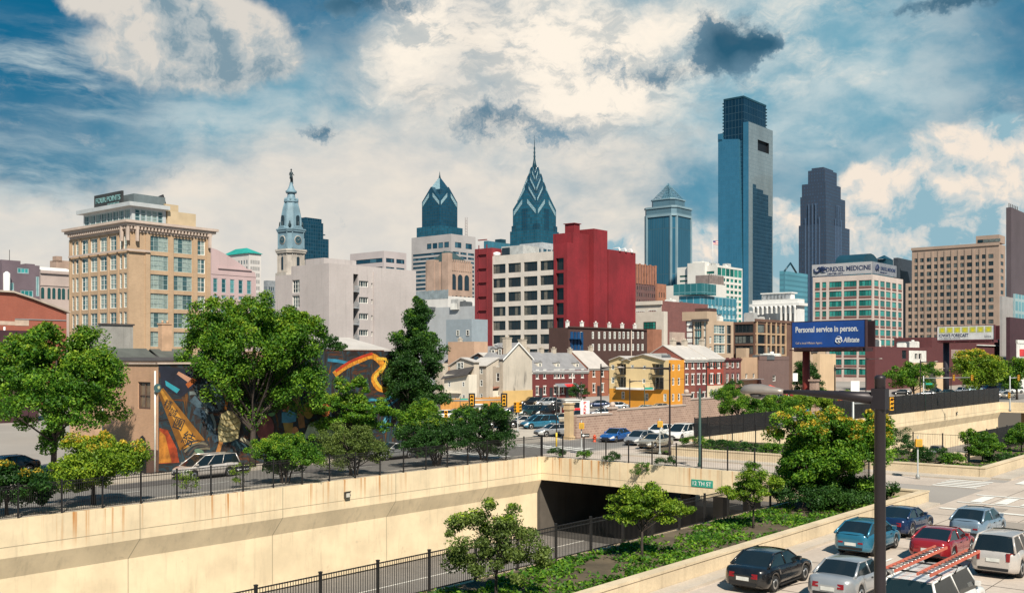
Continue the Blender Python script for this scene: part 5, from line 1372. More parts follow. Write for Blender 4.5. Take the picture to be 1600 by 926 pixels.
mb = MB(); mb.box(X(1525), X(1586), 1, 8, zx(529, 1500) + .01, zx(528, 1500) + 2.2); b.part('roof_unit', mb, mat('grey_vent', (.3, .32, .34)))
clutter(b, 2, X(1450), 1.5, b.Ll - 1, zt, 6, 31, hmax=1.8)
b = office('shop_building', 'low white fronted shop at the right edge beside the maroon brick building', 'shop', 1589, 270, 1588, 1640, 536, m_fr_w, None, 0, 0, 1)
mb = MB(); mb.box(b.xr(1593), b.xr(1625), -.2, -.05, b.z(556), b.z(545)); b.part('red_panel', mb, mat('shop_red', (.6, .03, .03), .5))
# pinkish low walls with lot gates on the right
# ---------------------------------------------------------------- near buildings
def shape_roof(mb, x0, x1, y0, y1, ze, zr, ridge='y', mw=0, mr=1, ov=.3, th=.12):
    """pitched roof with gables; ridge along x or y"""
    if ridge == 'y':
        xm = (x0 + x1) / 2
        mb.face([(x0, y0, ze), (x1, y0, ze), (xm, y0, zr)], mw); mb.face([(x0, y1, ze), (x1, y1, ze), (xm, y1, zr)], mw)
        sl = (zr - ze) / (xm - x0)
        for sx, xa in ((-1, x0), (1, x1)):
            e = xa + sx * ov; z = ze - ov * sl
            A, B, C_, D_ = (e, y0 - ov, z), (e, y1 + ov, z), (xm, y1 + ov, zr), (xm, y0 - ov, zr)
            mb.extrude([A, B, C_, D_], (0, 0, th), mr)
    else:
        ym = (y0 + y1) / 2
        mb.face([(x0, y0, ze), (x0, y1, ze), (x0, ym, zr)], mw); mb.face([(x1, y0, ze), (x1, y1, ze), (x1, ym, zr)], mw)
        sl = (zr - ze) / (ym - y0)
        for sy, ya in ((-1, y0), (1, y1)):
            e = ya + sy * ov; z = ze - ov * sl
            A, B, C_, D_ = (x0 - ov * .3, e, z), (x1 + ov * .3, e, z), (x1 + ov * .3, ym, zr), (x0 - ov * .3, ym, zr)
            mb.extrude([A, B, C_, D_], (0, 0, th), mr)
def chimney(b, x, y, z0, z1, w=.9, d=.6, m=None):
    mb = MB(); mb.box(x - w / 2, x + w / 2, y - d / 2, y + d / 2, z0, z1); mb.box(x - w / 2 - .08, x + w / 2 + .08, y - d / 2 - .08, y + d / 2 + .08, z1, z1 + .15)
    for k in (-.25, .25): mb.lathe([(.13, z1 + .15), (.11, z1 + .5)], 8, 0, (x + k * w, y))
    b.part('chimney', mb, m or m_cstucco)
def dormer(b, x, y, z, w, h, dpt, side, wall, roof, win):
    mb = MB()
    if side == 'R':
        mb.box(x - w / 2, x + w / 2, y, y + dpt, z, z + h); 
        mb.extrude([(x - w / 2 - .15, y - .15, z + h), (x + w / 2 + .15, y - .15, z + h), (x, y - .15, z + h + w * .35)], (0, dpt + .2, 0), 1)
        o = b.part('dormer', mb, [wall, roof]); place('window', win_mesh(w * .6, h * .75, win), o, (x - w * .3, y - .03, z + h * .15))
    else:
        mb.box(x, x + dpt, y - w / 2, y + w / 2, z, z + h)
        mb.extrude([(x - .15, y - w / 2 - .15, z + h), (x - .15, y + w / 2 + .15, z + h), (x - .15, y, z + h + w * .35)], (dpt + .2, 0, 0), 1)
        o = b.part('dormer', mb, [wall, roof]); place('window', win_mesh(w * .6, h * .75, win), o, (x - .03, y + w * .3, z + h * .15), -math.pi / 2)
m_cstucco = mat('grey_cream_stucco', (.50, .43, .35), .9, .14, .35, streak=.45, fine=.15)
m_cgab = mat('stained_gable_render', (.52, .465, .39), .9, .12, .25, streak=.35, fine=.15, stain=((.09, .085, .08), .75, .5))
m_cwhite = mat('cream_siding', (.66, .60, .50), .85, .06, .4, streak=.2)
m_slate = mat('grey_slate_roof', (.26, .255, .26), .6, .12, .5, streak=.3, fine=.2)
m_metal = mat('pale_metal_roof', (.50, .46, .42), .5, .08, .4, streak=.2)
m_brown = mat('brown_shingles', (.13, .075, .055), .9, .2, .8)
ws = (1, 2, .06, .07, m_fr_w, g_dark)
# cream gabled house
b = Bld('row_house', 'tall cream house with a stained blank gable wall and two chimneys', 'house', 786, 190, 755, 831.5)
ze, zr = b.z(560), b.z(536, b.Lr / 2)
yl1 = b.yl(768)
oL = b.wins('L', 0, [(b.yl(780.5), b.yl(775), b.z(573), b.z(563.5)), (b.yl(780.5), b.yl(775), b.z(596), b.z(582)), (b.yl(780.5), b.yl(775), b.z(618), b.z(611))], ws, depth=.15)
oL2 = b.wins('L', 1.0, [(b.yl(765.5), b.yl(761.5), b.z(y2), b.z(y1)) for y1, y2 in ((566, 574), (587, 596), (608, 617))], ws, depth=.15)
mb = MB(); mb.facade('L', 0, 0, yl1, 0, ze, oL, .15); mb.facade('L', 1.0, yl1, b.Ll, 0, ze, oL2, .15); mb.facade('B', yl1, 0, 1, 0, ze); mb.facade('B', b.Ll, 1, b.Lr, 0, ze); mb.facade('E', b.Lr, 0, b.Ll, 0, ze)
mb.facade('R', 0, 0, b.Lr, 0, ze, m=1); mb.face([(0, -.001, ze), (b.Lr, -.001, ze), (b.Lr / 2, -.001, zr)], 1)
mb.box(-.14, b.Lr, -.12, -.003, 0, 3.0, 2)
b.part('wall', mb, [m_cstucco, m_cgab, mat('ochre_painted_base', (.60, .40, .16), .85, .08, .4)])
mb = MB(); shape_roof(mb, 0, b.Lr, .02, b.Ll, ze, zr, 'y', 1, 0, .25); b.part('roof', mb, [m_slate, m_cstucco])
mb = MB()
for x0_, x1_, za, zb in ((-.25, b.Lr / 2, ze - .15, zr + .15), (b.Lr / 2, b.Lr + .25, zr + .15, ze - .15)): mb.extrude([(x0_, -.32, za - .2), (x1_, -.32, zb - .2), (x1_, -.32, zb + .05), (x0_, -.32, za + .05)], (0, .1, 0))
b.part('bargeboard', mb, m_white)
chimney(b, b.Lr * .22, .6, ze, zr + .9, 1.6, .9); chimney(b, b.Lr * .74, .6, ze, zr + .6, 1.5, .9)
dormer(b, 1.0, b.yl(776), ze + .1, 1.3, 1.9, 3, 'L', m_brown, m_slate, ws); dormer(b, 1.6, b.yl(762), ze + .3, 1.3, 1.6, 3, 'L', m_cstucco, m_slate, ws)
mb = MB(); mb.box(-4, -.01, yl1 * .4, yl1 * 1.3, 0, b.z(610)); mb.extrude([(-4.3, yl1 * .3, b.z(610)), (-4.3, yl1 * 1.4, b.z(610)), (-.02, yl1 * 1.4, b.z(605)), (-.02, yl1 * .3, b.z(605))], (0, 0, .15), 1); b.part('lean_to', mb, [m_cwhite, mat('rust_tin_roof', (.28, .12, .08), .7)])
b.finish()
mb = MB(); mb.tube([(0, 0, 0), (0, 0, .9)], .04, 5); mb.lathe([(.1, .9), (.55, 1.15)], 14); b.part('satellite_dish', mb, m_white).location = (2.2, b.Ll * .75, ze + 1.6)
# rear wing with 2 columns of windows
b = Bld('row_house', 'cream three storey rear wing with six windows and sloping roof', 'house', 760, 184, 733, 770)
zt = b.z(572)
oL = b.wins('L', 0, [(b.yl(x + 2.4), b.yl(x - 2.4), b.z(y2), b.z(y1)) for x in (740, 752) for y1, y2 in ((575.5, 584), (593, 603.5), (614.5, 623))], ws, depth=.12)
mb = MB(); mb.block(0, b.Lr, 0, b.Ll, 0, zt, (), oL, depth=.12); b.part('wall', mb, m_cstucco)
mb = MB(); mb.extrude([(-.3, -.2, zt), (-.3, b.Ll + .2, zt), (3.4, b.Ll + .2, zt + 1.5), (3.4, -.2, zt + 1.5)], (0, 0, .14)); b.part('roof', mb, m_metal); b.finish()
mb = MB(); mb.face([(0, b.Ll, zt), (3.4, b.Ll, zt), (3.4, b.Ll, zt + 1.45)]); mb.face([(0, 0, zt), (3.4, 0, zt), (3.4, 0, zt + 1.45)]); b.part('gable', mb, m_cstucco)
b = Bld('row_house', 'brown gabled wing with loft windows behind the cream rear wing', 'house', 771, 194, 722, 780)
zt = b.z(566); mb = MB(); mb.block(0, b.Lr, 0, b.Ll, 0, zt); mb.extrude([(0, 0, zt), (0, b.Ll, zt), (0, b.Ll * .45, b.z(552))], (3, 0, 0)); b.part('wall', mb, m_brown)
for k in range(3):
    mb = MB(); y = b.Ll * (.28 + .13 * k); mb.box(-.08, -.01, y - .55, y + .55, zt - .2 + .25 * k, zt + .55 + .3 * k); b.part('loft_window', mb, g_blue)
mb = MB(); ym = b.Ll * .45; zz = b.z(552); 
mb.extrude([(-.3, -.3, zt - .2), (3, -.3, zt - .2), (3, ym, zz + .1), (-.3, ym, zz + .1)], (0, 0, .12)); mb.extrude([(-.3, b.Ll + .3, zt - .2), (3, b.Ll + .3, zt - .2), (3, ym, zz + .1), (-.3, ym, zz + .1)], (0, 0, .12)); b.part('roof', mb, m_metal)
# white siding wing
b = Bld('row_house', 'small white sided house with a black lean-to roof above the orange timber fence', 'house', 732.5, 178, 694, 745)
zt = b.z(585)
oL = b.wins('L', 0, [(b.yl(726), b.yl(722), b.z(604), b.z(596)), (b.yl(704), b.yl(700), b.z(605), b.z(596)), (b.yl(727), b.yl(722), b.z(623), b.z(616))], ws, depth=.1)
mb = MB(); mb.block(0, b.Lr, 0, b.Ll, 0, zt, (), oL, depth=.1); mb.box(-.5, 0, b.Ll * .3, b.Ll, b.z(614.5), b.z(613.5), 0); b.part('wall', mb, m_cwhite)
mb = MB(); mb.extrude([(-.5, .0, zt - .1), (-.5, b.Ll + .3, zt - .9), (1.35, b.Ll + .3, zt + .5), (1.35, .0, zt + 1.3)], (0, 0, .14)); b.part('roof', mb, m_roofd)
mb = MB(); mb.box(1.4, 2.8, .1, b.Ll - .1, 0, zt + 1.0); mb.extrude([(1.42, .1, zt + 1), (1.42, b.Ll - .1, zt + 1), (1.42, b.Ll - .1, b.z(572)), (1.42, b.Ll * .5, b.z(560)), (1.42, .1, b.z(566))], (1.38, 0, 0)); b.part('upper_wall', mb, m_cstucco)
for (xx, yy, s_) in ((709, 577, 1), (715, 573, .7)):
    place('window', win_mesh(1.0 * s_, 1.7 * s_, ws), b.root, (1.35, b.yl(xx) + .5, b.z(yy + 4 * s_)), -math.pi / 2)
b.finish()
mb = MB(); z_ = b.z(563); mb.extrude([(1.1, -.2, b.z(566)), (3, -.2, b.z(566)), (3, b.Ll * .5, b.z(559)), (1.1, b.Ll * .5, b.z(559))], (0, 0, .14)); mb.extrude([(1.1, b.Ll + .3, b.z(573)), (3, b.Ll + .3, b.z(573)), (3, b.Ll * .5, b.z(559)), (1.1, b.Ll * .5, b.z(559))], (0, 0, .14)); b.part('upper_roof', mb, m_metal)
b = office('row_house', 'narrow grey end house beside the tall dark tree', 'house', 692, 186, 680, 700, 575, m_cstucco, ws, 0, 1, 3, .3, .4, z0=1)
# houses behind
for (pc, D, pl, pr, ye, yr, lab, rf) in ((716, 222, 694, 748, 562, 538, 'cream house with grey gabled roof and white trim, behind the grey end house', m_slate), (752, 235, 735, 782, 560, 541, 'back row house with a long slate roof behind the cream rear wing', m_slate)):
    b = Bld('row_house', lab, 'house', pc, D, pl, pr)
    ze, zr = b.z(ye), b.z(yr); mb = MB(); mb.block(0, b.Lr, 0, b.Ll, 0, ze); b.part('wall', mb, m_cwhite)
    mb = MB(); shape_roof(mb, 0, b.Lr, 0, b.Ll, ze, zr, 'y', 1, 0, .5); b.part('roof', mb, [rf, m_cstucco]); chimney(b, b.Lr * .5, b.Ll * .6, zr - 1, zr + 1.2)
# maroon row
m_mrow = brick('maroon_row_brick', (.17, .022, .022), (.13, .02, .022), (.15, .05, .045), .23, .08)
def row_unit(b, x0, x1, zt, wall, winx, winz, nm='wall', dpt=10, trim=None, y0=0.0, roofm=None, base=None, ww=1.0, wh=1.9, door=None):
    """one house of a terrace: wall with real windows, lintels and sills"""
    ops = [(x - ww / 2, x + ww / 2, z, z + wh) for x in winx for z in winz]
    mb = MB(); mb.facade('R', y0, x0, x1, 0, zt, ops, .15, 0); mb.facade('L', x0, y0, dpt, 0, zt); mb.facade('E', x1, y0, dpt, 0, zt)
    mb.face([(x0, y0, zt), (x1, y0, zt), (x1, dpt, zt), (x0, dpt, zt)], 1)
    for o in ops: mb.box(o[0] - .12, o[1] + .12, y0 - .07, y0 - .003, o[2] - .16, o[2], 2); mb.box(o[0] - .1, o[1] + .1, y0 - .05, y0 - .003, o[3], o[3] + .2, 2)
    mb.box(x0, x1, y0 - .35, y0, zt - .02, zt + .25, 2); mb.box(x0, x1, y0 - .18, y0, zt - .3, zt - .021, 2)
    if base: mb.box(x0 + .02, x1 - .02, y0 - .04, y0 - .003, 0, base[1], 3)
    p = b.part(nm, mb, [wall, roofm or m_roof, trim or m_fr_w, base[0] if base else wall])
    for o in ops: b.w.append(('R', y0, o, ws, 'window', .15))
    if door:
        for dx in door: mb = MB(); mb.box(dx - .55, dx + .55, y0 - .08, y0 - .01, 0.15, 2.5); mb.box(dx - .7, dx + .7, y0 - .5, y0 - .01, 0, .15); b.part('door', mb, mat('door_dark', (.03, .03, .035), .5))
    return p
def terrace(name, label, pc, D, px0, px1, ye, wall, wins, nz, zs, **kw):
    b = Bld(name, label, 'house', pc, D, pc - 2, pc + 60, kw.pop('group', None))
    return b
B0 = at(831.5, 226)
GR = 'brick row houses behind the parking lot'
def unit_house(label, pxa, pxb, base, ytop, wall, npx, zs, roof='slate', dorm=None, door=None, ridge=5.0, basem=None, trim=None, ww=1.0, wh=1.9, group=None, dpt=10, chim=True):
    """row house standing on the line that starts at base=(px, D) and runs along the street"""
    c0 = at(*base); 
    def sx(px): k = (px - 800) / F; return (k * c0.y - c0.x) / (UX - k * UY)
    x0 = sx(pxa); p = c0 + Vector((UX, UY, 0)) * x0
    pxc = 800 + F * p.x / p.y
    b = Bld('row_house', label, 'house', pxc, p.y, pxc - 3, pxb, group)
    zt = b.z(ytop)
    row_unit(b, 0, b.Lr, zt, wall, [b.xr(v) for v in npx], zs, dpt=dpt, base=basem, trim=trim, ww=ww, wh=wh, door=[b.xr(v) for v in door] if door else None)
    if roof != 'flat':
        mb = MB(); shape_roof(mb, 0, b.Lr, -.1, dpt, zt + .26, zt + .26 + ridge, 'x', 1, 0, .3); b.part('roof', mb, [m_slate if roof == 'slate' else m_metal, wall])
    if dorm:
        for v in dorm: dormer(b, b.xr(v), 1.0, zt + .5, 1.5, 1.7, 3, 'R', m_cwhite, m_slate, ws)
    if chim: chimney(b, b.Lr - .5, dpt * .5, zt + 2, zt + ridge + 1.2, 1.1, .7, m_cstucco)
    b.finish(); b.zt = zt
    return b
for (pa, pb, wx, dm, dr, lab) in ((831.5, 853, (839.5, 851), (849,), (845,), 'maroon brick row house next to the blank gable wall'), (853, 875, (867.5, 873), (), (861,), 'maroon brick row house with no dormer, second from the gable wall'), (875, 894, (879.5, 891), (877,), (886,), 'maroon brick row house with the pale downpipe, third from the gable wall'), (894, 919, (896, 910), (907,), (902,), 'maroon brick row house beside the orange brick house')):
    b = unit_house(lab, pa, pb, (831.5, 226), 581.5, m_mrow, wx, (1.0, 4.6), dorm=dm or None, door=dr, ridge=4.2, group=GR, ww=.95, wh=1.8)
mb = MB(); mb.tube([(0, -.15, 0), (0, -.15, b.zt)], .08, 6); b.part('downpipe', mb, m_fr_w)
b = unit_house('orange brick row house between the maroon row and the yellow apartments', 918.8, 951, (831.5, 226), 576, brick('orange_row_brick', (.36, .11, .055), (.30, .09, .05), (.30, .15, .10), .23, .08), (928, 941.5), (1.0, 4.7), door=(935,), ridge=4, roof='metal', group=GR, ww=1.1, wh=2.0)
# shop front with awning below the maroon row
r = empty('shop_awning', b.root.matrix_basis @ Vector((b.xr(880), -.6, 0)), A_U, 'small shopfront awning with red and white panels on the maroon row', 'awning')
mb = MB(); mb.extrude([(-4, -1.2, 2.6), (4, -1.2, 2.6), (4, 0, 3.3), (-4, 0, 3.3)], (0, 0, .08)); mb.build('canopy', mat('awning_grey', (.18, .19, .21), .7), r)
mb = MB(); mb.extrude([(-1, -1.25, 2.62), (2.2, -1.25, 2.62), (2.2, -.5, 3.15), (-1, -.5, 3.15)], (0, 0, .09)); mb.build('red_panel', mat('shop_red', (.6, .03, .03)), r)
for x in (-4, 4): mb = MB(); mb.tube([(x, -1.2, 0), (x, -1.2, 2.6)], .05, 6); mb.build('pole', m_fr_w, r)
# yellow apartments
m_yel = mat('pale_yellow_siding', (.66, .50, .27), .8, .06, .3, streak=.15)
m_org = mat('orange_painted_wall', (.62, .27, .03), .8, .08, .3, streak=.15)
b = Bld('apartment_house', 'pale yellow apartment house with orange ground floor and balconies', 'apartment building', 1045, 182, 952, 1069)
zt = b.z(562)
def yy(a_, c_): return b.yl(c_), b.yl(a_)
balc = [(*yy(963.5, 978), b.z(y2), b.z(y1)) for y1, y2 in ((568, 586), (589, 608))] + [(*yy(1018.5, 1037), b.z(y2), b.z(y1)) for y1, y2 in ((568, 586), (589, 608))]
wn = [(*yy(x - 2.4, x + 2.4), b.z(y2), b.z(y1)) for x, y1, y2 in ((988, 570, 576), (1007, 571, 577), (957.5, 590, 600), (973.5, 613, 625), (1010.5, 615, 627), (1039, 615, 627), (957.5, 570, 578), (1006, 592, 599))]
oL = balc + wn
b.wins('L', 0, wn, (1, 2, .06, .07, m_fr_w, g_hot), depth=.15); b.wins('L', 0, [balc[0], balc[1], balc[2], balc[3]], (3, 1, .08, .06, m_fr_w, g_dark), 'balcony_door', depth=1.3)
oR = b.wins('R', 0, [(b.xr(x - 1.7), b.xr(x + 1.7), b.z(y2), b.z(y1)) for x in (1052, 1061) for y1, y2 in ((569, 579), (590, 602), (615, 627))], ws, depth=.15)
mb = MB(); zo = b.z(608.5)
mb.facade('L', 0, 0, b.Ll, zo, zt, [o for o in oL if o[2] > zo - .5], 1.3, 0, 1 - 1); mb.facade('L', 0, 0, b.Ll, 0, zo, [o for o in oL if o[2] <= zo - .5], .15, 1)
mb.facade('R', 0, 0, b.Lr, 0, zt, oR, .15, 1); mb.facade('B', b.Ll, 0, b.Lr, 0, zt, m=0); mb.facade('E', b.Lr, 0, b.Ll, 0, zt, m=0); mb.face([(0, 0, zt), (b.Lr, 0, zt), (b.Lr, b.Ll, zt), (0, b.Ll, zt)], 2)
gy0, gy1 = b.yl(1038), b.yl(975); mb.extrude([(-.01, gy0, zt), (-.01, gy1, zt), (-.01, (gy0 + gy1) / 2, b.z(554))], (10, 0, 0), 0)
gy0, gy1 = b.yl(984), b.yl(955); mb.extrude([(-.02, gy0, zt), (-.02, gy1, zt), (-.02, (gy0 + gy1) / 2, b.z(557))], (6, 0, 0), 0)
mb.box(-1.2, -.01, *yy(968, 1024), zo - .1, zo + .25, 3)
b.part('wall', mb, [m_yel, m_org, m_roofw, m_fr_w])
mb = MB()
for (a_, c_, zz_, x_) in ((975, 1038, 554, 10.3), (955, 984, 557, 6.3)):
    g0, g1 = b.yl(c_), b.yl(a_); gm = (g0 + g1) / 2
    mb.extrude([(-.4, g0 - .3, zt - .1), (x_, g0 - .3, zt - .1), (x_, gm, b.z(zz_) + .05), (-.4, gm, b.z(zz_) + .05)], (0, 0, .12)); mb.extrude([(-.4, g1 + .3, zt - .1), (x_, g1 + .3, zt - .1), (x_, gm, b.z(zz_) + .05), (-.4, gm, b.z(zz_) + .05)], (0, 0, .12))
b.part('roof', mb, m_metal)
for o in balc:
    mb = MB(); mb.box(-.5, 1.28, o[0] + .02, o[1] - .02, o[2] + .01, o[2] + .12)
    for q in range(13): y = o[0] + (o[1] - o[0]) * q / 12; mb.box(-.5, -.46, y - .015, y + .015, o[2] + .12, o[2] + 1.05)
    mb.box(-.52, -.44, o[0], o[1], o[2] + 1.02, o[2] + 1.1); b.part('balcony', mb, m_iron)
b.finish(); clutter(b, 1, b.Lr - 1, 1, b.Ll - 3, zt + .05, 3, 41, hmax=1.0)
YB = (1045, 182)
for (pa, pb, col, nm, wx, lab, bm, yt, rf) in (
    (1069, 1087, (.26, .07, .045), 'brown_red_brick', (1073, 1082.5), 'brown red brick row house touching the orange side of the apartments', None, 563, 'metal'),
    (1087, 1104.5, (.18, .028, .025), 'dark_red_brick', (1091.5, 1100), 'dark red brick row house between the brown red and bright red ones', None, 563, 'metal'),
    (1104.5, 1130.5, (.38, .055, .03), 'bright_red_brick', (1112, 1123), 'bright red brick row house with a cream ornamented ground floor', (mat('cream_ground_floor', (.62, .52, .38), .85, .1, .4), 3.9), 562, 'metal'),
    (1130.5, 1157.5, (.24, .075, .06), 'dull_red_brick', (1136.5, 1145, 1153), 'dull red brick end house without shutters, last of the red row', None, 562, 'flat')):
    zz_ = (.9, 4.3, 7.2) if bm is None else (4.3, 7.2)
    b = unit_house(lab, pa, pb, YB, yt, brick(nm, col, tuple(c * .8 for c in col), tuple(c * .7 + .05 for c in col), .23, .08), wx, zz_, roof=rf, ridge=2.5, basem=bm, group='row houses right of the yellow apartments', ww=1.0, wh=1.8, dpt=9, door=((pa + pb) / 2,) if bm is None else None, chim=(nm != 'dull_red_brick'), trim=m_fr_w if nm != 'dull_red_brick' else m_mar)
    if nm == 'bright_red_brick':
        for k in range(3):
            x = b.Lr * (.25 + .25 * k); mb = MB(); pts = [(x - .6, .9), (x + .6, .9), (x + .6, 2.7)] + [(x + .6 * math.cos(a_ * math.pi / 8), 2.7 + .6 * math.sin(a_ * math.pi / 8)) for a_ in range(1, 8)] + [(x - .6, 2.7)]
            mb.extrude([(q, -.05, z) for q, z in pts], (0, -.05, 0)); b.part('arched_panel', mb, mat('grey_green_panel', (.22, .25, .2), .7))
        for v in (1108, 1116, 1119.5, 1127):
            for z in (4.3, 7.2):
                mb = MB(); x = b.xr(v); mb.box(x - .22, x + .22, -.09, -.02, z, z + 1.8); b.part('shutter', mb, mat('dark_shutter', (.02, .03, .025), .6))
# low tan and brown brick buildings after the row
b = office('low_building', 'low tan brick building with shuttered window, right of the red brick row', 'building', 1158, 232, 1156, 1186, 564, mat('tan_low', (.42, .28, .18), .9, .12, .3, streak=.2), (1, 2, .08, .06, m_fr_w, g_dark), 2, 0, 2, .3, .4, z0=1)
mb = MB(); mb.box(-.2, b.Lr, -1.2, -.01, b.z(593), b.z(592)); b.part('awning', mb, m_slate)
b = office('low_building', 'low grey brown brick building with one window, left of the billboard post', 'building', 1185.5, 238, 1184, 1233, 562, brick('grey_brown_brick', (.17, .10, .09), (.14, .09, .085), (.2, .14, .12), .3, .1), (1, 2, .08, .06, m_fr_w, g_dark), 1, 0, 1, .12, .3, z0=2)
clutter(b, 1, b.Lr - 1, 1, b.Ll + 2, b.zt, 4, 51, hmax=1.4)
b = office('low_building', 'low flat roofed block crowded with vents, behind the tan and brown buildings', 'building', 1166, 262, 1150, 1290, 549, mat('loft_beige', (.46, .34, .24)), None, 0, 0, 1, roof=m_roofw); clutter(b, 2, b.Lr - 2, 1, b.Ll - 1, b.zt, 16, 52, hmax=2.2)
b = office('low_building', 'small blank peach stucco building just right of the billboard post', 'building', 1281, 205, 1270, 1306, 559.5, mat('peach_stucco', (.60, .43, .27), .9, .08, .3, streak=.25), None, 0, 0, 1)
# small brown brick row with arched windows
m_dbr = brick('dark_brown_brick', (.075, .035, .028), (.06, .03, .026), (.09, .05, .045), .25, .085)
b = Bld('row_house', 'dark brown brick terrace with two rows of small white arched windows below the red building', 'house', 888, 250, 885, 1011)
zt = b.z(511.5)
xs = [(670 + v / 3.56) for v in (848, 913, 947, 978, 1007, 1034, 1061)] + [974.5, 981.5, 989, 997, 1004]
oR = b.wins('R', 0, [(b.xr(x - 1.5), b.xr(x + 1.5), b.z(y2, b.xr(x)), b.z(y1, b.xr(x))) for x in xs for y1, y2 in ((518, 529), (537, 547.5))], (1, 2, .07, .14, m_fr_w, g_hot), depth=.12)
mb = MB(); mb.block(0, b.Lr, 0, 6, 0, zt, oR, depth=.12); mb.box(-.2, b.Lr + .2, -.3, 0, zt, zt + .35); b.part('wall', mb, [m_dbr])
mb = MB()
for k in range(4): x = b.xr(891) + k * 1.4; mb.box(x, x + .9, -.25, -.02, 8, zt - 1)
for z in (zt - 5.5, zt - 2.8): mb.box(b.xr(889), b.xr(906), -1.3, -.01, z, z + .15)
b.part('blue_fire_escape', mb, mat('deep_blue_panel', (.01, .06, .16), .4)); b.finish()
for k in range(6): chimney(b, 3 + k * (b.Lr - 4) / 5.2, 2.5, zt, zt + 1.5, .7, .7, m_fr_w)
mb = MB(); mb.tube([(b.xr(986), -.12, 0), (b.xr(986), -.12, zt)], .12, 6); b.part('downpipe', mb, m_tstone)
# brick hall on the left edge
m_hall = brick('red_hall_brick', (.36, .095, .055), (.30, .08, .05), (.28, .13, .10), .3, .1, streak=.2)
b = Bld('brick_hall', 'low red brick hall with a shallow gable and pale stripe, at the left edge', 'building', -60, 172, -70, 104)
z0, z1 = b.z(447), b.z(489, b.Lr)
mb = MB(); mb.extrude([(0, 0, 0), (b.Lr, 0, 0), (b.Lr, 0, b.z(489, b.Lr)), (b.xr(50), 0, b.z(468, b.xr(50))), (b.xr(20), 0, b.z(458, b.xr(20))), (0, 0, b.z(453))], (0, 14, 0), 0)
mb.box(.0, b.xr(23), -.03, -.001, b.z(507.5, b.xr(10)), b.z(501.5, b.xr(10)), 1); mb.box(b.xr(23), b.xr(45), -.06, -.001, b.z(508, b.xr(10)), b.z(499, b.xr(10)), 1)
mb.box(b.xr(23), b.xr(103), -.12, -.061, b.z(499, b.xr(30)), b.z(497.5, b.xr(30)), 2)
b.part('wall', mb, [m_hall, mat('pale_stripe', (.50, .38, .30), .9), m_slate])
mb = MB()
pr = [(-.5, b.z(453) + .1), (b.xr(20), b.z(458, b.xr(20)) + .1), (b.xr(50), b.z(468, b.xr(50)) + .1), (b.Lr + .5, b.z(489, b.Lr))]
for i in range(3): mb.extrude([(pr[i][0], -.5, pr[i][1]), (pr[i + 1][0], -.5, pr[i + 1][1]), (pr[i + 1][0], -.5, pr[i + 1][1] + .3), (pr[i][0], -.5, pr[i][1] + .3)], (0, 14.8, 0))
b.part('roof', mb, mat('tan_roof_edge', (.40, .33, .27), .8))
b = office('low_building', 'dark brick parapet building below the red hall at the left edge', 'building', -40, 140, -60, 60, 525, mat('dark_maroon', (.05, .018, .025)), None, 0, 0, 1)
for px_ in (1, 12):
    mb = MB(); mb.tube([(b.xr(px_), 1, b.zt), (b.xr(px_), 1, b.zt + 1.4)], .14, 8); b.part('vent_pipe', mb, m_white)
# grey concrete wall and dark roofs above the mural building
b = office('low_building', 'bare grey concrete block wall behind the dark roofed attic', 'building', 157.5, 128, 140, 208, 511, mat('raw_concrete', (.30, .29, .27), .95, .2, .3, streak=.6, fine=.3), None, 0, 0, 1, par=.3)
mb = MB(); mb.box(-.15, b.Lr + .15, -.15, .4, b.zt + .31, b.zt + .5); b.part('coping', mb, m_roofd)
b = Bld('row_house', 'dark tiled attic with a tiny gable, above the peach end wall of the mural building', 'house', 172, 112, 160, 310)
zt = b.z(563); mb = MB(); mb.block(0, b.Lr, 0, 9, 0, zt); b.part('wall', mb, mat('peach_wall', (.52, .33, .21)))
mb = MB(); shape_roof(mb, 0, b.Lr, 0, 9, zt, b.z(548, b.xr(240)), 'x', 1, 0, .4); b.part('roof', mb, [m_roofd, m_cwhite])
for (pxa, w_, yt_) in ((214, 5.5, 545), (284, 4, 546)):
    x = b.xr(pxa); zz_ = b.z(yt_, x); mb = MB(); mb.box(x - w_ / 2, x + w_ / 2, 1.2, 5, zt, zz_ - 1.0); mb.extrude([(x - w_ / 2 - .2, 1.0, zz_ - 1.0), (x + w_ / 2 + .2, 1.0, zz_ - 1.0), (x + w_ / 2 + .2, 3.1, zz_), (x - w_ / 2 - .2, 3.1, zz_)], (0, 0, .1), 1); mb.extrude([(x - w_ / 2 - .2, 5.2, zz_ - 1.0), (x + w_ / 2 + .2, 5.2, zz_ - 1.0), (x + w_ / 2 + .2, 3.1, zz_), (x - w_ / 2 - .2, 3.1, zz_)], (0, 0, .1), 1); b.part('dormer', mb, [mat('dark_brown_clad', (.07, .035, .03)), mat('grey_green_shingle', (.085, .09, .08), .9)])
chimney(b, b.xr(280), 3, zt, zt + 4.2, 1.3, .8, mat('peach_wall', (.52, .33, .21)))
b = office('row_house', 'red brick house with a flat white roof showing above the mural between the big trees', 'house', 498, 152, 486, 600, 546, m_hall, (1, 2, .06, .06, m_fr_w, g_dark), 4, 0, 1, .25, .3, z0=4, par=0)
mb = MB(); mb.extrude([(-.6, -.6, b.zt), (b.Lr + .6, -.6, b.zt), (b.Lr - 2, 6, b.zt + 1.9), (2, 6, b.zt + 1.9)], (0, 0, .15)); b.part('roof', mb, m_metal)

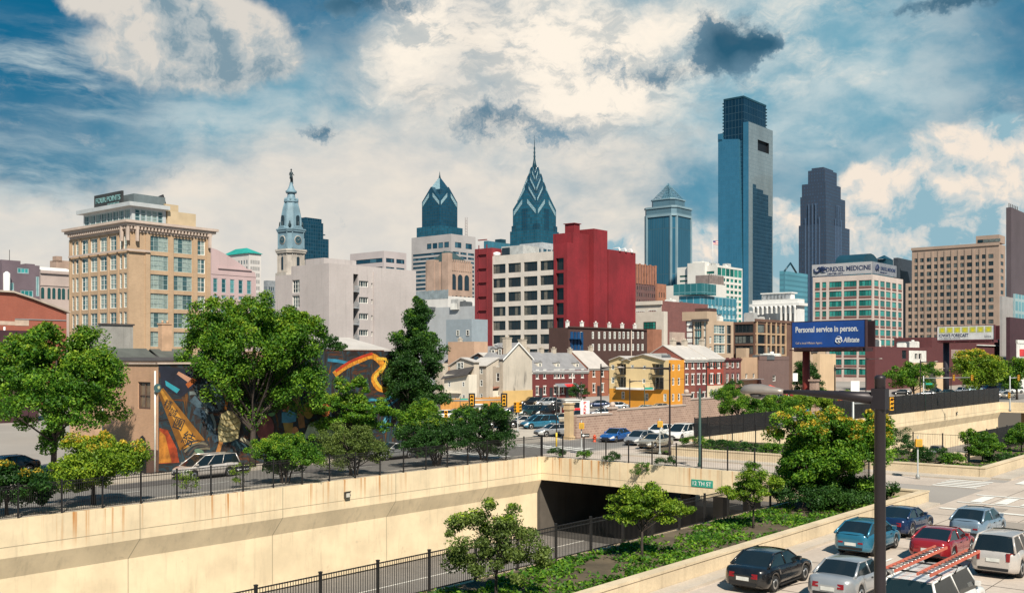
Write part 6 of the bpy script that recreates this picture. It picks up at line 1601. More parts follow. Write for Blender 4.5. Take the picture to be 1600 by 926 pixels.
# ---------------------------------------------------------------- mural building
def mural_ground():
    m, T, p_, o = new_mat('mural_ground')
    v, V = wallvec(T)
    V2 = T.mapping(v, rot=(0, 0, R(-35)), scale=(.30, 1.1, 1)); V3 = T.mapping(v, rot=(0, 0, R(25)), scale=(1.2, .35, 1))
    a = T.noise(V2, .9, 5, .6, 1.8); b_ = T.noise(V3, 1.0, 5, .6, 1.5)
    c = T.ramp(a, [(.30, (.008, .008, .014)), (.42, (.020, .011, .008)), (.50, (.012, .036, .052)), (.56, (.02, .012, .01)), (.63, (.10, .032, .01)), (.70, (.02, .014, .014)), (.8, (.15, .12, .07))])
    c2 = T.ramp(b_, [(.32, (.012, .01, .01)), (.45, (.03, .016, .013)), (.53, (.018, .055, .075)), (.58, (.012, .01, .01)), (.66, (.15, .06, .012)), (.74, (.025, .018, .018))])
    T.link(T.mix(T.rng(T.noise(v, .5, 3, .5), .45, .55), c, c2), p_.inputs['Base Color']); p_.inputs['Roughness'].default_value = .8
    return m
m_pw = brick('peach_wall_brick', (.56, .34, .21), (.50, .30, .19), (.50, .33, .23), .3, .1, streak=.25)
b = Bld('mural_building', 'two storey peach building whose long side wall carries a painted mural', 'building', 247.5, 79.5, 160, 648)
mub = b
zt = b.z(569); zt2 = 9.7; xs_ = b.xr(470)
oL = b.wins('L', 0, [(b.yl(235), b.yl(215.5), b.z(640), b.z(597)), (b.yl(190), b.yl(173), b.z(608), b.z(595.5))], (2, 2, .06, .08, mat('brown_frame', (.10, .06, .045), .6), glass('curtained_glass', (.02, .02, .02), (.20, .14, .09), .2, .5)), depth=.2)
mb = MB(); mb.facade('L', 0, 0, b.Ll, 0, zt, oL, .2, 0); mb.facade('R', 0, 0, xs_, 0, zt, m=1); mb.facade('R', 0, xs_, b.Lr, 0, zt2, m=1); mb.facade('B', b.Ll, 0, b.Lr, 0, zt); mb.facade('E', b.Lr, 0, b.Ll, 0, zt2); mb.facade('L', xs_, 0, b.Ll, zt, zt2)
mb.face([(0, 0, zt), (xs_, 0, zt), (xs_, b.Ll, zt), (0, b.Ll, zt)], 2); mb.face([(xs_, 0, zt2), (b.Lr, 0, zt2), (b.Lr, b.Ll, zt2), (xs_, b.Ll, zt2)], 2)
mb.box(-.12, 0, 0, b.Ll, zt, zt + .15, 3); mb.box(-.12, xs_, -.12, .2, zt + .01, zt + .16, 3); mb.box(-.05, -.003, 0, b.Ll, 0, 1.9, 4)
b.part('wall', mb, [m_pw, mural_ground(), m_roofd, m_tstone, mat('dark_brown_base', (.11, .06, .045), .9, .15, .4)])
b.finish()
mb = MB(); y = b.yl(224); pts = [(y - .55, 0.05), (y + .55, .05), (y + .55, 2.3), (y + .35, 2.75), (y, 2.95), (y - .35, 2.75), (y - .55, 2.3)]; mb.extrude([(-.06, a_, z) for a_, z in pts], (-.05, 0, 0)); b.part('door', mb, m_iron)
for px_ in (244.5, 163): mb = MB(); mb.tube([(-.12, b.yl(px_), 0), (-.12, b.yl(px_), zt - .5)], .07, 6); b.part('downpipe', mb, m_fr_w)
m_mc = {}
def MC(name, col, var=.3, sc=1.2): return mat('mural_' + name, col, .75, var, sc, fine=.35)
mural_n = [0]
def mpt(px, py, lay): x = mub.xr(px); return (x, -.004 - lay * .003, mub.z(py, x))
def mshape(pts, col, lay, var=.3, name='painted_shape', sc=1.2):
    mb = MB(); mb.face([mpt(p[0], p[1], lay) for p in pts]); nm = 'c%02d%02d%02d' % tuple(int(c * 99) for c in col)
    return mub.part(name, mb, MC(nm + str(int(var * 10)), col, var, sc))
def mribbon(pts, w, col, lay, var=.3, name='painted_ribbon', w2=None, sc=1.5):
    P_ = [Vector((p[0], p[1])) for p in pts]; Q = []
    for i in range(len(P_) - 1):
        a_, b_, c_, d_ = P_[max(i - 1, 0)], P_[i], P_[i + 1], P_[min(i + 2, len(P_) - 1)]
        for t in range(5):
            t = t / 5; Q.append(.5 * ((2 * b_) + (c_ - a_) * t + (2 * a_ - 5 * b_ + 4 * c_ - d_) * t * t + (3 * b_ - a_ - 3 * c_ + d_) * t ** 3))
    Q.append(P_[-1]); n = len(Q); Lf, Rt = [], []
    for i, q in enumerate(Q):
        d = (Q[min(i + 1, n - 1)] - Q[max(i - 1, 0)]); d = Vector((-d.y, d.x)).normalized(); ww = (w * (1 - i / (n - 1)) + (w2 if w2 is not None else w) * i / (n - 1)) / 2
        Lf.append(q + d * ww); Rt.append(q - d * ww)
    mb = MB()
    for i in range(n - 1): mb.face([mpt(*Lf[i], lay), mpt(*Lf[i + 1], lay), mpt(*Rt[i + 1], lay), mpt(*Rt[i], lay)])
    nm = 'c%02d%02d%02d' % tuple(int(c * 99) for c in col)
    return mub.part(name, mb, MC(nm + str(int(var * 10)), col, var, sc))
def mell(cx, cy, rx, ry, col, lay, rot=0, **k):
    ca, sa = math.cos(R(rot)), math.sin(R(rot))
    return mshape([(cx + rx * math.cos(t * math.pi / 9) * ca - ry * math.sin(t * math.pi / 9) * sa, cy + rx * math.cos(t * math.pi / 9) * sa + ry * math.sin(t * math.pi / 9) * ca) for t in range(18)], col, lay, **k)
mshape([(249, 668), (262, 672), (276, 700), (280, 722), (248, 724)], (.32, .045, .01), 1, .6)
mshape([(249, 672), (258, 680), (268, 722), (248, 723)], (.42, .16, .02), 2, .5)
mshape([(249, 571), (300, 578), (312, 596), (284, 620), (252, 606)], (.012, .015, .03), 1)
mshape([(258, 594), (281, 608), (276, 614), (259, 602)], (.03, .30, .38), 2, .1); mshape([(279, 580), (301, 592), (295, 598), (276, 584)], (.50, .26, .17), 2, .1); mshape([(300, 590), (308, 594), (294, 606), (290, 600)], (.4, .1, .02), 2)
mshape([(246, 611), (255, 606), (320, 687), (281, 703)], (.52, .24, .03), 3, .35)
mshape([(246, 611), (249, 609), (291, 697), (281, 703)], (.20, .08, .01), 4, .3); mshape([(252, 607), (255, 606), (320, 687), (309, 691)], (.26, .11, .015), 4, .3)
for k in range(4): mribbon([(283 + k * 5, 701 + k * 5), (296 + k * 4, 691 + k * 4), (312 + k * 3, 688 + k * 4), (322 + k * 2, 692 + k * 3)], 3.2, (.06, .05, .045) if k % 2 == 0 else (.15, .13, .09), 4 + k)
mell(246, 606, 6, 7, (.04, .10, .11), 5); mell(248, 605, 2, 2.5, (.5, .48, .3), 6); mell(311, 705, 8, 4, (.12, .20, .13), 8, 20)
for i, (ch_, cx_, cy_, s_) in enumerate((('精', 261, 628, .75), ('誠', 269, 641, .75), ('團', 277, 657, 1.05), ('結', 292, 680, 1.15))):
    x, y, z = mpt(cx_, cy_, 7); o = text_mesh(ch_, s_, mat('mural_ink', (.015, .02, .03), .8), 'painted_lettering', mub.root, (x - s_ * .5, -.03, z - s_ * .35), (R(90), R(24), 0), .001)
for pts, w, c in (([(300, 622), (312, 632), (322, 628), (334, 640)], 12, (.06, .10, .13)), ([(304, 640), (320, 650), (330, 668), (338, 690)], 12, (.03, .06, .09)), ([(312, 604), (326, 606), (338, 622), (344, 640)], 9, (.10, .14, .15)), ([(326, 600), (342, 612), (350, 632)], 8, (.05, .09, .12)), ([(296, 614), (310, 616), (322, 640), (324, 660)], 6, (.14, .17, .17)), ([(330, 646), (336, 664), (332, 682)], 5, (.16, .18, .17))): mribbon(pts, w, c, 2, .5, w2=w * .5)
mshape([(342, 690), (340, 668), (346, 646), (356, 641), (370, 644), (376, 660), (372, 684), (360, 690)], (.55, .46, .24), 5, .25)
for k in range(4): mribbon([(343, 652 + k * 9), (354, 656 + k * 9), (364, 654 + k * 9), (373, 650 + k * 9)], 1.6, (.30, .22, .08), 6)
mshape([(343, 686), (349, 687), (343, 708), (337, 706)], (.48, .20, .05), 5); mribbon([(350, 614), (354, 626), (352, 640)], 4, (.45, .16, .03), 5)
mribbon([(362, 690), (384, 700), (402, 715)], 10, (.02, .06, .08), 3); mribbon([(376, 684), (392, 694)], 6, (.4, .36, .26), 4)
# children and cloth further right, loose shapes
mell(414, 668, 14, 20, (.18, .05, .05), 2); mell(424, 640, 8, 10, (.12, .28, .12), 2); mell(446, 636, 6, 8, (.42, .17, .07), 4); mshape([(440, 644), (452, 640), (464, 646), (462, 658), (452, 660), (440, 660)], (.07, .24, .36), 4, .2); mshape([(442, 660), (458, 660), (456, 680), (446, 680)], (.30, .20, .05), 4)
mell(461, 672, 5, 6, (.45, .20, .08), 4); mell(463, 681, 9, 7, (.25, .38, .42), 3); mribbon([(462, 620), (468, 640), (472, 668)], 10, (.24, .12, .05), 3); mell(482, 640, 8, 14, (.36, .24, .05), 3)
mshape([(474, 684), (482, 662), (496, 656), (520, 656), (526, 672), (524, 686)], (.36, .46, .36), 5, .35); mell(508, 640, 8, 11, (.40, .12, .03), 4); mell(500, 636, 10, 14, (.015, .012, .012), 3)
mribbon([(522, 585), (540, 572), (562, 562), (582, 556), (598, 572), (584, 590), (592, 606), (606, 608)], 9, (.62, .24, .02), 4, .5, sc=4); mribbon([(524, 580), (545, 566), (566, 557), (582, 552)], 4, (.45, .04, .01), 5, .3); mribbon([(588, 560), (604, 562), (598, 576), (586, 588), (592, 602), (602, 608)], 4.5, (.75, .45, .05), 5, .3, sc=5)
mribbon([(512, 562), (530, 564), (548, 568), (560, 566)], 5, (.03, .20, .32), 3); mribbon([(560, 630), (580, 624), (600, 626), (622, 610), (630, 600)], 4, (.04, .25, .36), 4); mribbon([(566, 642), (588, 634), (606, 634), (624, 620)], 3.5, (.03, .18, .30), 4); mribbon([(596, 640), (606, 634), (604, 650), (594, 668), (606, 652)], 3.5, (.10, .36, .46), 5); mribbon([(604, 634), (610, 650), (606, 666), (598, 676)], 3, (.06, .28, .40), 5); mell(634, 622, 6, 8, (.42, .15, .06), 5); mell(632, 600, 4, 5, (.4, .15, .05), 5)
mribbon([(420, 606), (450, 596), (480, 604), (508, 598)], 7, (.04, .14, .16), 2); mribbon([(396, 590), (430, 580), (470, 586)], 6, (.30, .10, .03), 2); mribbon([(530, 610), (545, 630), (550, 650)], 16, (.04, .03, .05), 1)

# ---------------------------------------------------------------- billboards
def billboard(pxl, Dl, pxr, Dr, ytl, ybl, label, post_px, post_r, post_m, face_m, frame_m, back=2.6):
    A, B = at(pxl, Dl), at(pxr, Dr)
    z0 = CAM_H + (HOR - ybl) / F * Dl; z1 = CAM_H + (HOR - ytl) / F * Dl
    d = B - A; Lw = d.length; rot = math.atan2(d.y, d.x)
    r = empty('billboard', A, rot, label, 'billboard')
    H_ = z1 - z0
    mb = MB(); mb.box(0, Lw, -.12, 0, z0, z1); mb.build('panel', face_m, r)
    mb = MB(); mb.box(-.15, Lw + .15, .01, .35, z0 - .1, z1 + .15); mb.box(Lw + .01, Lw + .15, -.2, .0, z0 - .1, z1 + .15); mb.box(-.15, -.01, -.2, 0, z0 - .1, z1 + .15); mb.box(0, Lw, -.2, .0, z0 - .12, z0 - .01)
    mb.box(.5, Lw - .5, -.3, back, z0 - .75, z0 - .13)
    for k in range(8): x = .6 + (Lw - 1.2) * k / 7; mb.box(x - .08, x + .08, .36, .6, z0 - .1, z1)
    mb.box(.2, Lw, back - .2, back, z0, z1); mb.build('frame', frame_m, r)
    mb = MB(); mb.box(1, Lw - 1, -1.3, -.3, z0 - .55, z0 - .45)
    mb.build('catwalk', frame_m, r)
    for k in range(4):
        mb = MB(); x = 1.5 + (Lw - 3) * k / 3; mb.tube([(x, -.8, z0 - .45), (x, -1.9, z0 - .5)], .05, 5); mb.box(x - .35, x + .35, -2.2, -1.8, z0 - .6, z0 - .42); mb.build('floodlight', frame_m, r)
    k = (post_px - 800) / F
    t = (k * A.y - A.x) / (math.cos(rot) - k * math.sin(rot))
    mb = MB(); mb.lathe([(post_r, 0), (post_r, z0 - .74)], 20, 0, (t, back * .5)); mb.lathe([(post_r * 1.15, 0), (post_r * 1.15, .5)], 20, 0, (t, back * .5)); mb.build('post', post_m, r)
    return r, Lw, z0, z1
m_bb = mat('billboard_blue', (.012, .075, .32), .5, .25, .06)
r, Lw, z0, z1 = billboard(1238.5, 177, 1352.5, 165, 504, 542.5, 'blue billboard with white slogan and hands logo on a rust red post', 1252, .62, mat('rust_red_post', (.26, .035, .025), .7, .15, .5), m_bb, mat('dark_billboard_frame', (.04, .018, .022), .7))
H_ = z1 - z0
text_mesh('Personal service in person.', 1.35, m_white, 'lettering', r, (Lw * .05, -.135, z0 + H_ * .60), (R(90), 0, 0), .005, Lw * .86, bold=.035)
text_mesh('Call a local Allstate Agent.', .5, mat('pale_lettering', (.55, .45, .42), .6), 'lettering', r, (Lw * .05, -.135, z0 + H_ * .13), (R(90), 0, 0), .005, Lw * .38, bold=.008)
text_mesh('Allstate', 1.15, m_white, 'lettering', r, (Lw * .715, -.135, z0 + H_ * .18), (R(90), 0, 0), .005, Lw * .21, bold=.03, shear=.2)
mb = MB(); cx_, cz_ = Lw * .655, z0 + H_ * .27
def arc(mb, cx, cz, r_, a0, a1, w, yy_=-.15, n=14):
    mb.tube([(cx + r_ * math.cos(R(a0 + (a1 - a0) * i / n)), yy_, cz + r_ * math.sin(R(a0 + (a1 - a0) * i / n))) for i in range(n + 1)], w, 5)
arc(mb, cx_, cz_, .62, 0, 360, .05); arc(mb, cx_ - .3, cz_ - .1, .32, 180, 360, .08); arc(mb, cx_ + .3, cz_ - .1, .32, 180, 360, .08)
for k in (-.42, -.2, .02, .24, .44): mb.tube([(cx_ + k, -.15, cz_ - .1), (cx_ + k * .85, -.15, cz_ + .32)], .055, 5)
mb.build('logo', m_white, r)
r, Lw, z0, z1 = billboard(1465, 262, 1553.5, 250, 510.5, 531, 'white billboard with seven yellow squares above dark lettering', 1474, .75, mat('black_post', (.02, .018, .03), .6), mat('billboard_white', (.74, .74, .72), .6), mat('maroon_billboard_frame', (.09, .02, .025), .7))
H_ = z1 - z0
for k in range(7):
    mb = MB(); x = Lw * (.035 + .136 * k); mb.box(x, x + Lw * .11, -.135, -.122, z0 + H_ * .52, z1 - H_ * .06); o = mb.build('yellow_square', mat('pale_yellow_print', (.55, .56, .16), .6, .1, 1), r)
    mb = MB(); mb.lathe([(Lw * .03, 0), (Lw * .03, .01)], 14); s_ = mb.build('sun_disc', mat('bright_yellow_print', (.75, .66, .02), .6), o, (x + Lw * .055, -.136, z0 + H_ * .72)); s_.rotation_euler = (R(90), 0, 0)
text_mesh("IOWA'S FORECAST", 1.1, m_navy, 'lettering', r, (Lw * .03, -.135, z0 + H_ * .22), (R(90), 0, 0), .005, Lw * .53, bold=.03)
text_mesh('FOR SEASONS ANYWAY', .4, m_navy, 'lettering', r, (Lw * .04, -.135, z0 + H_ * .07), (R(90), 0, 0), .005, Lw * .38)
text_mesh('Iowa', .7, mat('grey_lettering', (.2, .22, .25), .6), 'lettering', r, (Lw * .84, -.135, z0 + H_ * .16), (R(90), 0, 0), .005, Lw * .11)
# ---------------------------------------------------------------- stone wall, column, booth, lot fence
m_stone = brick('pinkish_stone', (.42, .28, .22), (.30, .19, .15), (.50, .38, .30), .55, .28, msize=.03, streak=.35)
r = empty('stone_wall', W(19.5, -10.6), A_U, 'pinkish rubble stone wall with raised steps, behind the parked cars', 'wall')
mb = MB()
for (a_, c_, h) in ((0, 7, 2.5), (7, 8, 3.1), (8, 24, 2.9), (24, 25.2, 4.2), (25.2, 40, 3.6)): mb.box(a_, c_, 0, .5, 0, h)
mb.build('stonework', m_stone, r)
mb = MB()
for (a_, c_, h) in ((0, 7, 2.5), (8, 24, 2.9), (25.2, 40, 3.6)): mb.box(a_, c_, -.08, .58, h, h + .18)
for (a_, h) in ((7.5, 3.1), (24.6, 4.2)): mb.box(a_ - .65, a_ + .65, -.12, .62, h, h + .25); mb.lathe([(.3, h + .25), (.38, h + .5), (.2, h + .8)], 8, 0, (a_, .25))
mb.build('coping', m_tstone, r)
r = empty('gate_column', W(18.6, -11), A_U, 'tall square tan stone gate column at the parking lot entrance', 'column')
mb = MB(); mb.box(-.38, .38, -.38, .38, 0, 3.3); mb.box(-.5, .5, -.5, .5, 0, .35); mb.build('shaft', mat('tan_stone', (.52, .38, .22), .9, .12, .6, streak=.3), r)
mb = MB(); mb.box(-.47, .47, -.47, .47, 3.3, 3.5); mb.box(-.42, .42, -.42, .42, 3.5, 3.9); mb.box(-.5, .5, -.5, .5, 3.9, 4.05); mb.build('cap', mat('tan_stone', (.52, .38, .22)), r)
m_rp = mat('red_paint', (.55, .02, .025), .5)
p = gnd(893, 650); r = empty('parking_booth', p, R(15), 'red and white attendant booth at the parking lot', 'booth')
mb = MB(); mb.box(-1.3, 1.3, -1, 1, .05, 1.35, 0); mb.box(-1.3, 1.3, -1, 1, 1.36, 2.5, 1); mb.box(-1.5, 1.5, -1.2, 1.2, 2.5, 2.62, 1); mb.build('cabin', [m_rp, m_fr_w], r)
mb = MB(); mb.box(-.1, 1.0, -1.03, -1.003, 1.4, 2.2); mb.build('window', g_dark, r)
mb = MB(); mb.box(-1.1, -.3, -1.03, -1.003, .1, 2.1); mb.build('door', m_fr_w, r)
def board_sign(name, label, p, rot, w, h, z, txts, post=True, bg=None, cat='sign'):
    r = empty(name, p, rot, label, cat)
    mb = MB(); mb.box(-w / 2, w / 2, -.06, .06, z, z + h); mb.build('panel', bg or m_white, r)
    if post: mb = MB(); mb.tube([(0, .1, 0), (0, .1, z + h)], .06, 6); mb.build('post', m_iron, r)
    for (t, s_, x, zz_, m_, wd_) in txts: text_mesh(t, s_, m_, 'lettering', r, (x, -.065, z + zz_), (R(90), 0, 0), .003, wd_, bold=.02)
    return r
p = at(914, 128); board_sign('park_sign', 'tall white sign with red vertical letters beside the booth', p, R(8), 1.15, 1.75, 2.0, [(c_, .5, -.2, 1.3 - .41 * i, m_rp, .4) for i, c_ in enumerate('PARK')])
p = at(748, 118); board_sign('pay_sign', 'white board with red letters and striped header above the dark shrubs', p, R(4), 1.1, 1.2, 2.6, [('PAY', .55, -.45, .15, m_rp, .9)] + [('IIIIIIII', .35, -.48, .82, m_iron, .96)])
# orange fence by the cream houses
m_of = mat('orange_timber', (.62, .30, .08), .85, .2, .8, streak=.35, fine=.2)
a, c_ = at(690, 172), at(786, 184)
d = c_ - a; r = empty('timber_fence', a, math.atan2(d.y, d.x), 'orange timber board fence below the cream houses', 'fence')
n = 9; wl_ = d.length / n
for i in range(n):
    mb = MB()
    for k in range(12): x = wl_ * k / 12; mb.box(x, x + wl_ / 12 - .015, -.03, 0, 0, 2.15 + .03 * ((k * 7) % 3))
    mb.box(0, wl_, .001, .05, .4, .5); mb.box(0, wl_, .001, .05, 1.7, 1.8); mb.build('fence_panel', m_of, r, (i * wl_, 0, 0))
    mb = MB(); mb.box(-.07, .07, .06, .18, 0, 2.3); mb.build('post', m_of, r, (i * wl_, 0, 0))
# pinkish wall and pier in the far lot on the right
r = empty('stone_wall', W(92, -14.0), A_U, 'low pinkish wall with a square pier, behind the screen fence right of the lamp post', 'wall')
mb = MB(); mb.box(-30, 0, 0, .5, 0, 2.6); mb.box(-30, 0, -.1, .6, 2.6, 2.8); mb.box(0, 1.2, -.3, .9, 0, 5.2); mb.box(-.2, 1.4, -.5, 1.1, 5.2, 5.5); mb.build('stonework', m_stone, r)
b = office('low_building', 'small pale peach wall block at the foot of the maroon building, behind the trees', 'building', 1440, 262, 1425, 1475, 572, mat('peach_stucco', (.6, .43, .27)), None, 0, 0, 1)
# ---------------------------------------------------------------- plants
def leafmat(name, dark, mid, light, trans=.32, tips=None):
    if name in _M: return _M[name]
    m = bpy.data.materials.new(name); m.use_nodes = True
    T = NT(m.node_tree); T.n.clear()
    o = T.node('ShaderNodeOutputMaterial')
    g = T.node('ShaderNodeNewGeometry')
    tc = T.node('ShaderNodeTexCoord')
    n = T.noise(tc.outputs['Object'], .55, 3, .6)
    f = T.m('ADD', T.m('MULTIPLY', g.outputs['Random Per Island'], .6), T.m('MULTIPLY', T.rng(n, .3, .7), .4))
    c = T.ramp(f, [(0, dark), (.45, mid), (1, light)])
    p = T.node('ShaderNodeBsdfPrincipled'); T.link(c, p.inputs['Base Color']); p.inputs['Roughness'].default_value = .55; p.inputs['Specular IOR Level'].default_value = .3
    t = T.node('ShaderNodeBsdfTranslucent'); T.link(T.mix(1, c, (1.0, 1.15, .45, 1), 'MULTIPLY'), t.inputs[0])
    mx = T.node('ShaderNodeMixShader'); mx.inputs[0].default_value = trans
    T.link(p.outputs[0], mx.inputs[1]); T.link(t.outputs[0], mx.inputs[2]); T.link(mx.outputs[0], o.inputs[0])
    _M[name] = m
    return m
m_bark = mat('bark', (.055, .042, .035), .95, .3, 2, bump=.5)
LF = {
 'green': leafmat('green_leaves', (.014, .055, .006), (.058, .165, .012), (.26, .42, .03)),
 'deep': leafmat('deep_green_leaves', (.010, .035, .010), (.025, .080, .014), (.07, .16, .025)),
 'lime': leafmat('yellow_green_leaves', (.04, .10, .008), (.14, .25, .018), (.42, .50, .035)),
 'yellow': leafmat('yellow_blossom', (.30, .22, .015), (.55, .38, .03), (.80, .60, .10)),
 'olive': leafmat('olive_leaves', (.035, .06, .015), (.10, .15, .03), (.22, .28, .06)),
}
def leaves(name, C_, rad, npl, size, seed, mt, parent, up=.5, flat=.75):
    """C_: clump centres (n,3); leaves scattered round each centre"""
    rg = np.random.default_rng(seed)
    n = len(C_) * npl
    c = np.repeat(C_, npl, axis=0); r = np.repeat(rad, npl)[:, None]
    d = rg.normal(size=(n, 3)); d /= np.linalg.norm(d, axis=1)[:, None]
    pos = c + d * r * (rg.random((n, 1)) ** .45) * np.array([1, 1, flat])
    nr = rg.normal(size=(n, 3)) + d * .6; nr[:, 2] += up; nr /= np.linalg.norm(nr, axis=1)[:, None]
    a = np.cross(nr, rg.normal(size=(n, 3))); a /= np.linalg.norm(a, axis=1)[:, None]
    b_ = np.cross(nr, a)
    s = size * (.6 + .8 * rg.random((n, 1)))
    v = np.empty((n, 4, 3)); v[:, 0] = pos - a * s; v[:, 1] = pos + b_ * s * .5 - a * s * .1; v[:, 2] = pos + a * s; v[:, 3] = pos - b_ * s * .5 - a * s * .1 + nr * s * .15
    me = bpy.data.meshes.new(name)
    me.vertices.add(n * 4); me.vertices.foreach_set('co', v.reshape(-1))
    me.loops.add(n * 4); me.loops.foreach_set('vertex_index', np.arange(n * 4, dtype=np.int32))
    me.polygons.add(n); me.polygons.foreach_set('loop_start', np.arange(0, n * 4, 4, dtype=np.int32)); me.polygons.foreach_set('loop_total', np.full(n, 4, dtype=np.int32))
    me.materials.append(mt); me.update(calc_edges=True)
    return place(name, me, parent)
def tree(name, label, p, lobes, nclump, npl, size, leaf, seed, trunk_h, tr=.18, crad=.9, tip=None, tipf=0, group=None, stems=1, cat='tree', limbs=12, flat=.7, up=.5, lean=0):
    """lobes: ellipsoids (x, y, z, rx, ry, rz) relative to the foot"""
    rg = np.random.default_rng(seed)
    root = empty(name, p, 0, label, cat, group)
    vol = np.array([l[3] * l[4] * l[5] for l in lobes]) ** (2 / 3); vol /= vol.sum()
    C_, O_ = [], []
    tries = 0
    while len(C_) < nclump and tries < nclump * 60:
        tries += 1
        l = lobes[rg.choice(len(lobes), p=vol)]
        d = rg.normal(size=3); d /= np.linalg.norm(d)
        if d[2] < -.35 and rg.random() < .7: continue
        rr = (.52 + .48 * rg.random() ** .6) * (1 + .10 * math.sin(5 * math.atan2(d[1], d[0]) + seed) + .07 * math.sin(9 * d[2] + seed))
        q = np.array([l[0] + d[0] * l[3] * rr, l[1] + d[1] * l[4] * rr, l[2] + d[2] * l[5] * rr])
        if q[2] < .25: continue
        # keep gaps: clumps on a loose spacing
        if C_ and np.min(np.linalg.norm(np.array(C_) - q, axis=1)) < crad * .55 and rg.random() < .75: continue
        C_.append(q); O_.append(rr)
    npl = int(npl * 1.9); size = size * .70
    C_ = np.array(C_); rad = crad * (.55 + .7 * rg.random(len(C_)))
    base = np.array([0, 0, trunk_h])
    mb = MB()
    top = max(l[2] + l[5] * .3 for l in lobes); cx = np.mean([l[0] for l in lobes]); cy = np.mean([l[1] for l in lobes])
    for k in range(stems):
        an = 2 * math.pi * k / max(stems, 1) + seed; off = 0 if stems == 1 else .25
        sx, sy = off * math.cos(an), off * math.sin(an)
        f = 1 if stems == 1 else .55
        ex, ey = (cx, cy) if stems == 1 else (cx + math.cos(an) * lobes[0][3] * .55, cy + math.sin(an) * lobes[0][4] * .55)
        mb.tube([(sx, sy, -.1), (sx * 1.3, sy * 1.3, trunk_h * .5), (sx + (ex - sx) * .25, sy + (ey - sy) * .25, trunk_h), (ex, ey, top)], [tr * f * 1.25, tr * f, tr * f * .85, tr * f * .15], 8)
    order = rg.permutation(len(C_))[:limbs]
    for i in order:
        q = C_[i]; t0 = trunk_h * (.75 + .3 * rg.random()) if stems == 1 else trunk_h * .5
        zz = min(t0 + (q[2] - t0) * .35 * rg.random(), top); st_ = Vector((cx * zz / max(top, .1), cy * zz / max(top, .1), zz))
        mid = st_.lerp(Vector(q), .5) + Vector((rg.normal() * .2, rg.normal() * .2, .25))
        mb.tube([st_, mid, Vector(q)], [tr * .42, tr * .25, tr * .06], 6, cap=False)
        for j in range(2):
            qq = C_[np.argsort(np.linalg.norm(C_ - q, axis=1))[j + 1]]
            mb.tube([mid, Vector(qq)], [tr * .18, tr * .04], 4, cap=False)
    mb.build('trunk', m_bark, root)
    leaves('crown', C_, rad, npl, size, seed, LF[leaf], root, up, flat)
    if tip:
        hi = C_[:, 2] + .3 * rg.normal(size=len(C_)) * crad
        sel = np.argsort(-hi)[:int(len(C_) * tipf)]
        CT = C_[sel] + np.array([0, 0, .35 * crad])
        leaves('blossom' if tip == 'yellow' else 'top_leaves', CT, rad[sel] * .62, max(6, int(npl * .42)), size * .95, seed + 5, LF[tip], root, up + .3, .6)
    return root
def onl(px, t, z=0.0):
    k = (px - 800) / F; bx, by = P0[0] + t * NX, P0[1] + t * NY
    s = (k * by - bx) / (UX - k * UY); return W(s, t, z)
rt = random.Random(4)
def blobs_(n, rx, ry, z0, z1, seed, fr=.55):
    q = random.Random(seed); out = [(0, 0, (z0 + z1) / 2, rx * .72, ry * .72, (z1 - z0) * .45)]
    for i in range(n):
        a_ = 2 * math.pi * i / n + q.random(); d = .5 + .12 * q.random(); zc = z0 + (z1 - z0) * (.22 + .56 * q.random())
        out.append((math.cos(a_) * rx * d, math.sin(a_) * ry * d, zc, rx * fr * (.7 + .3 * q.random()), ry * fr * (.7 + .3 * q.random()), (z1 - z0) * .24))
    return out
g_st = 'street trees in front of the mural'
tree('street_tree', 'broad bright green tree at the left edge, in front of the peach end wall', at(84, 75), blobs_(10, 5.0, 4.6, 2.2, 11.6, 3, .52), 190, 150, .17, 'green', 11, 3.2, .22, 1.0, 'lime', .45, g_st, limbs=26)
tree('street_tree', 'biggest green tree, covering the middle of the mural', onl(395, -12.9), blobs_(11, 6.0, 5.0, 3.0, 14.1, 8, .46) + [(-.6, 0, 12.4, 1.7, 1.7, 2.0), (-2.8, .6, 11.0, 1.9, 1.8, 2.0), (2.6, 0, 10.4, 2.2, 2.0, 1.8)], 250, 150, .16, 'green', 12, 3.2, .25, 1.0, 'lime', .28, g_st, limbs=34, flat=.9)
tree('street_tree', 'low layered green tree before the orange dragon-like ribbon of the mural', onl(548, -11.5), [(0, 0, 6.3, 1.6, 1.5, 1.3), (-1.2, 0, 4.6, 2.6, 2.2, 1.3), (1.3, 0, 4.2, 2.4, 2.0, 1.2), (0, 0, 3.0, 3.0, 2.4, .9)], 95, 120, .15, 'green', 13, 2.2, .14, .8, 'lime', .3, g_st, flat=.4)
tree('street_tree', 'tall dark pointed tree at the right end of the mural', onl(650, -12.4), [(0, 0, 12.9, 1.0, 1.0, 1.8), (0, 0, 10.8, 1.9, 1.8, 1.8), (.2, 0, 8.6, 2.7, 2.5, 2.0), (-.4, 0, 6.6, 2.7, 2.5, 1.7), (.6, 0, 5.0, 2.2, 2.0, 1.4)], 170, 150, .15, 'deep', 14, 3.0, .2, .8, 'green', .3, g_st, limbs=26)
tree('street_tree', 'light green low tree at the foot of the tall dark pointed tree', onl(652, -8.5), [(0, 0, 3.0, 1.9, 1.7, 1.6), (.6, 0, 4.2, 1.4, 1.3, 1.2)], 60, 110, .13, 'green', 15, 1.4, .1, .65, 'lime', .5, g_st)
gs = 'shrubs on the wall behind the picket fence'
tree('shrub_tree', 'yellow tipped rounded small tree by the picket fence, left of the white minivan', onl(146, -2.2), blobs_(7, 3.2, 2.7, 1.0, 4.6, 21, .5), 120, 130, .12, 'lime', 21, 1.5, .13, .62, 'yellow', .2, gs, cat='tree', limbs=18)
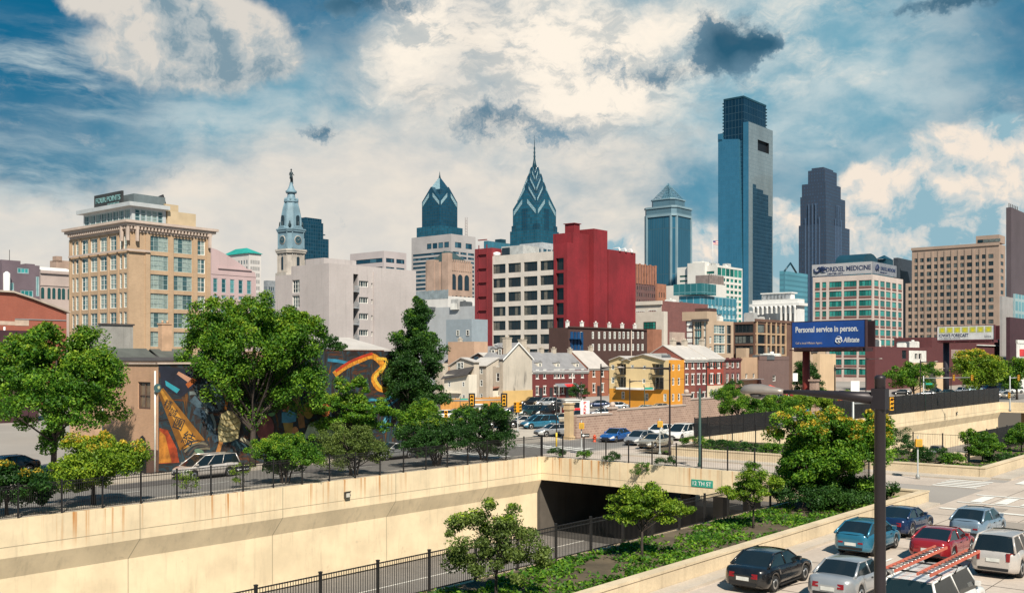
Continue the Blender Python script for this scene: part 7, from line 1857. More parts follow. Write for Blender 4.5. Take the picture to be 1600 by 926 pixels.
tree('shrub_tree', 'small dark green tree with yellow tips in the lower left corner', onl(10, -2.0), blobs_(6, 2.8, 2.4, .6, 3.0, 22, .5), 80, 120, .12, 'deep', 22, 1.0, .1, .6, 'yellow', .14, gs, cat='tree')
tree('shrub', 'olive rounded shrub behind the fence, directly right of the white minivan', onl(446, -1.9), blobs_(7, 3.1, 2.2, .7, 3.7, 23, .5), 95, 130, .10, 'green', 23, 1.0, .1, .55, 'lime', .35, gs, stems=7, cat='shrub')
tree('shrub', 'feathery olive shrub behind the fence in front of the low layered tree', onl(553, -1.9), blobs_(7, 3.1, 2.2, .7, 4.0, 24, .5), 85, 120, .10, 'olive', 24, 1.1, .1, .6, None, 0, gs, stems=7, cat='shrub')
tree('shrub', 'dense mid green shrub behind the fence, left of the darkest one', onl(682, -1.9), blobs_(7, 3.3, 2.4, .7, 4.2, 25, .5), 110, 130, .11, 'deep', 25, 1.0, .1, .6, 'lime', .15, gs, stems=7, cat='shrub')
tree('shrub', 'darkest and rightmost shrub on the long wall, near the bridge corner', onl(756, -2.0), blobs_(7, 3.3, 2.5, .7, 4.9, 26, .5), 125, 135, .11, 'deep', 26, 1.0, .1, .62, 'green', .25, gs, stems=8, cat='shrub')
tree('sapling', 'thin yellow green sapling by the kerb behind the fence, below the minivan', onl(292, -2.6), [(0, 0, 1.0, .9, .6, .7)], 14, 45, .07, 'lime', 27, .6, .03, .35, None, 0, gs, stems=3, cat='sapling', limbs=5)
tree('sapling', 'thin leafy sapling beside the small arrow sign on the picket fence', onl(376, -2.3), [(0, 0, 1.1, .8, .6, .8)], 14, 45, .08, 'lime', 28, .6, .03, .35, None, 0, gs, stems=3, cat='sapling', limbs=5)
gn = 'small trees in the near planting strip'
def NS(px, t=33.0): return onl(px, t, .25)
tree('small_tree', 'pale yellow green small tree in front of the dark underpass', NS(1003), [(-.9, 0, 2.35, 1.2, 1.1, .55), (.9, 0, 2.1, 1.3, 1.1, .5), (0, 0, 2.75, 1.1, 1.0, .4), (.2, .3, 1.7, 1.5, 1.2, .4)], 62, 105, .085, 'lime', 31, 1.1, .06, .42, 'lime', .3, gn, flat=.45, up=.9)
tree('small_tree', 'bushy olive small tree at the bottom centre beside the near fence', NS(775), [(-.5, 0, 2.3, 1.4, 1.3, .9), (.7, 0, 1.9, 1.3, 1.2, .8), (0, 0, 3.0, .8, .8, .5), (0, 0, 1.4, 1.8, 1.5, .6)], 80, 105, .08, 'olive', 32, 1.0, .06, .42, 'lime', .2, gn)
tree('small_tree', 'thin bright small tree standing left of the big yellow flowering tree', NS(1177), [(-.4, 0, 1.9, 1.2, 1.1, .55), (.5, 0, 2.2, 1.1, 1.0, .5), (0, 0, 2.7, .7, .7, .35)], 50, 100, .08, 'lime', 33, 1.0, .055, .4, 'lime', .2, gn, flat=.5, up=.8)
tree('flowering_tree', 'large dense tree dotted with yellow blossom behind the lamp post', NS(1298, 33.0), blobs_(9, 3.7, 3.2, .5, 5.9, 34, .5), 210, 170, .12, 'green', 34, 1.2, .2, .62, 'yellow', .30, gn, cat='tree', limbs=20)
tree('shrub', 'dark low shrub spreading at the foot of the flowering tree, left side', NS(1262, 32.6), [(0, 0, .9, 2.0, 1.6, .8), (1.6, 0, .8, 1.8, 1.5, .7)], 60, 110, .1, 'deep', 35, .5, .06, .5, 'green', .15, gn, stems=5, cat='shrub')
tree('shrub', 'dark low shrub at the foot of the flowering tree, beside the kerb wall', NS(1335, 33.4), [(0, 0, .9, 1.8, 1.5, .8), (1.2, 0, .7, 1.4, 1.3, .6)], 50, 110, .1, 'deep', 36, .5, .06, .5, None, 0, gn, stems=5, cat='shrub')
gr_ = 'green trees above the screen fence beyond the bridge'
for i, (px_, t_, rx, z0, z1, lf, lab) in enumerate(((1152, -3.5, 3.7, 1.0, 5.0, 'green', 'largest and nearest of the green trees above the screen fence'), (1212, -3.5, 2.7, 1.2, 4.1, 'green', 'second green tree above the screen fence, right of the largest'), (1246, -3.5, 2.5, 1.2, 4.0, 'lime', 'yellow green small tree below the blue billboard post'), (1286, -3.6, 3.0, 1.0, 4.6, 'lime', 'pale green tree above the fence, behind the lamp arm'), (1318, -3.8, 2.8, 1.0, 4.2, 'olive', 'dull green tree farthest along the fence, behind the flowering tree'))):
    tree('street_tree', lab, onl(px_, t_), blobs_(6, rx, rx * .85, z0, z1, 50 + i, .5), 70, 100, .14, lf, 50 + i, 1.2, .12, .7, 'lime', .3, gr_)
tree('street_tree', 'small tree with lime leaves behind the stone wall end, above the fence trees', onl(1141, -12), [(0, 0, 4.2, 1.3, 1.3, 1.0), (0, 0, 3.2, 1.6, 1.5, 1.0)], 26, 70, .15, 'green', 57, 1.5, .1, .6, None, 0, gr_)
gp = 'plants in the raised planter across the intersection'
tree('planter_tree', 'small round green tree in front of the dark screen fence by the pointed planter corner', onl(1535, 32.5, .25), blobs_(5, 1.6, 1.5, .3, 2.7, 61, .5), 55, 110, .1, 'green', 61, .8, .06, .42, 'lime', .25, gp)
tree('planter_tree', 'green planter tree cut by the right edge of the picture', onl(1596, 32.5, .25), blobs_(5, 1.6, 1.5, .3, 2.7, 62, .5), 45, 100, .1, 'green', 62, .8, .06, .45, 'lime', .25, gp)
for i, (px_, t_, w_, h_, lab) in enumerate(((1085, 6.2, 1.5, .9, 'low leafy hedge at the left end of the planter behind the kerb wall'), (1125, 9.5, 1.6, .8, 'low dark hedge in the middle of the planter behind the kerb wall'), (1162, 12.5, 1.6, .7, 'low dark hedge at the right end of the planter behind the kerb wall'), (1205, 16, 1.0, .9, 'small round bush between hedge and flowering tree'), (1428, 27.5, 1.4, 1.1, 'dark planter bush just right of the lamp post'), (1462, 29.4, 1.5, 1.0, 'dark bush in the planter, left of the low concrete block'), (1486, 30.9, 1.0, .7, 'small bright bush in the planter beside the round tree'), (1405, 24, 1.1, 1.9, 'brownish tall bush at the right edge of the flowering tree'), (1560, 33.4, 1.6, .5, 'low spreading bush along the planter on the right'))):
    tree('bush', lab, onl(px_, t_, .25), [(0, 0, h_ * .6, w_, w_ * .7, h_ * .6)], 24, 70, .09, 'deep' if i % 3 else 'green', 70 + i, .3, .03, .38, None, 0, gp, stems=4, cat='bush', limbs=5)
gb = 'weeds growing on the bridge parapet'
for i, (s_, zo, w_, lab) in enumerate(((1.6, .3, .8, 'short weed tuft on the parapet nearest the wall corner'), (4.6, .3, .9, 'second short weed tuft along the parapet'), (7.5, .3, .8, 'third short weed tuft, left of the hanging ones'), (10.9, -.1, 1.0, 'trailing plant hanging furthest down the parapet face'), (13.0, .2, 1.0, 'dark bushy plant spilling over the parapet by the green pole'), (20.6, .3, .8, 'small weed tuft above the green street sign'))):
    tree('weed', lab, W(-.15 if zo > 0 else -.55, s_, .15 if zo > 0 else -.9), [(0, 0, .35, w_, .4, .45)] + ([(0, 0, .9, .8, .45, .4)] if zo < 0 else []), 16, 60, .07, 'green' if i % 2 else 'deep', 90 + i, .2, .02, .28, None, 0, gb, stems=3, cat='weed', limbs=4)
gf = 'trees in front of the maroon building'
tree('street_tree', 'dull green spreading tree in front of the white patch on the maroon building', at(1428, 205), [(-2.8, 0, 5.4, 2.8, 2.6, 1.8), (2.4, 0, 6.0, 3.0, 2.6, 2.0), (0, 0, 6.8, 2.6, 2.4, 1.5), (0, 0, 4.0, 4.0, 3, 1.2)], 80, 80, .24, 'green', 101, 2.4, .2, 1.0, None, 0, gf)
tree('street_tree', 'bright yellow green round tree below the white billboard', at(1529, 215), blobs_(7, 5.3, 4.8, 2.0, 11.0, 102, .5), 100, 90, .27, 'lime', 102, 2.4, .25, 1.3, 'yellow', .22, gf)
tree('street_tree', 'green tree cut by the right edge, beside the yellow green one', at(1589, 225), blobs_(6, 4.2, 3.8, 2.0, 10.0, 103, .5), 70, 80, .27, 'green', 103, 2.4, .25, 1.2, 'lime', .3, gf)
tree('evergreen', 'dark clipped evergreen right behind the rust red billboard post', at(1259, 196), [(0, 0, 4.2, 2.7, 2.4, 4.0), (0, 0, 7.0, 1.8, 1.7, 2.0)], 80, 90, .2, 'deep', 104, 1.0, .2, .9, None, 0, None, cat='evergreen')
tree('street_tree', 'dark far tree showing above the biggest tree beside the apartment block', at(512, 150), [(0, 0, 10.5, 2.2, 2.0, 2.6), (1.6, 0, 9.6, 2, 1.8, 2.0)], 40, 70, .2, 'deep', 105, 5, .2, .8, None, 0, None)
tree('street_tree', 'far green treetop between hotel and biggest tree, behind the attic roofs', at(300, 118), [(0, 0, 8.6, 1.8, 1.6, 1.6)], 24, 60, .2, 'green', 106, 5, .15, .8, None, 0, None)
tree('bush', 'dark potted bush in front of the maroon row houses', at(905, 214), [(0, 0, 2.0, 2.2, 1.4, 1.6)], 26, 60, .18, 'deep', 107, .5, .08, .6, None, 0, None, stems=4, cat='bush')
tree('bush', 'green street tree standing before the dull red end house', at(1146, 178), [(0, 0, 3.2, 1.6, 1.4, 2.2)], 26, 60, .18, 'deep', 108, .8, .08, .6, None, 0, None, stems=2, cat='bush')
# ground cover
rg = np.random.default_rng(7)
def cover(name, label, rects, n, z, size, leaf, seed):
    rg = np.random.default_rng(seed); tot = sum((b_ - a_) * (d - c_) for a_, b_, c_, d in rects); C_ = []
    for (a_, b_, c_, d) in rects:
        k = int(n * (b_ - a_) * (d - c_) / tot)
        s = a_ + (b_ - a_) * rg.random(k); t = c_ + (d - c_) * rg.random(k)
        keep = np.sin(s * .9 + 2 * np.sin(t * .8)) + np.sin(t * 1.7 + s * .35) + rg.normal(size=k) * .6 > -.5
        s, t = s[keep], t[keep]
        C_.append(np.stack([P0[0] + s * UX + t * NX, P0[1] + s * UY + t * NY, z + .05 * rg.random(len(s))], 1))
    C_ = np.concatenate(C_)
    o = leaves(name, C_, .16 + .18 * rg.random(len(C_)), 9, size, seed, LF[leaf], None, 1.2, .45)
    return tag(o, label, 'ground cover', None, 'stuff')
cover('ground_cover', 'ragged green ground cover in the near planting strip', [(-62, -8.2, 30.6, 35.9)], 4200, .3, .09, 'green', 201)
cover('grass', 'patchy grass in the planter across the intersection', [(9, 24.8, 6, 29), (9, 90, 30.6, 34.8)], 1600, .3, .10, 'green', 202)
# ---------------------------------------------------------------- vehicles
def paint(name, col, metal=.25, rough=.25):
    if name in _M: return _M[name]
    m, T, p, o = new_mat(name)
    tc = T.node('ShaderNodeTexCoord')
    n = T.noise(tc.outputs['Object'], 2.2, 4, .6)
    T.link(T.mix(T.rng(n, .4, .75, 0, .25), (*col, 1), (*[v * .7 + .02 for v in col], 1)), p.inputs['Base Color'])
    p.inputs['Metallic'].default_value = metal; p.inputs['Roughness'].default_value = rough
    p.inputs['Coat Weight'].default_value = .8; p.inputs['Coat Roughness'].default_value = .06
    _M[name] = m
    return m
m_carglass = mat('car_window_glass', (.010, .014, .016), .05, .1, 1, spec=.9)
m_tyre = mat('tyre_rubber', (.012, .012, .012), .85, .2, 3)
m_rim = mat('alloy_rim', (.42, .42, .42), .3, .1, 3, metal=.7)
m_trim = mat('black_trim', (.012, .012, .013), .6, .1, 2)
m_head = mat('headlight_lens', (.60, .60, .58), .1, .1, 4, spec=.8)
m_tail = mat('taillight_lens', (.20, .010, .010), .2, .1, 4, spec=.7)
m_plate = mat('number_plate', (.60, .60, .56), .5, .1, 4)
TY = {
 'sedan': dict(L=4.7, W=1.8, H=1.45, top=[(-2.35, .70), (-2.28, .92), (-2.1, 1.0), (-1.4, 1.02), (0, .98), (.95, .97), (1.7, .86), (2.15, .74), (2.35, .55)], cab=(-1.75, -1.0, .25, 1.10), fw=1.42, rw=-1.32, r=.32),
 'coupe': dict(L=4.45, W=1.78, H=1.38, top=[(-2.22, .72), (-2.15, .93), (-1.9, 1.0), (-1.3, 1.0), (0, .94), (.85, .93), (1.6, .82), (2.05, .70), (2.22, .52)], cab=(-1.85, -.85, .15, 1.0), fw=1.35, rw=-1.28, r=.32),
 'hatch': dict(L=4.35, W=1.74, H=1.50, top=[(-2.18, .72), (-2.14, 1.02), (-2.0, 1.08), (-1.0, 1.04), (.3, .98), (1.15, .97), (1.7, .84), (2.05, .70), (2.18, .52)], cab=(-2.08, -1.15, .35, 1.40), fw=1.36, rw=-1.28, r=.31),
 'suv': dict(L=4.65, W=1.86, H=1.76, top=[(-2.32, .80), (-2.28, 1.08), (-2.15, 1.16), (-1.0, 1.15), (.2, 1.12), (1.05, 1.10), (1.85, 1.0), (2.2, .84), (2.32, .6)], cab=(-2.2, -1.95, .15, 1.0), fw=1.45, rw=-1.38, r=.37),
 'van': dict(L=5.05, W=1.96, H=1.78, top=[(-2.52, .74), (-2.48, 1.02), (-2.38, 1.1), (-1.0, 1.1), (.5, 1.06), (1.5, 1.02), (2.1, .90), (2.42, .74), (2.52, .52)], cab=(-2.42, -2.15, .55, 1.75), fw=1.62, rw=-1.45, r=.34),
 'truck': dict(L=5.5, W=2.0, H=1.95, top=[(-2.75, .8), (-2.72, 1.15), (-2.68, 1.25), (-1.0, 1.25), (.9, 1.22), (1.6, 1.15), (2.2, 1.05), (2.6, .9), (2.75, .6)], cab=(-2.66, -2.58, .95, 1.75), fw=1.85, rw=-1.6, r=.38),
}
def interp(pts, x):
    for i in range(len(pts) - 1):
        if pts[i][0] <= x <= pts[i + 1][0]:
            f = (x - pts[i][0]) / (pts[i + 1][0] - pts[i][0]); return pts[i][1] * (1 - f) + pts[i + 1][1] * f
    return pts[0][1] if x < pts[0][0] else pts[-1][1]
SEC = [(0.0, 0), (.80, 0), (.95, .04), (1.0, .25), (1.0, .5), (.975, .74), (.92, .90), (.80, .985), (.45, 1.02), (0, 1.03)]
def section(ty, x):
    L, Wd = ty['L'], ty['W']; e = max(0, (abs(x) - (L / 2 - .45)) / .45)
    w = Wd / 2 * (1 - .34 * e ** 2.4)
    zt = interp(ty['top'], x); zb = .22 + .10 * e ** 2
    for xw in (ty['fw'], ty['rw']):
        ra = ty['r'] + .05; dx = x - xw
        if abs(dx) < ra: zb = max(zb, ty['r'] + math.sqrt(ra * ra - dx * dx))
    zb = min(zb, zt - .12)
    return [(w * a_, zb + (zt - zb) * c_) for a_, c_ in SEC]
_CM = {}
def car_meshes(kind):
    if kind in _CM: return _CM[kind]
    ty = TY[kind]; L = ty['L']; H_ = ty['H']; out = {}
    xs = sorted(set([round(-L / 2 + L * i / 44, 3) for i in range(45)] + [round(xw + s_ * (ty['r'] + .05) * f, 3) for xw in (ty['fw'], ty['rw']) for s_ in (-1, 1) for f in (.999, .93, .8, .6)] + [round(s_ * (L / 2 - v), 3) for s_ in (-1, 1) for v in (.02, .06, .12)]))
    mb = MB(); rings = []
    for x in xs:
        sc = section(ty, x); full = [(y, z) for y, z in sc] + [(-y, z) for y, z in sc[-2:0:-1]]
        rings.append([mb._a((x, y, z)) for y, z in full])
    n = len(rings[0])
    for i in range(len(rings) - 1):
        for k in range(n):
            mb.f.append([rings[i][k], rings[i][(k + 1) % n], rings[i + 1][(k + 1) % n], rings[i + 1][k]]); mb.m.append(0); mb.sm.append(True)
    mb.f.append(rings[0][::-1]); mb.m.append(0); mb.sm.append(False); mb.f.append(rings[-1]); mb.m.append(0); mb.sm.append(False)
    # roof and pillars
    r0, r1, f1, f0 = ty['cab']; wb = ty['W'] / 2 * .90; wr = ty['W'] / 2 * .72
    zb0, zb1 = interp(ty['top'], r0) - .03, interp(ty['top'], f0) - .03; zm = interp(ty['top'], 0) - .02
    zr = H_ - .05
    nx, ny = 8, 6; grid_ = []
    for i in range(nx + 1):
        fx = i / nx; x = (r1 - .04) + (f1 - r1 + .08) * fx; row = []
        for j in range(ny + 1):
            v = -1 + 2 * j / ny; z = zr + .055 * (1 - v * v) * (1 - .35 * (2 * fx - 1) ** 2) - .04 * (2 * fx - 1) ** 4
            row.append(mb._a((x, v * (wr + .015), z)))
        grid_.append(row)
    for i in range(nx):
        for j in range(ny): mb.f.append([grid_[i][j], grid_[i + 1][j], grid_[i + 1][j + 1], grid_[i][j + 1]]); mb.m.append(0); mb.sm.append(True)
    for sy in (-1, 1):
        mb.tube([(r0, sy * wb * .98, zb0), (r1, sy * wr, zr)], [.06, .045], 6); mb.tube([(f0, sy * wb * .97, zb1), (f1, sy * wr, zr)], [.045, .035], 6)
        mb.tube([(r1, sy * wr, zr), (f1, sy * wr, zr)], .035, 6)
        for fb in ((.52,) if kind in ('coupe',) else (.38, .68) if kind in ('van', 'suv') else (.50,)):
            xb, xt = r0 + (f0 - r0) * fb, r1 + (f1 - r1) * fb
            mb.tube([(xb, sy * (wb + .005), zm), (xt, sy * (wr + .005), zr)], .03, 4)
    out['body'] = mb
    g = MB()
    Pr = lambda sy, x0_, x1_, fz: None
    BL, BR = (r0, -wb, zb0), (r0, wb, zb0); TL, TR = (r1, -wr, zr), (r1, wr, zr); FL, FR = (f0, -wb, zb1), (f0, wb, zb1); UL, UR = (f1, -wr, zr), (f1, wr, zr)
    out['side'] = []
    for sy in (-1, 1):
        gm = MB(); a_, b_, c_, d = (r0, sy * wb, zb0), (f0, sy * wb, zb1), (f1, sy * wr, zr), (r1, sy * wr, zr)
        m1, m2 = ((r0 + f0) / 2, sy * wb, zm - .02), ((r1 + f1) / 2, sy * wr, zr)
        gm.face([a_, m1, m2, d]); gm.face([m1, b_, c_, m2]); out['side'].append(gm)
    gm = MB(); N_ = 6
    for j in range(N_):
        v0, v1 = -1 + 2 * j / N_, -1 + 2 * (j + 1) / N_
        bow = lambda v: .10 * (1 - v * v)
        gm.face([(f0 + bow(v0), v0 * wb, zb1), (f0 + bow(v1), v1 * wb, zb1), (f1 + bow(v1) * .6, v1 * wr, zr + .03 * (1 - v1 * v1)), (f1 + bow(v0) * .6, v0 * wr, zr + .03 * (1 - v0 * v0))], 0, True)
    out['windscreen'] = gm
    gm = MB()
    for j in range(N_):
        v0, v1 = -1 + 2 * j / N_, -1 + 2 * (j + 1) / N_
        gm.face([(r0 - .07 * (1 - v0 * v0), v0 * wb, zb0), (r0 - .07 * (1 - v1 * v1), v1 * wb, zb0), (r1 - .04 * (1 - v1 * v1), v1 * wr, zr + .03 * (1 - v1 * v1)), (r1 - .04 * (1 - v0 * v0), v0 * wr, zr + .03 * (1 - v0 * v0))], 0, True)
    out['rear_window'] = gm
    def patch(x0_, x1_, i0, i1, sy, off=.012):
        gm = MB(); K = 5
        P_ = []
        for i in range(K + 1):
            x = x0_ + (x1_ - x0_) * i / K; sc = section(ty, x)
            row = []
            for j in range(i0, i1 + 1):
                y, z = sc[j]; row.append((x + (off if x > 0 else -off) * .8, sy * (y + off), z))
            P_.append(row)
        for i in range(K):
            for j in range(i1 - i0): gm.face([P_[i][j], P_[i + 1][j], P_[i + 1][j + 1], P_[i][j + 1]], 0, True)
        # wrap on to the flat end
        end = P_[-1] if abs(x1_) > abs(x0_) else P_[0]; xe = L / 2 + .014 if x1_ > 0 else -L / 2 - .014
        for j in range(i1 - i0): gm.face([(xe, end[j][1], end[j][2]), (xe, end[j + 1][1], end[j + 1][2]), (xe, end[j + 1][1] * .74, end[j + 1][2]), (xe, end[j][1] * .74, end[j][2])])
        return gm
    out['headlight'] = [patch(L / 2 - .42, L / 2 - .005, 4, 6, sy) for sy in (-1, 1)]
    out['taillight'] = []
    tall = kind in ('suv', 'van', 'truck')
    for sy in (-1, 1):
        tm_ = MB(); w2 = ty['W'] / 2; ya, yb = (.54 * w2, .71 * w2) if tall else (.40 * w2, .70 * w2)
        z0_, z1_ = (.74, 1.08) if tall else (.62, .80)
        xa = -L / 2
        tm_.extrude([(xa - .018, sy * ya, z0_), (xa - .018, sy * (yb - .05), z0_), (xa + .05, sy * yb, z0_), (xa + .16, sy * (yb + .13 * w2), z0_ + .02), (xa + .16, sy * ya, z0_)], (.03 if tall else .045, 0, z1_ - z0_))
        out['taillight'].append(tm_)
    pm = MB(); pm.box(-L / 2 - .03, -L / 2 - .015, -.26, .26, .52 if kind != 'suv' else .7, .66 if kind != 'suv' else .84); out['plate'] = pm
    bm = MB(); wf = ty['W'] / 2 * .60
    bm.box(L / 2 - .01, L / 2 + .02, -wf, wf, .34, .48); bm.box(L / 2 - .01, L / 2 + .018, -wf * .7, wf * .7, .52, .60 if kind != 'suv' else .74); out['grille'] = bm
    bm = MB(); bm.box(-L / 2 - .02, -L / 2 + .01, -wf * 1.05, wf * 1.05, .34, .46); out['rear_bumper'] = bm
    bm = MB()
    for sy in (-1, 1): bm.box(ty['rw'] + ty['r'] + .1, ty['fw'] - ty['r'] - .1, sy * ty['W'] / 2 * .95 - .03, sy * ty['W'] / 2 * .95 + .03, .19, .25)
    bm.box(-L / 2 + .3, L / 2 - .3, -ty['W'] / 2 * .7, ty['W'] / 2 * .7, .2, .30); out['underside'] = bm
    r = ty['r']
    tm = MB(); tm.M = Matrix.Rotation(math.pi / 2, 4, 'X'); tm.lathe([(r * .62, -.10), (r * .93, -.11), (r, -.08), (r, .08), (r * .93, .11), (r * .62, .10)], 20); out['tyre'] = tm
    rm = MB(); rm.M = Matrix.Rotation(math.pi / 2, 4, 'X'); rm.lathe([(r * .64, -.095), (r * .60, -.112), (r * .12, -.085), (r * .1, -.10), (r * .1, .10), (r * .12, .085), (r * .60, .112), (r * .64, .095)], 20)
    out['rim'] = rm
    mm = MB(); mm.box(-.09, .09, 0, .16, -.05, .09); out['mirror'] = mm
    dm = MB(); x_d = [ty['fw'] - ty['r'] - .12, (ty['fw'] + ty['rw']) / 2 - .05] + ([ty['rw'] + ty['r'] * .6] if kind != 'coupe' else [])
    for sy in (-1, 1):
        for x in x_d:
            s1, s2 = section(ty, x - .008), section(ty, x + .008)
            for j in range(3, 7): dm.face([(x - .008, sy * (s1[j][0] + .004), s1[j][1]), (x + .008, sy * (s2[j][0] + .004), s2[j][1]), (x + .008, sy * (s2[j + 1][0] + .004), s2[j + 1][1]), (x - .008, sy * (s1[j + 1][0] + .004), s1[j + 1][1])])
        for x in x_d[:2]:
            yy_ = section(ty, x - .25)[5][0]; z_ = section(ty, x - .25)[5][1]; dm.box(x - .36, x - .18, sy * yy_ - .02, sy * yy_ + .02, z_ - .02, z_ + .02)
    out['door_lines'] = dm
    _CM[kind] = {}
    for k, v in out.items():
        mt = {'body': m_trim, 'side': m_carglass, 'windscreen': m_carglass, 'rear_window': m_carglass, 'headlight': m_head, 'taillight': m_tail, 'plate': m_plate, 'grille': m_trim, 'rear_bumper': m_trim, 'underside': m_trim, 'tyre': m_tyre, 'rim': m_rim, 'mirror': m_trim, 'door_lines': m_trim}[k]
        _CM[kind][k] = [x.mesh(k, mt) for x in v] if isinstance(v, list) else v.mesh(k, mt)
    return _CM[kind]
def car(kind, p, ang, col, label, group, detail=2, name='car', cat='car'):
    cm = car_meshes(kind); ty = TY[kind]
    r = empty(name, p, ang, label, cat, group)
    bm = cm['body'].copy(); bm.materials.clear(); bm.materials.append(col)
    body = place('body', bm, r)
    place('underside', cm['underside'], r)
    place('windscreen', cm['windscreen'], r); place('rear_window', cm['rear_window'], r)
    for g_ in cm['side']: place('side_window', g_, r)
    for xw in (ty['fw'], ty['rw']):
        for sy in (-1, 1):
            w_ = place('wheel', cm['tyre'], r, (xw, sy * (ty['W'] / 2 - .13), ty['r']))
            place('rim', cm['rim'], w_)
    if detail >= 1:
        for g_ in cm['headlight']: place('headlight', g_, r)
        for g_ in cm['taillight']: place('taillight', g_, r)
        place('grille', cm['grille'], r); place('door_lines', cm['door_lines'], r)
    if detail >= 2:
        place('number_plate', cm['plate'], r); place('bumper', cm['rear_bumper'], r)
        for sy in (-1, 1):
            mm = cm['mirror'].copy(); mm.materials.clear(); mm.materials.append(col)
            place('mirror', mm, r, (ty['cab'][3] - .35, sy * ty['W'] / 2 * .90 - (0.16 if sy < 0 else 0), interp(ty['top'], .8) + .04))
    return r
C = {k: paint(k + '_car_paint', v, m_, r_) for k, (v, m_, r_) in {
 'white': ((.70, .69, .66), 0, .3), 'silver': ((.42, .43, .44), .5, .3), 'black': ((.008, .008, .009), .1, .25), 'blue': ((.02, .11, .36), .3, .25), 'teal_blue': ((.03, .17, .27), .35, .28),
 'navy': ((.010, .025, .075), .3, .25), 'red': ((.30, .015, .02), .25, .25), 'beige': ((.42, .37, .29), .4, .3), 'grey_blue': ((.22, .30, .38), .4, .3), 'dark_green': ((.012, .04, .04), .2, .3), 'pearl': ((.55, .50, .46), .3, .3), 'pale_teal': ((.35, .48, .50), .3, .3)}.items()}
AU = A_U
g1 = 'cars waiting at the lights on the near street'
def lane(s, t): return W(s, t, .012)
car('coupe', lane(-19.5, 38.95), AU, C['navy'], 'dark navy coupe first in the left lane, just right of the lamp post', g1)
car('hatch', lane(-25.6, 39.35), AU, C['teal_blue'], 'teal blue hatchback behind the navy coupe, left of the lamp post', g1)
car('hatch', lane(-18.2, 42.2), AU, C['grey_blue'], 'pale grey blue hatchback first in the middle lane', g1)
car('coupe', lane(-24.8, 42.5), AU, C['red'], 'red coupe behind the pale hatchback', g1)
car('suv', lane(-26.2, 45.6), AU, C['pearl'], 'pearl white boxy suv at the right edge behind the pale hatchback', g1)
car('sedan', lane(-35.2, 39.0), AU, C['black'], 'black sedan at the bottom of the picture, next to the kerb wall', g1)
car('sedan', lane(-34.8, 42.2), AU, C['silver'], 'silver sedan at the bottom, beside the black sedan', g1)
tr = car('truck', lane(-37.4, 46.1), AU, C['white'], 'white work van carrying ladders on its roof rack', g1, name='van', cat='van')
mb = MB()
for x in (-2.2, -.6, .9):
    mb.tube([(x, -.80, 1.90), (x, -.9, 2.12), (x, .9, 2.12), (x, .80, 1.90)], .03, 5)
mb.build('roof_rack', m_trim, tr)
for off, lab in ((-.55, 'reddish ladder on the left of the white van roof'), (.55, 'reddish ladder on the right of the white van roof')):
    q = W(-37.4, 46.1 - off, 2.17); lr_ = empty('ladder', q, AU, lab, 'ladder', 'ladders on the white van')
    for sy in (-.2, .2): mb = MB(); mb.box(-2.9, 2.4, sy - .025, sy + .025, 0, .09); mb.build('rail', mat('ladder_orange', (.50, .12, .07), .5), lr_)
    mb = MB()
    for k in range(15): mb.tube([(-2.75 + k * .36, -.175, .045), (-2.75 + k * .36, .175, .045)], .018, 5)
    mb.build('rungs', m_rim, lr_)
g2 = 'cars waiting beyond the bridge by the stone wall'
AW = A_U + math.pi
car('sedan', gnd(962, 689), AW + .1, C['blue'], 'bright blue sedan, leftmost of the cars by the stone wall', g2)
car('hatch', gnd(1000, 694), AW + .05, C['silver'], 'silver hatchback between the bright blue sedan and the beige sedan', g2)
car('sedan', gnd(1024, 699), AW + .0, C['beige'], 'beige sedan nearest the planter, in front of the silver hatchback', g2)
car('hatch', gnd(1032, 682), AW, C['white'], 'small white car half hidden behind the silver hatchback', g2)
car('van', gnd(1066, 686), AW, C['white'], 'white minivan at the back of the queue by the stone wall', g2, name='minivan', cat='minivan')
car('sedan', gnd(1088, 680), AW, C['black'], 'dark car behind the white minivan, next to the screen fence', g2)
g3 = 'cars in the parking lot'
def lot(kind, px, py, a, c_, lab, **k):
    q = gnd(px, py); q.z = .01; return car(kind, q, R(a), C[c_], lab, g3, 1, **k)
lot('suv', 763, 639, -10, 'black', 'black pickup-like car parked against the orange timber fence')
lot('sedan', 808, 645, 195, 'navy', 'dark car with pale bonnet at the left end of the lot, below the gable house')
lot('suv', 829, 634, 200, 'black', 'black boxy car parked highest, directly below the blank gable wall')
lot('suv', 853, 635, 200, 'silver', 'silver suv below the maroon row, right of the black boxy car')
lot('sedan', 875, 635, 190, 'black', 'low black sedan left of the attendant booth, behind the silver suv')
lot('suv', 827, 650, 215, 'dark_green', 'dark green suv with teal windscreen, facing the street')
lot('suv', 853, 650, 215, 'black', 'large black suv facing the street, beside the dark green one')
lot('suv', 783, 668, 12, 'black', 'black suv just above the dark fence shrub')
lot('sedan', 817, 666, 200, 'pearl', 'pearl sedan half hidden behind the blue minivan')
lot('van', 843, 669, 205, 'teal_blue', 'teal blue minivan turning out of the lot', name='minivan', cat='minivan')
lot('sedan', 876, 661, 195, 'beige', 'cream sedan just left of the tan gate column')
lot('sedan', 865, 681, 208, 'silver', 'silver sedan nearest the bridge fence, left of the gate column')
lot('sedan', 903, 656, 190, 'black', 'dark sedan behind the stone wall, below the vertical lettered sign')
lot('sedan', 940, 652, 190, 'silver', 'silver sedan roof showing over the low part of the stone wall')
lot('sedan', 958, 650, 190, 'teal_blue', 'teal sedan roof behind the step of the stone wall')
lot('sedan', 935, 637, 185, 'navy', 'navy sedan in front of the orange brick house')
lot('sedan', 962, 640, 188, 'silver', 'silver sedan parked at the left corner of the yellow apartments')
lot('sedan', 1007, 646, 190, 'pale_teal', 'pale teal sedan over the wall, below the yellow apartments')
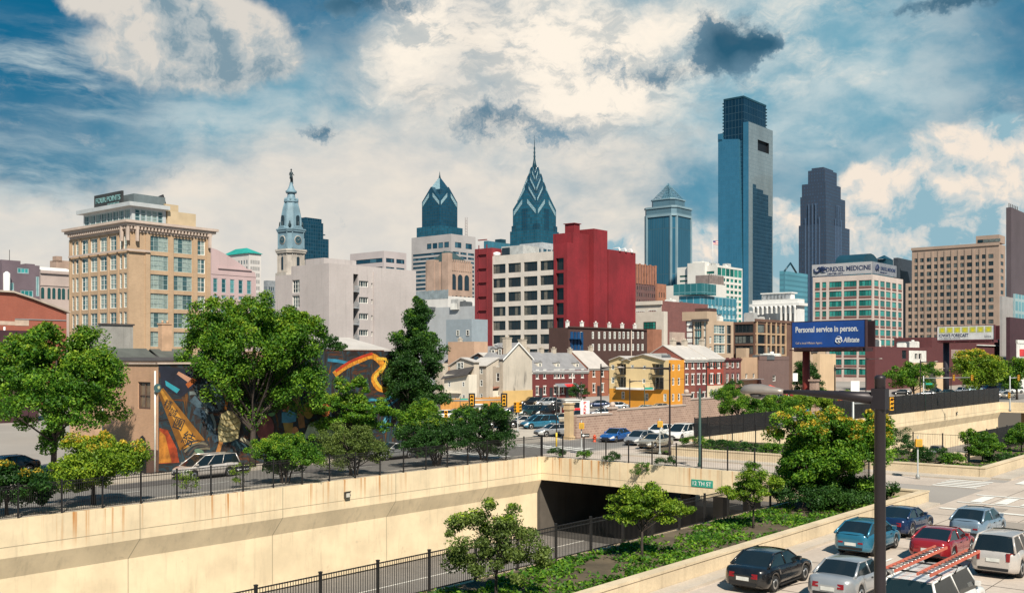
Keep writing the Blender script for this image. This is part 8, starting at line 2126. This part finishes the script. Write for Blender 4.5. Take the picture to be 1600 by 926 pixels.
lot('sedan', 1030, 643, 190, 'beige', 'beige sedan below the orange corner of the apartments')
lot('sedan', 1104, 638, 190, 'red', 'red sedan in front of the cream ornamented ground floor')
g4 = 'cars on the street beside the mural'
car('van', onl(322, -10.3, .012), AW, C['pearl'], 'white minivan parked below the mural', g4, name='minivan', cat='minivan')
car('sedan', onl(613, -9.9, .012), AW, C['silver'], 'silver car roof above the shrubs, left of the tall dark tree', g4)
car('sedan', at(12, 80, .012), AW, C['black'], 'black car at the left edge under the broad green tree', g4)
car('sedan', gnd(693, 655), R(190), C['white'], 'white car left of the timber fence, beside the tall dark tree', g4, 1)
car('hatch', gnd(712, 654), R(190), C['silver'], 'silver car behind the signal pole, below the grey end house', g4, 1)
# far right lot
g5 = 'cars in the far lot on the right'
far = [('sedan', 1456, 613, 'white', 'white car under the maroon building, left of the black billboard post'), ('sedan', 1479, 617, 'dark_green', 'dark green car right of the stone pier'), ('suv', 1502, 615, 'silver', 'silver suv under the left of the yellow green tree'), ('sedan', 1447, 619, 'silver', 'silver car nearest the stone pier'), ('suv', 1544, 611, 'navy', 'navy suv under the right side of the yellow green tree'), ('sedan', 1562, 616, 'silver', 'silver car right of the navy suv, beyond the far bridge'), ('sedan', 1547, 621, 'pearl', 'pearl car at the end of the far bridge rail'), ('suv', 1585, 614, 'white', 'white suv near the right edge beyond the far bridge'), ('sedan', 1575, 621, 'beige', 'beige car nearest the far bridge parapet'), ('sedan', 1408, 617, 'black', 'black car under the dull green spreading tree'), ('sedan', 1522, 612, 'pale_teal', 'pale teal car in the shade of the yellow green tree'), ('suv', 1597, 607, 'black', 'black suv farthest right in the far lot')]
for k, (kd, px_, py_, c_, lab) in enumerate(far): car(kd, gnd(px_, py_), R(170 + 23 * (k % 3)), C[c_], lab, g5, 0)
g6 = 'cars in the lot behind the lamp head'
for k, (kd, px_, py_, c_, lab) in enumerate([('sedan', 1224, 617, 'white', 'white car right of the red canopy tent'), ('sedan', 1238, 620, 'red', 'red car left of the billboard post foot'), ('suv', 1180, 618, 'black', 'black suv left of the red canopy tent'), ('sedan', 1212, 625, 'silver', 'silver car in front of the red canopy tent'), ('sedan', 1316, 619, 'red', 'dark red car below the peach stucco building'), ('sedan', 1335, 622, 'white', 'white car behind the lamp arm, right of the dark red car')]):
    car(kd, gnd(px_, py_), R(180 + 15 * k), C[c_], lab, g6, 0)
car('suv', W(100, 3.2, -6.98), AW, C['silver'], 'silver suv driving in the sunken expressway beyond the bridge', None, 1)
# ---------------------------------------------------------------- street furniture
m_pole = mat('dark_bronze_pole', (.028, .022, .025), .45, .15, .8, metal=.3)
m_gpole = mat('green_pole', (.015, .05, .04), .5)
m_spole = mat('galvanised_pole', (.36, .37, .36), .45, .12, 1, metal=.4)
m_head_ = mat('lamp_head_metal', (.30, .26, .23), .4, .12, 2, metal=.3)
m_sig = mat('signal_yellow', (.75, .36, .02), .5, .08, 3)
def lamp(name, label, p, arm_dir, top, arm, r0, r1, group, mt=None, lens=True, head_s=1.0, rise=.15):
    mt = mt or m_pole
    r = empty(name, p, arm_dir, label, 'street lamp', group)
    mb = MB(); mb.box(-r0 * 2.2, r0 * 2.2, -r0 * 2.2, r0 * 2.2, 0, .12); mb.lathe([(r0 * 1.5, .12), (r0 * 1.5, .5), (r0 * 1.05, .62), (r1, top - .02), (r1 * 1.06, top - .01), (r1 * 1.06, top + .05), (r1 * .6, top + .09)], 24); mb.build('pole', mt, r)
    za = top - .42
    mb = MB(); mb.box(-r1 * 1.35, r1 * 1.35, -r1 * 1.1, r1 * 1.1, za - .22, za + .22); mb.build('bracket', mt, r)
    mb = MB(); mb.tube([(r1, 0, za), (arm * .4, 0, za + rise * .55), (arm * .8, 0, za + rise), (arm, 0, za + rise)], [.085 * head_s + .03, .06 * head_s + .02, .045 * head_s, .035 * head_s], 10); mb.build('arm', mt, r)
    # cobra head
    mb = MB(); N_ = 10; z0 = za + rise; s = head_s
    prof = [(0, .045, .045, .04), (.10, .08, .07, .05), (.25, .13, .10, .055), (.45, .18, .135, .06), (.62, .19, .135, .06), (.74, .16, .11, .055), (.80, .08, .06, .05)]
    rings = []
    for (x, w, up_, dn) in prof:
        rings.append([mb._a((arm - .05 + x * s, w * s * math.cos(2 * math.pi * k / N_), z0 + (up_ if math.sin(2 * math.pi * k / N_) > 0 else dn) * s * math.sin(2 * math.pi * k / N_))) for k in range(N_)])
    for i in range(len(rings) - 1):
        for k in range(N_): mb.f.append([rings[i][k], rings[i][(k + 1) % N_], rings[i + 1][(k + 1) % N_], rings[i + 1][k]]); mb.m.append(0); mb.sm.append(True)
    mb.f.append(rings[-1]); mb.m.append(0); mb.sm.append(False); mb.f.append(rings[0][::-1]); mb.m.append(0); mb.sm.append(False)
    hd = mb.build('lamp_head', m_head_, r)
    if lens:
        mb = MB(); mb.M = Matrix.Translation((arm - .05 + .5 * s, 0, z0 - .06 * s)); mb.lathe([(.03 * s, -.07 * s), (.11 * s, -.05 * s), (.15 * s, .0)], 12); mb.build('lens', mat('smoked_lens', (.10, .095, .09), .15), hd)
    return r
AN = math.atan2(-NY, -NX)
gl = 'street lamps'
lamp('street_lamp', 'large dark lamp post with a long arm in the right foreground', at(1375, 22), AN, 8.56, 2.25, .125, .112, gl, head_s=1.3, rise=.1)
q = W(-26.2, 49.4); lamp('street_lamp', 'lamp head entering the picture at the right edge', q, AN, 8.6, 2.25, .125, .112, gl, head_s=1.05)
for (px_, D_, top, dr, arm, lab) in ((939, 122, 8.3, 0, 1.9, 'dark lamp post behind the stone wall, in front of the orange brick house'), (1046.5, 94, 8.5, 180, 4.2, 'dark lamp post in front of the yellow apartments, arm to the left'), (1104, 152, 8.2, 0, 3.0, 'dark lamp post in front of the bright red row house'), (984, 160, 5.8, 0, 1.2, 'short lamp post before the yellow apartment balconies'), (1304.5, 118, 8.2, 0, 2.4, 'lamp post right of the evergreen, above the pale green trees'), (1353, 190, 9.3, 0, 2.4, 'thin far lamp post at the foot of the medical building'), (1438, 178, 8.8, 0, 2.4, 'thin lamp post behind the dull green tree'), (1486, 200, 7.4, 180, 1.2, 'thin lamp post left of the yellow green tree')):
    lamp('street_lamp', lab, at(px_, D_), R(dr), top, arm, .09, .07, gl, m_iron if px_ != 1046.5 else m_pole, lens=False, head_s=.9, rise=.1)
r = empty('signal_pole', at(1093.5, 84.2), 0, 'plain dark green pole beside the bridge sidewalk', 'pole', 'street poles')
mb = MB(); mb.lathe([(.2, 0), (.2, .35), (.13, .5), (.10, 6.5), (.02, 6.6)], 14); mb.build('shaft', m_gpole, r)
def signal_head(parent, x, y, z, rot, plate=True, s=1.0):
    r = empty('signal_head', (x, y, z), rot); r.parent = parent
    mb = MB(); mb.box(-.18 * s, .18 * s, -.13 * s, .13 * s, -.55 * s, .55 * s); mb.build('housing', m_sig, r)
    if plate: mb = MB(); mb.box(-.33 * s, .33 * s, .0, .02, -.72 * s, .72 * s); mb.build('backplate', m_iron, r)
    for k, c_ in enumerate(((.30, .02, .015), (.32, .20, .02), (.02, .14, .07))):
        zz = (.36 - .36 * k) * s; mb = MB(); mb.M = Matrix.Translation((0, -.13 * s, zz)) @ Matrix.Rotation(R(90), 4, 'X'); mb.lathe([(.11 * s, 0), (.10 * s, .02)], 12); mb.build('lens', mat('signal_lens_%d' % k, c_, .3), r)
        mb = MB(); mb.M = Matrix.Translation((0, -.14 * s, zz))
        for j in range(7):
            a0, a1 = math.pi * j / 7, math.pi * (j + 1) / 7
            mb.face([(.14 * s * math.cos(a0), 0, .14 * s * math.sin(a0)), (.14 * s * math.cos(a1), 0, .14 * s * math.sin(a1)), (.14 * s * math.cos(a1), -.2 * s, .13 * s * math.sin(a1)), (.14 * s * math.cos(a0), -.2 * s, .13 * s * math.sin(a0))])
        mb.build('visor', m_iron, r)
    return r
gt = 'traffic signals'
def mast(name, label, p, top, dirn, arm, heads, mt=m_spole, rad=.13, face=0, s=1.0, plate=True):
    r = empty(name, p, dirn, label, 'traffic signal', gt)
    mb = MB(); mb.lathe([(rad * 1.6, 0), (rad * 1.6, .3), (rad, .45), (rad * .8, top), (.02, top + .1)], 14); mb.build('pole', mt, r)
    if arm: mb = MB(); mb.tube([(0, 0, top - .35), (arm, 0, top - .2)], [rad * .75, rad * .4], 10); mb.build('arm', mt, r)
    for (x, dz) in heads: signal_head(r, x, -.15, top - .25 + dz, face - dirn, plate, s)
    return r
mast('traffic_signal', 'signal mast with two yellow signals over the street by the tall dark tree', at(681, 105), 5.0, R(0), 7.2, ((3.7, 0), (7.0, 0)), face=0)
mast('traffic_signal', 'yellow signal hanging just right of the lamp post', at(1333, 92), 5.3, R(0), 3.5, ((3.35, -.1),), face=R(12), plate=False, s=1.05)
mast('traffic_signal', 'far signal mast with two small signals before the yellow green tree', at(1443, 175), 6.0, R(0), 8.4, ((5.1, 0), (8.2, 0)), s=.9, face=0, plate=False)
mast('traffic_signal', 'far signal mast with one signal near the right edge', at(1578, 175), 6.0, R(0), 1.6, ((1.4, 0), (-.2, -3)), s=.9, face=0, plate=False)
def post_signal(label, p, top, rot, two=False, sc=1.0, ped=False, sign=None):
    r = empty('pedestrian_signal' if ped else 'traffic_signal', p, rot, label, 'signal', gt)
    mb = MB(); mb.lathe([(.16, 0), (.16, .25), (.06, .4), (.055, top), (.02, top + .05)], 10); mb.build('pole', m_spole, r)
    if ped:
        mb = MB(); mb.box(-.24, .24, -.28, -.02, top - .75, top - .2); mb.build('housing', m_sig, r)
        mb = MB(); mb.box(-.19, .19, -.29, -.281, top - .70, top - .25); mb.build('lens', m_iron if False else mat('ped_lens', (.45, .28, .04), .4), r)
    else:
        for k in ((-.22, .22) if two else (0,)): signal_head(r, k, -.1, top - .5, 0 if not two else (.5 if k > 0 else -.5), False, sc)
    return r
post_signal('yellow twin signal on a pale pole in front of the parking lot', at(809, 125), 3.6, 0, True, 1.1)
post_signal('short post with a yellow signal left of the timber fence', at(697, 112), 3.3, 0, False, 1.0)
post_signal('pedestrian signal on a pale post before the beige sedan', gnd(1031, 711), 3.4, 0, ped=True)
r = post_signal('pedestrian signal above a black arrow sign, before the stone wall', at(908.5, 96), 3.2, 0, ped=True)
mb = MB(); mb.box(-.02, .75, -.1, -.06, 1.65, 2.0); pn = mb.build('arrow_sign', m_iron, r)
mb = MB(); mb.extrude([(.04, -.105, 1.825), (.2, -.105, 1.95), (.2, -.105, 1.87), (.32, -.105, 1.87), (.32, -.105, 1.78), (.2, -.105, 1.78), (.2, -.105, 1.70)], (0, -.005, 0)); mb.build('arrow', m_white, pn)
text_mesh('ONE WAY', .12, m_white, 'lettering', pn, (.34, -.105, 1.79), (R(90), 0, 0), .002, .38, bold=.004)
post_signal('pedestrian signal on a pale post in front of the planter wall on the right', gnd(1434, 748), 3.2, 0, ped=True)
# arrow sign on the picket fence
q = onl(379, -.28, .15); r = empty('arrow_sign', q, A_U, 'small black one way sign with a white arrow on the picket fence', 'sign')
mb = MB(); mb.box(-.55, .55, -.03, 0, 1.35, 1.7); mb.build('panel', m_iron, r)
mb = MB(); mb.extrude([(-.5, -.035, 1.525), (-.32, -.035, 1.65), (-.32, -.035, 1.57), (-.1, -.035, 1.57), (-.1, -.035, 1.48), (-.32, -.035, 1.48), (-.32, -.035, 1.40)], (0, -.005, 0)); mb.build('arrow', m_white, r)
text_mesh('ONE WAY', .16, m_white, 'lettering', r, (-.06, -.035, 1.47), (R(90), 0, 0), .002, .55, bold=.006)
# street name blades
def blade(label, p, zt, rot, mt=m_green, w=1.1, h=.28):
    r = empty('street_name_sign', p, rot, label, 'sign', 'green street name signs')
    mb = MB(); mb.lathe([(.05, 0), (.045, zt + h + .1)], 8); mb.build('pole', m_gpole, r)
    mb = MB(); mb.box(.06, .06 + w, -.02, .02, zt, zt + h); mb.build('blade', mt, r)
    mb = MB(); mb.box(-.02, .02, .06, .06 + w * .8, zt + h + .03, zt + h * 2); mb.build('blade', mt, r)
blade('green street name blades in front of the cream houses', at(719, 150), 2.9, 0)
blade('green street name blades in front of the yellow apartments', at(1007, 140), 4.8, 0)
blade('green street name blades by the far signal mast', at(1446, 173), 4.6, 0)
# hydrant, bollards
p = gnd(929, 690); r = empty('fire_hydrant', p, 0, 'orange red fire hydrant on the corner in front of the stone wall', 'fire hydrant')
mb = MB(); mb.lathe([(.2, 0), (.2, .06), (.13, .08), (.13, .55), (.17, .57), (.17, .62), (.12, .72), (.04, .8)], 12); mb.build('barrel', mat('hydrant_red', (.60, .07, .02), .5), r)
mb = MB(); mb.tube([(-.22, 0, .42), (.22, 0, .42)], .07, 8); mb.tube([(0, -.2, .38), (0, 0, .38)], .08, 8); mb.build('outlet', mat('hydrant_red', (.6, .07, .02)), r)
p = at(869.5, 104); r = empty('sign_post', p, 0, 'thin black post with a yellow sleeve by the silver sedan', 'post', 'street poles')
mb = MB(); mb.tube([(0, 0, 0), (0, 0, 6.2)], .05, 8); mb.build('shaft', m_iron, r); mb = MB(); mb.lathe([(.09, .1), (.09, 1.5)], 10); mb.build('sleeve', m_ypaint, r)
r = empty('sign_post', at(908, 150), 0, 'thin black post behind the booth sign', 'post', 'street poles'); mb = MB(); mb.tube([(0, 0, 0), (0, 0, 5.4)], .05, 8); mb.build('shaft', m_iron, r); mb = MB(); mb.lathe([(.1, 5.4), (.12, 5.5), (.02, 5.6)], 8); mb.build('cap', m_iron, r)
for k, (px_, py_, lab) in enumerate(((961, 646, 'first'), (971, 647, 'second'), (982, 647, 'third'), (1018, 644, 'fourth'), (1036, 646, 'fifth'))):
    r = empty('bollard', gnd(px_, py_), 0, f'yellow bollard before the yellow apartments, {lab} from the left', 'bollard', 'yellow bollards'); mb = MB(); mb.lathe([(.1, 0), (.1, .95), (.05, 1.05)], 10); mb.build('post', m_ypaint, r)
# red canopy tent
r = empty('canopy_tent', at(1203, 236), R(20), 'red canopy tent in the far lot behind the lamp head', 'tent')
mb = MB(); q4 = [(-1.9, -1.9, 1.9), (1.9, -1.9, 1.9), (1.9, 1.9, 1.9), (-1.9, 1.9, 1.9)]
for k in range(4): a_, c_ = q4[k], q4[(k + 1) % 4]; mb.face([a_, c_, (0, 0, 3.0)]); mb.face([(a_[0], a_[1], 1.6), (c_[0], c_[1], 1.6), c_, a_])
mb.build('canopy', mat('canopy_red', (.60, .07, .04), .7), r)
for sx in (-1.8, 1.8):
    for sy in (-1.8, 1.8): mb = MB(); mb.tube([(sx, sy, 0), (sx, sy, 1.7)], .05, 5); mb.build('leg', m_spole, r)
r = empty('banner_post', at(1260, 150), R(5), 'blue banner pillar left of the billboard post foot', 'banner'); mb = MB(); mb.box(-.35, .35, -.05, .05, .6, 4.2); mb.build('banner', mat('banner_blue', (.03, .15, .42), .5), r); mb = MB(); mb.tube([(0, .06, 0), (0, .06, 4.4)], .06, 6); mb.build('post', m_spole, r)
board_sign('stop_board', 'small red and white board on the wall near the peach stucco building', at(1311, 150), 0, 1.3, 1.0, 2.6, [], True, m_rp)
board_sign('notice_board', 'tall white notice board by the medical building foot', at(1336, 165), 0, 1.4, 3.4, 2.0, [], True, m_white)
board_sign('notice_board', 'small white square sign on a pole left of the billboard post', at(1242.5, 190), 0, .9, 1.5, 4.8, [], True, m_white)
# low concrete block by the planter
r = empty('concrete_block', onl(1500, 30.9, .25), A_U, 'low concrete block in the planter beside the dark screen fence', 'block'); mb = MB(); mb.box(-1.1, 1.1, -.5, .5, 0, .7); mb.box(-1.15, 1.15, -.55, .55, .7, .8); mb.build('block', m_plw, r)
# overhead wires
def wire(label, a, b, sag):
    mb = MB(); P_ = []
    for i in range(13):
        f = i / 12; q = a.lerp(b, f); q.z -= sag * 4 * f * (1 - f); P_.append(q)
    mb.tube(P_, .018, 4); tag(mb.build('overhead_wire', m_iron), label, 'wire', 'overhead wires')
wire('upper wire strung between lamp posts before the yellow apartments', at(939, 122, 8.1), at(1104, 152, 8.0), .4)
wire('lower wire strung between lamp posts before the yellow apartments', at(939, 122, 6.6), at(1104, 152, 6.5), .5)
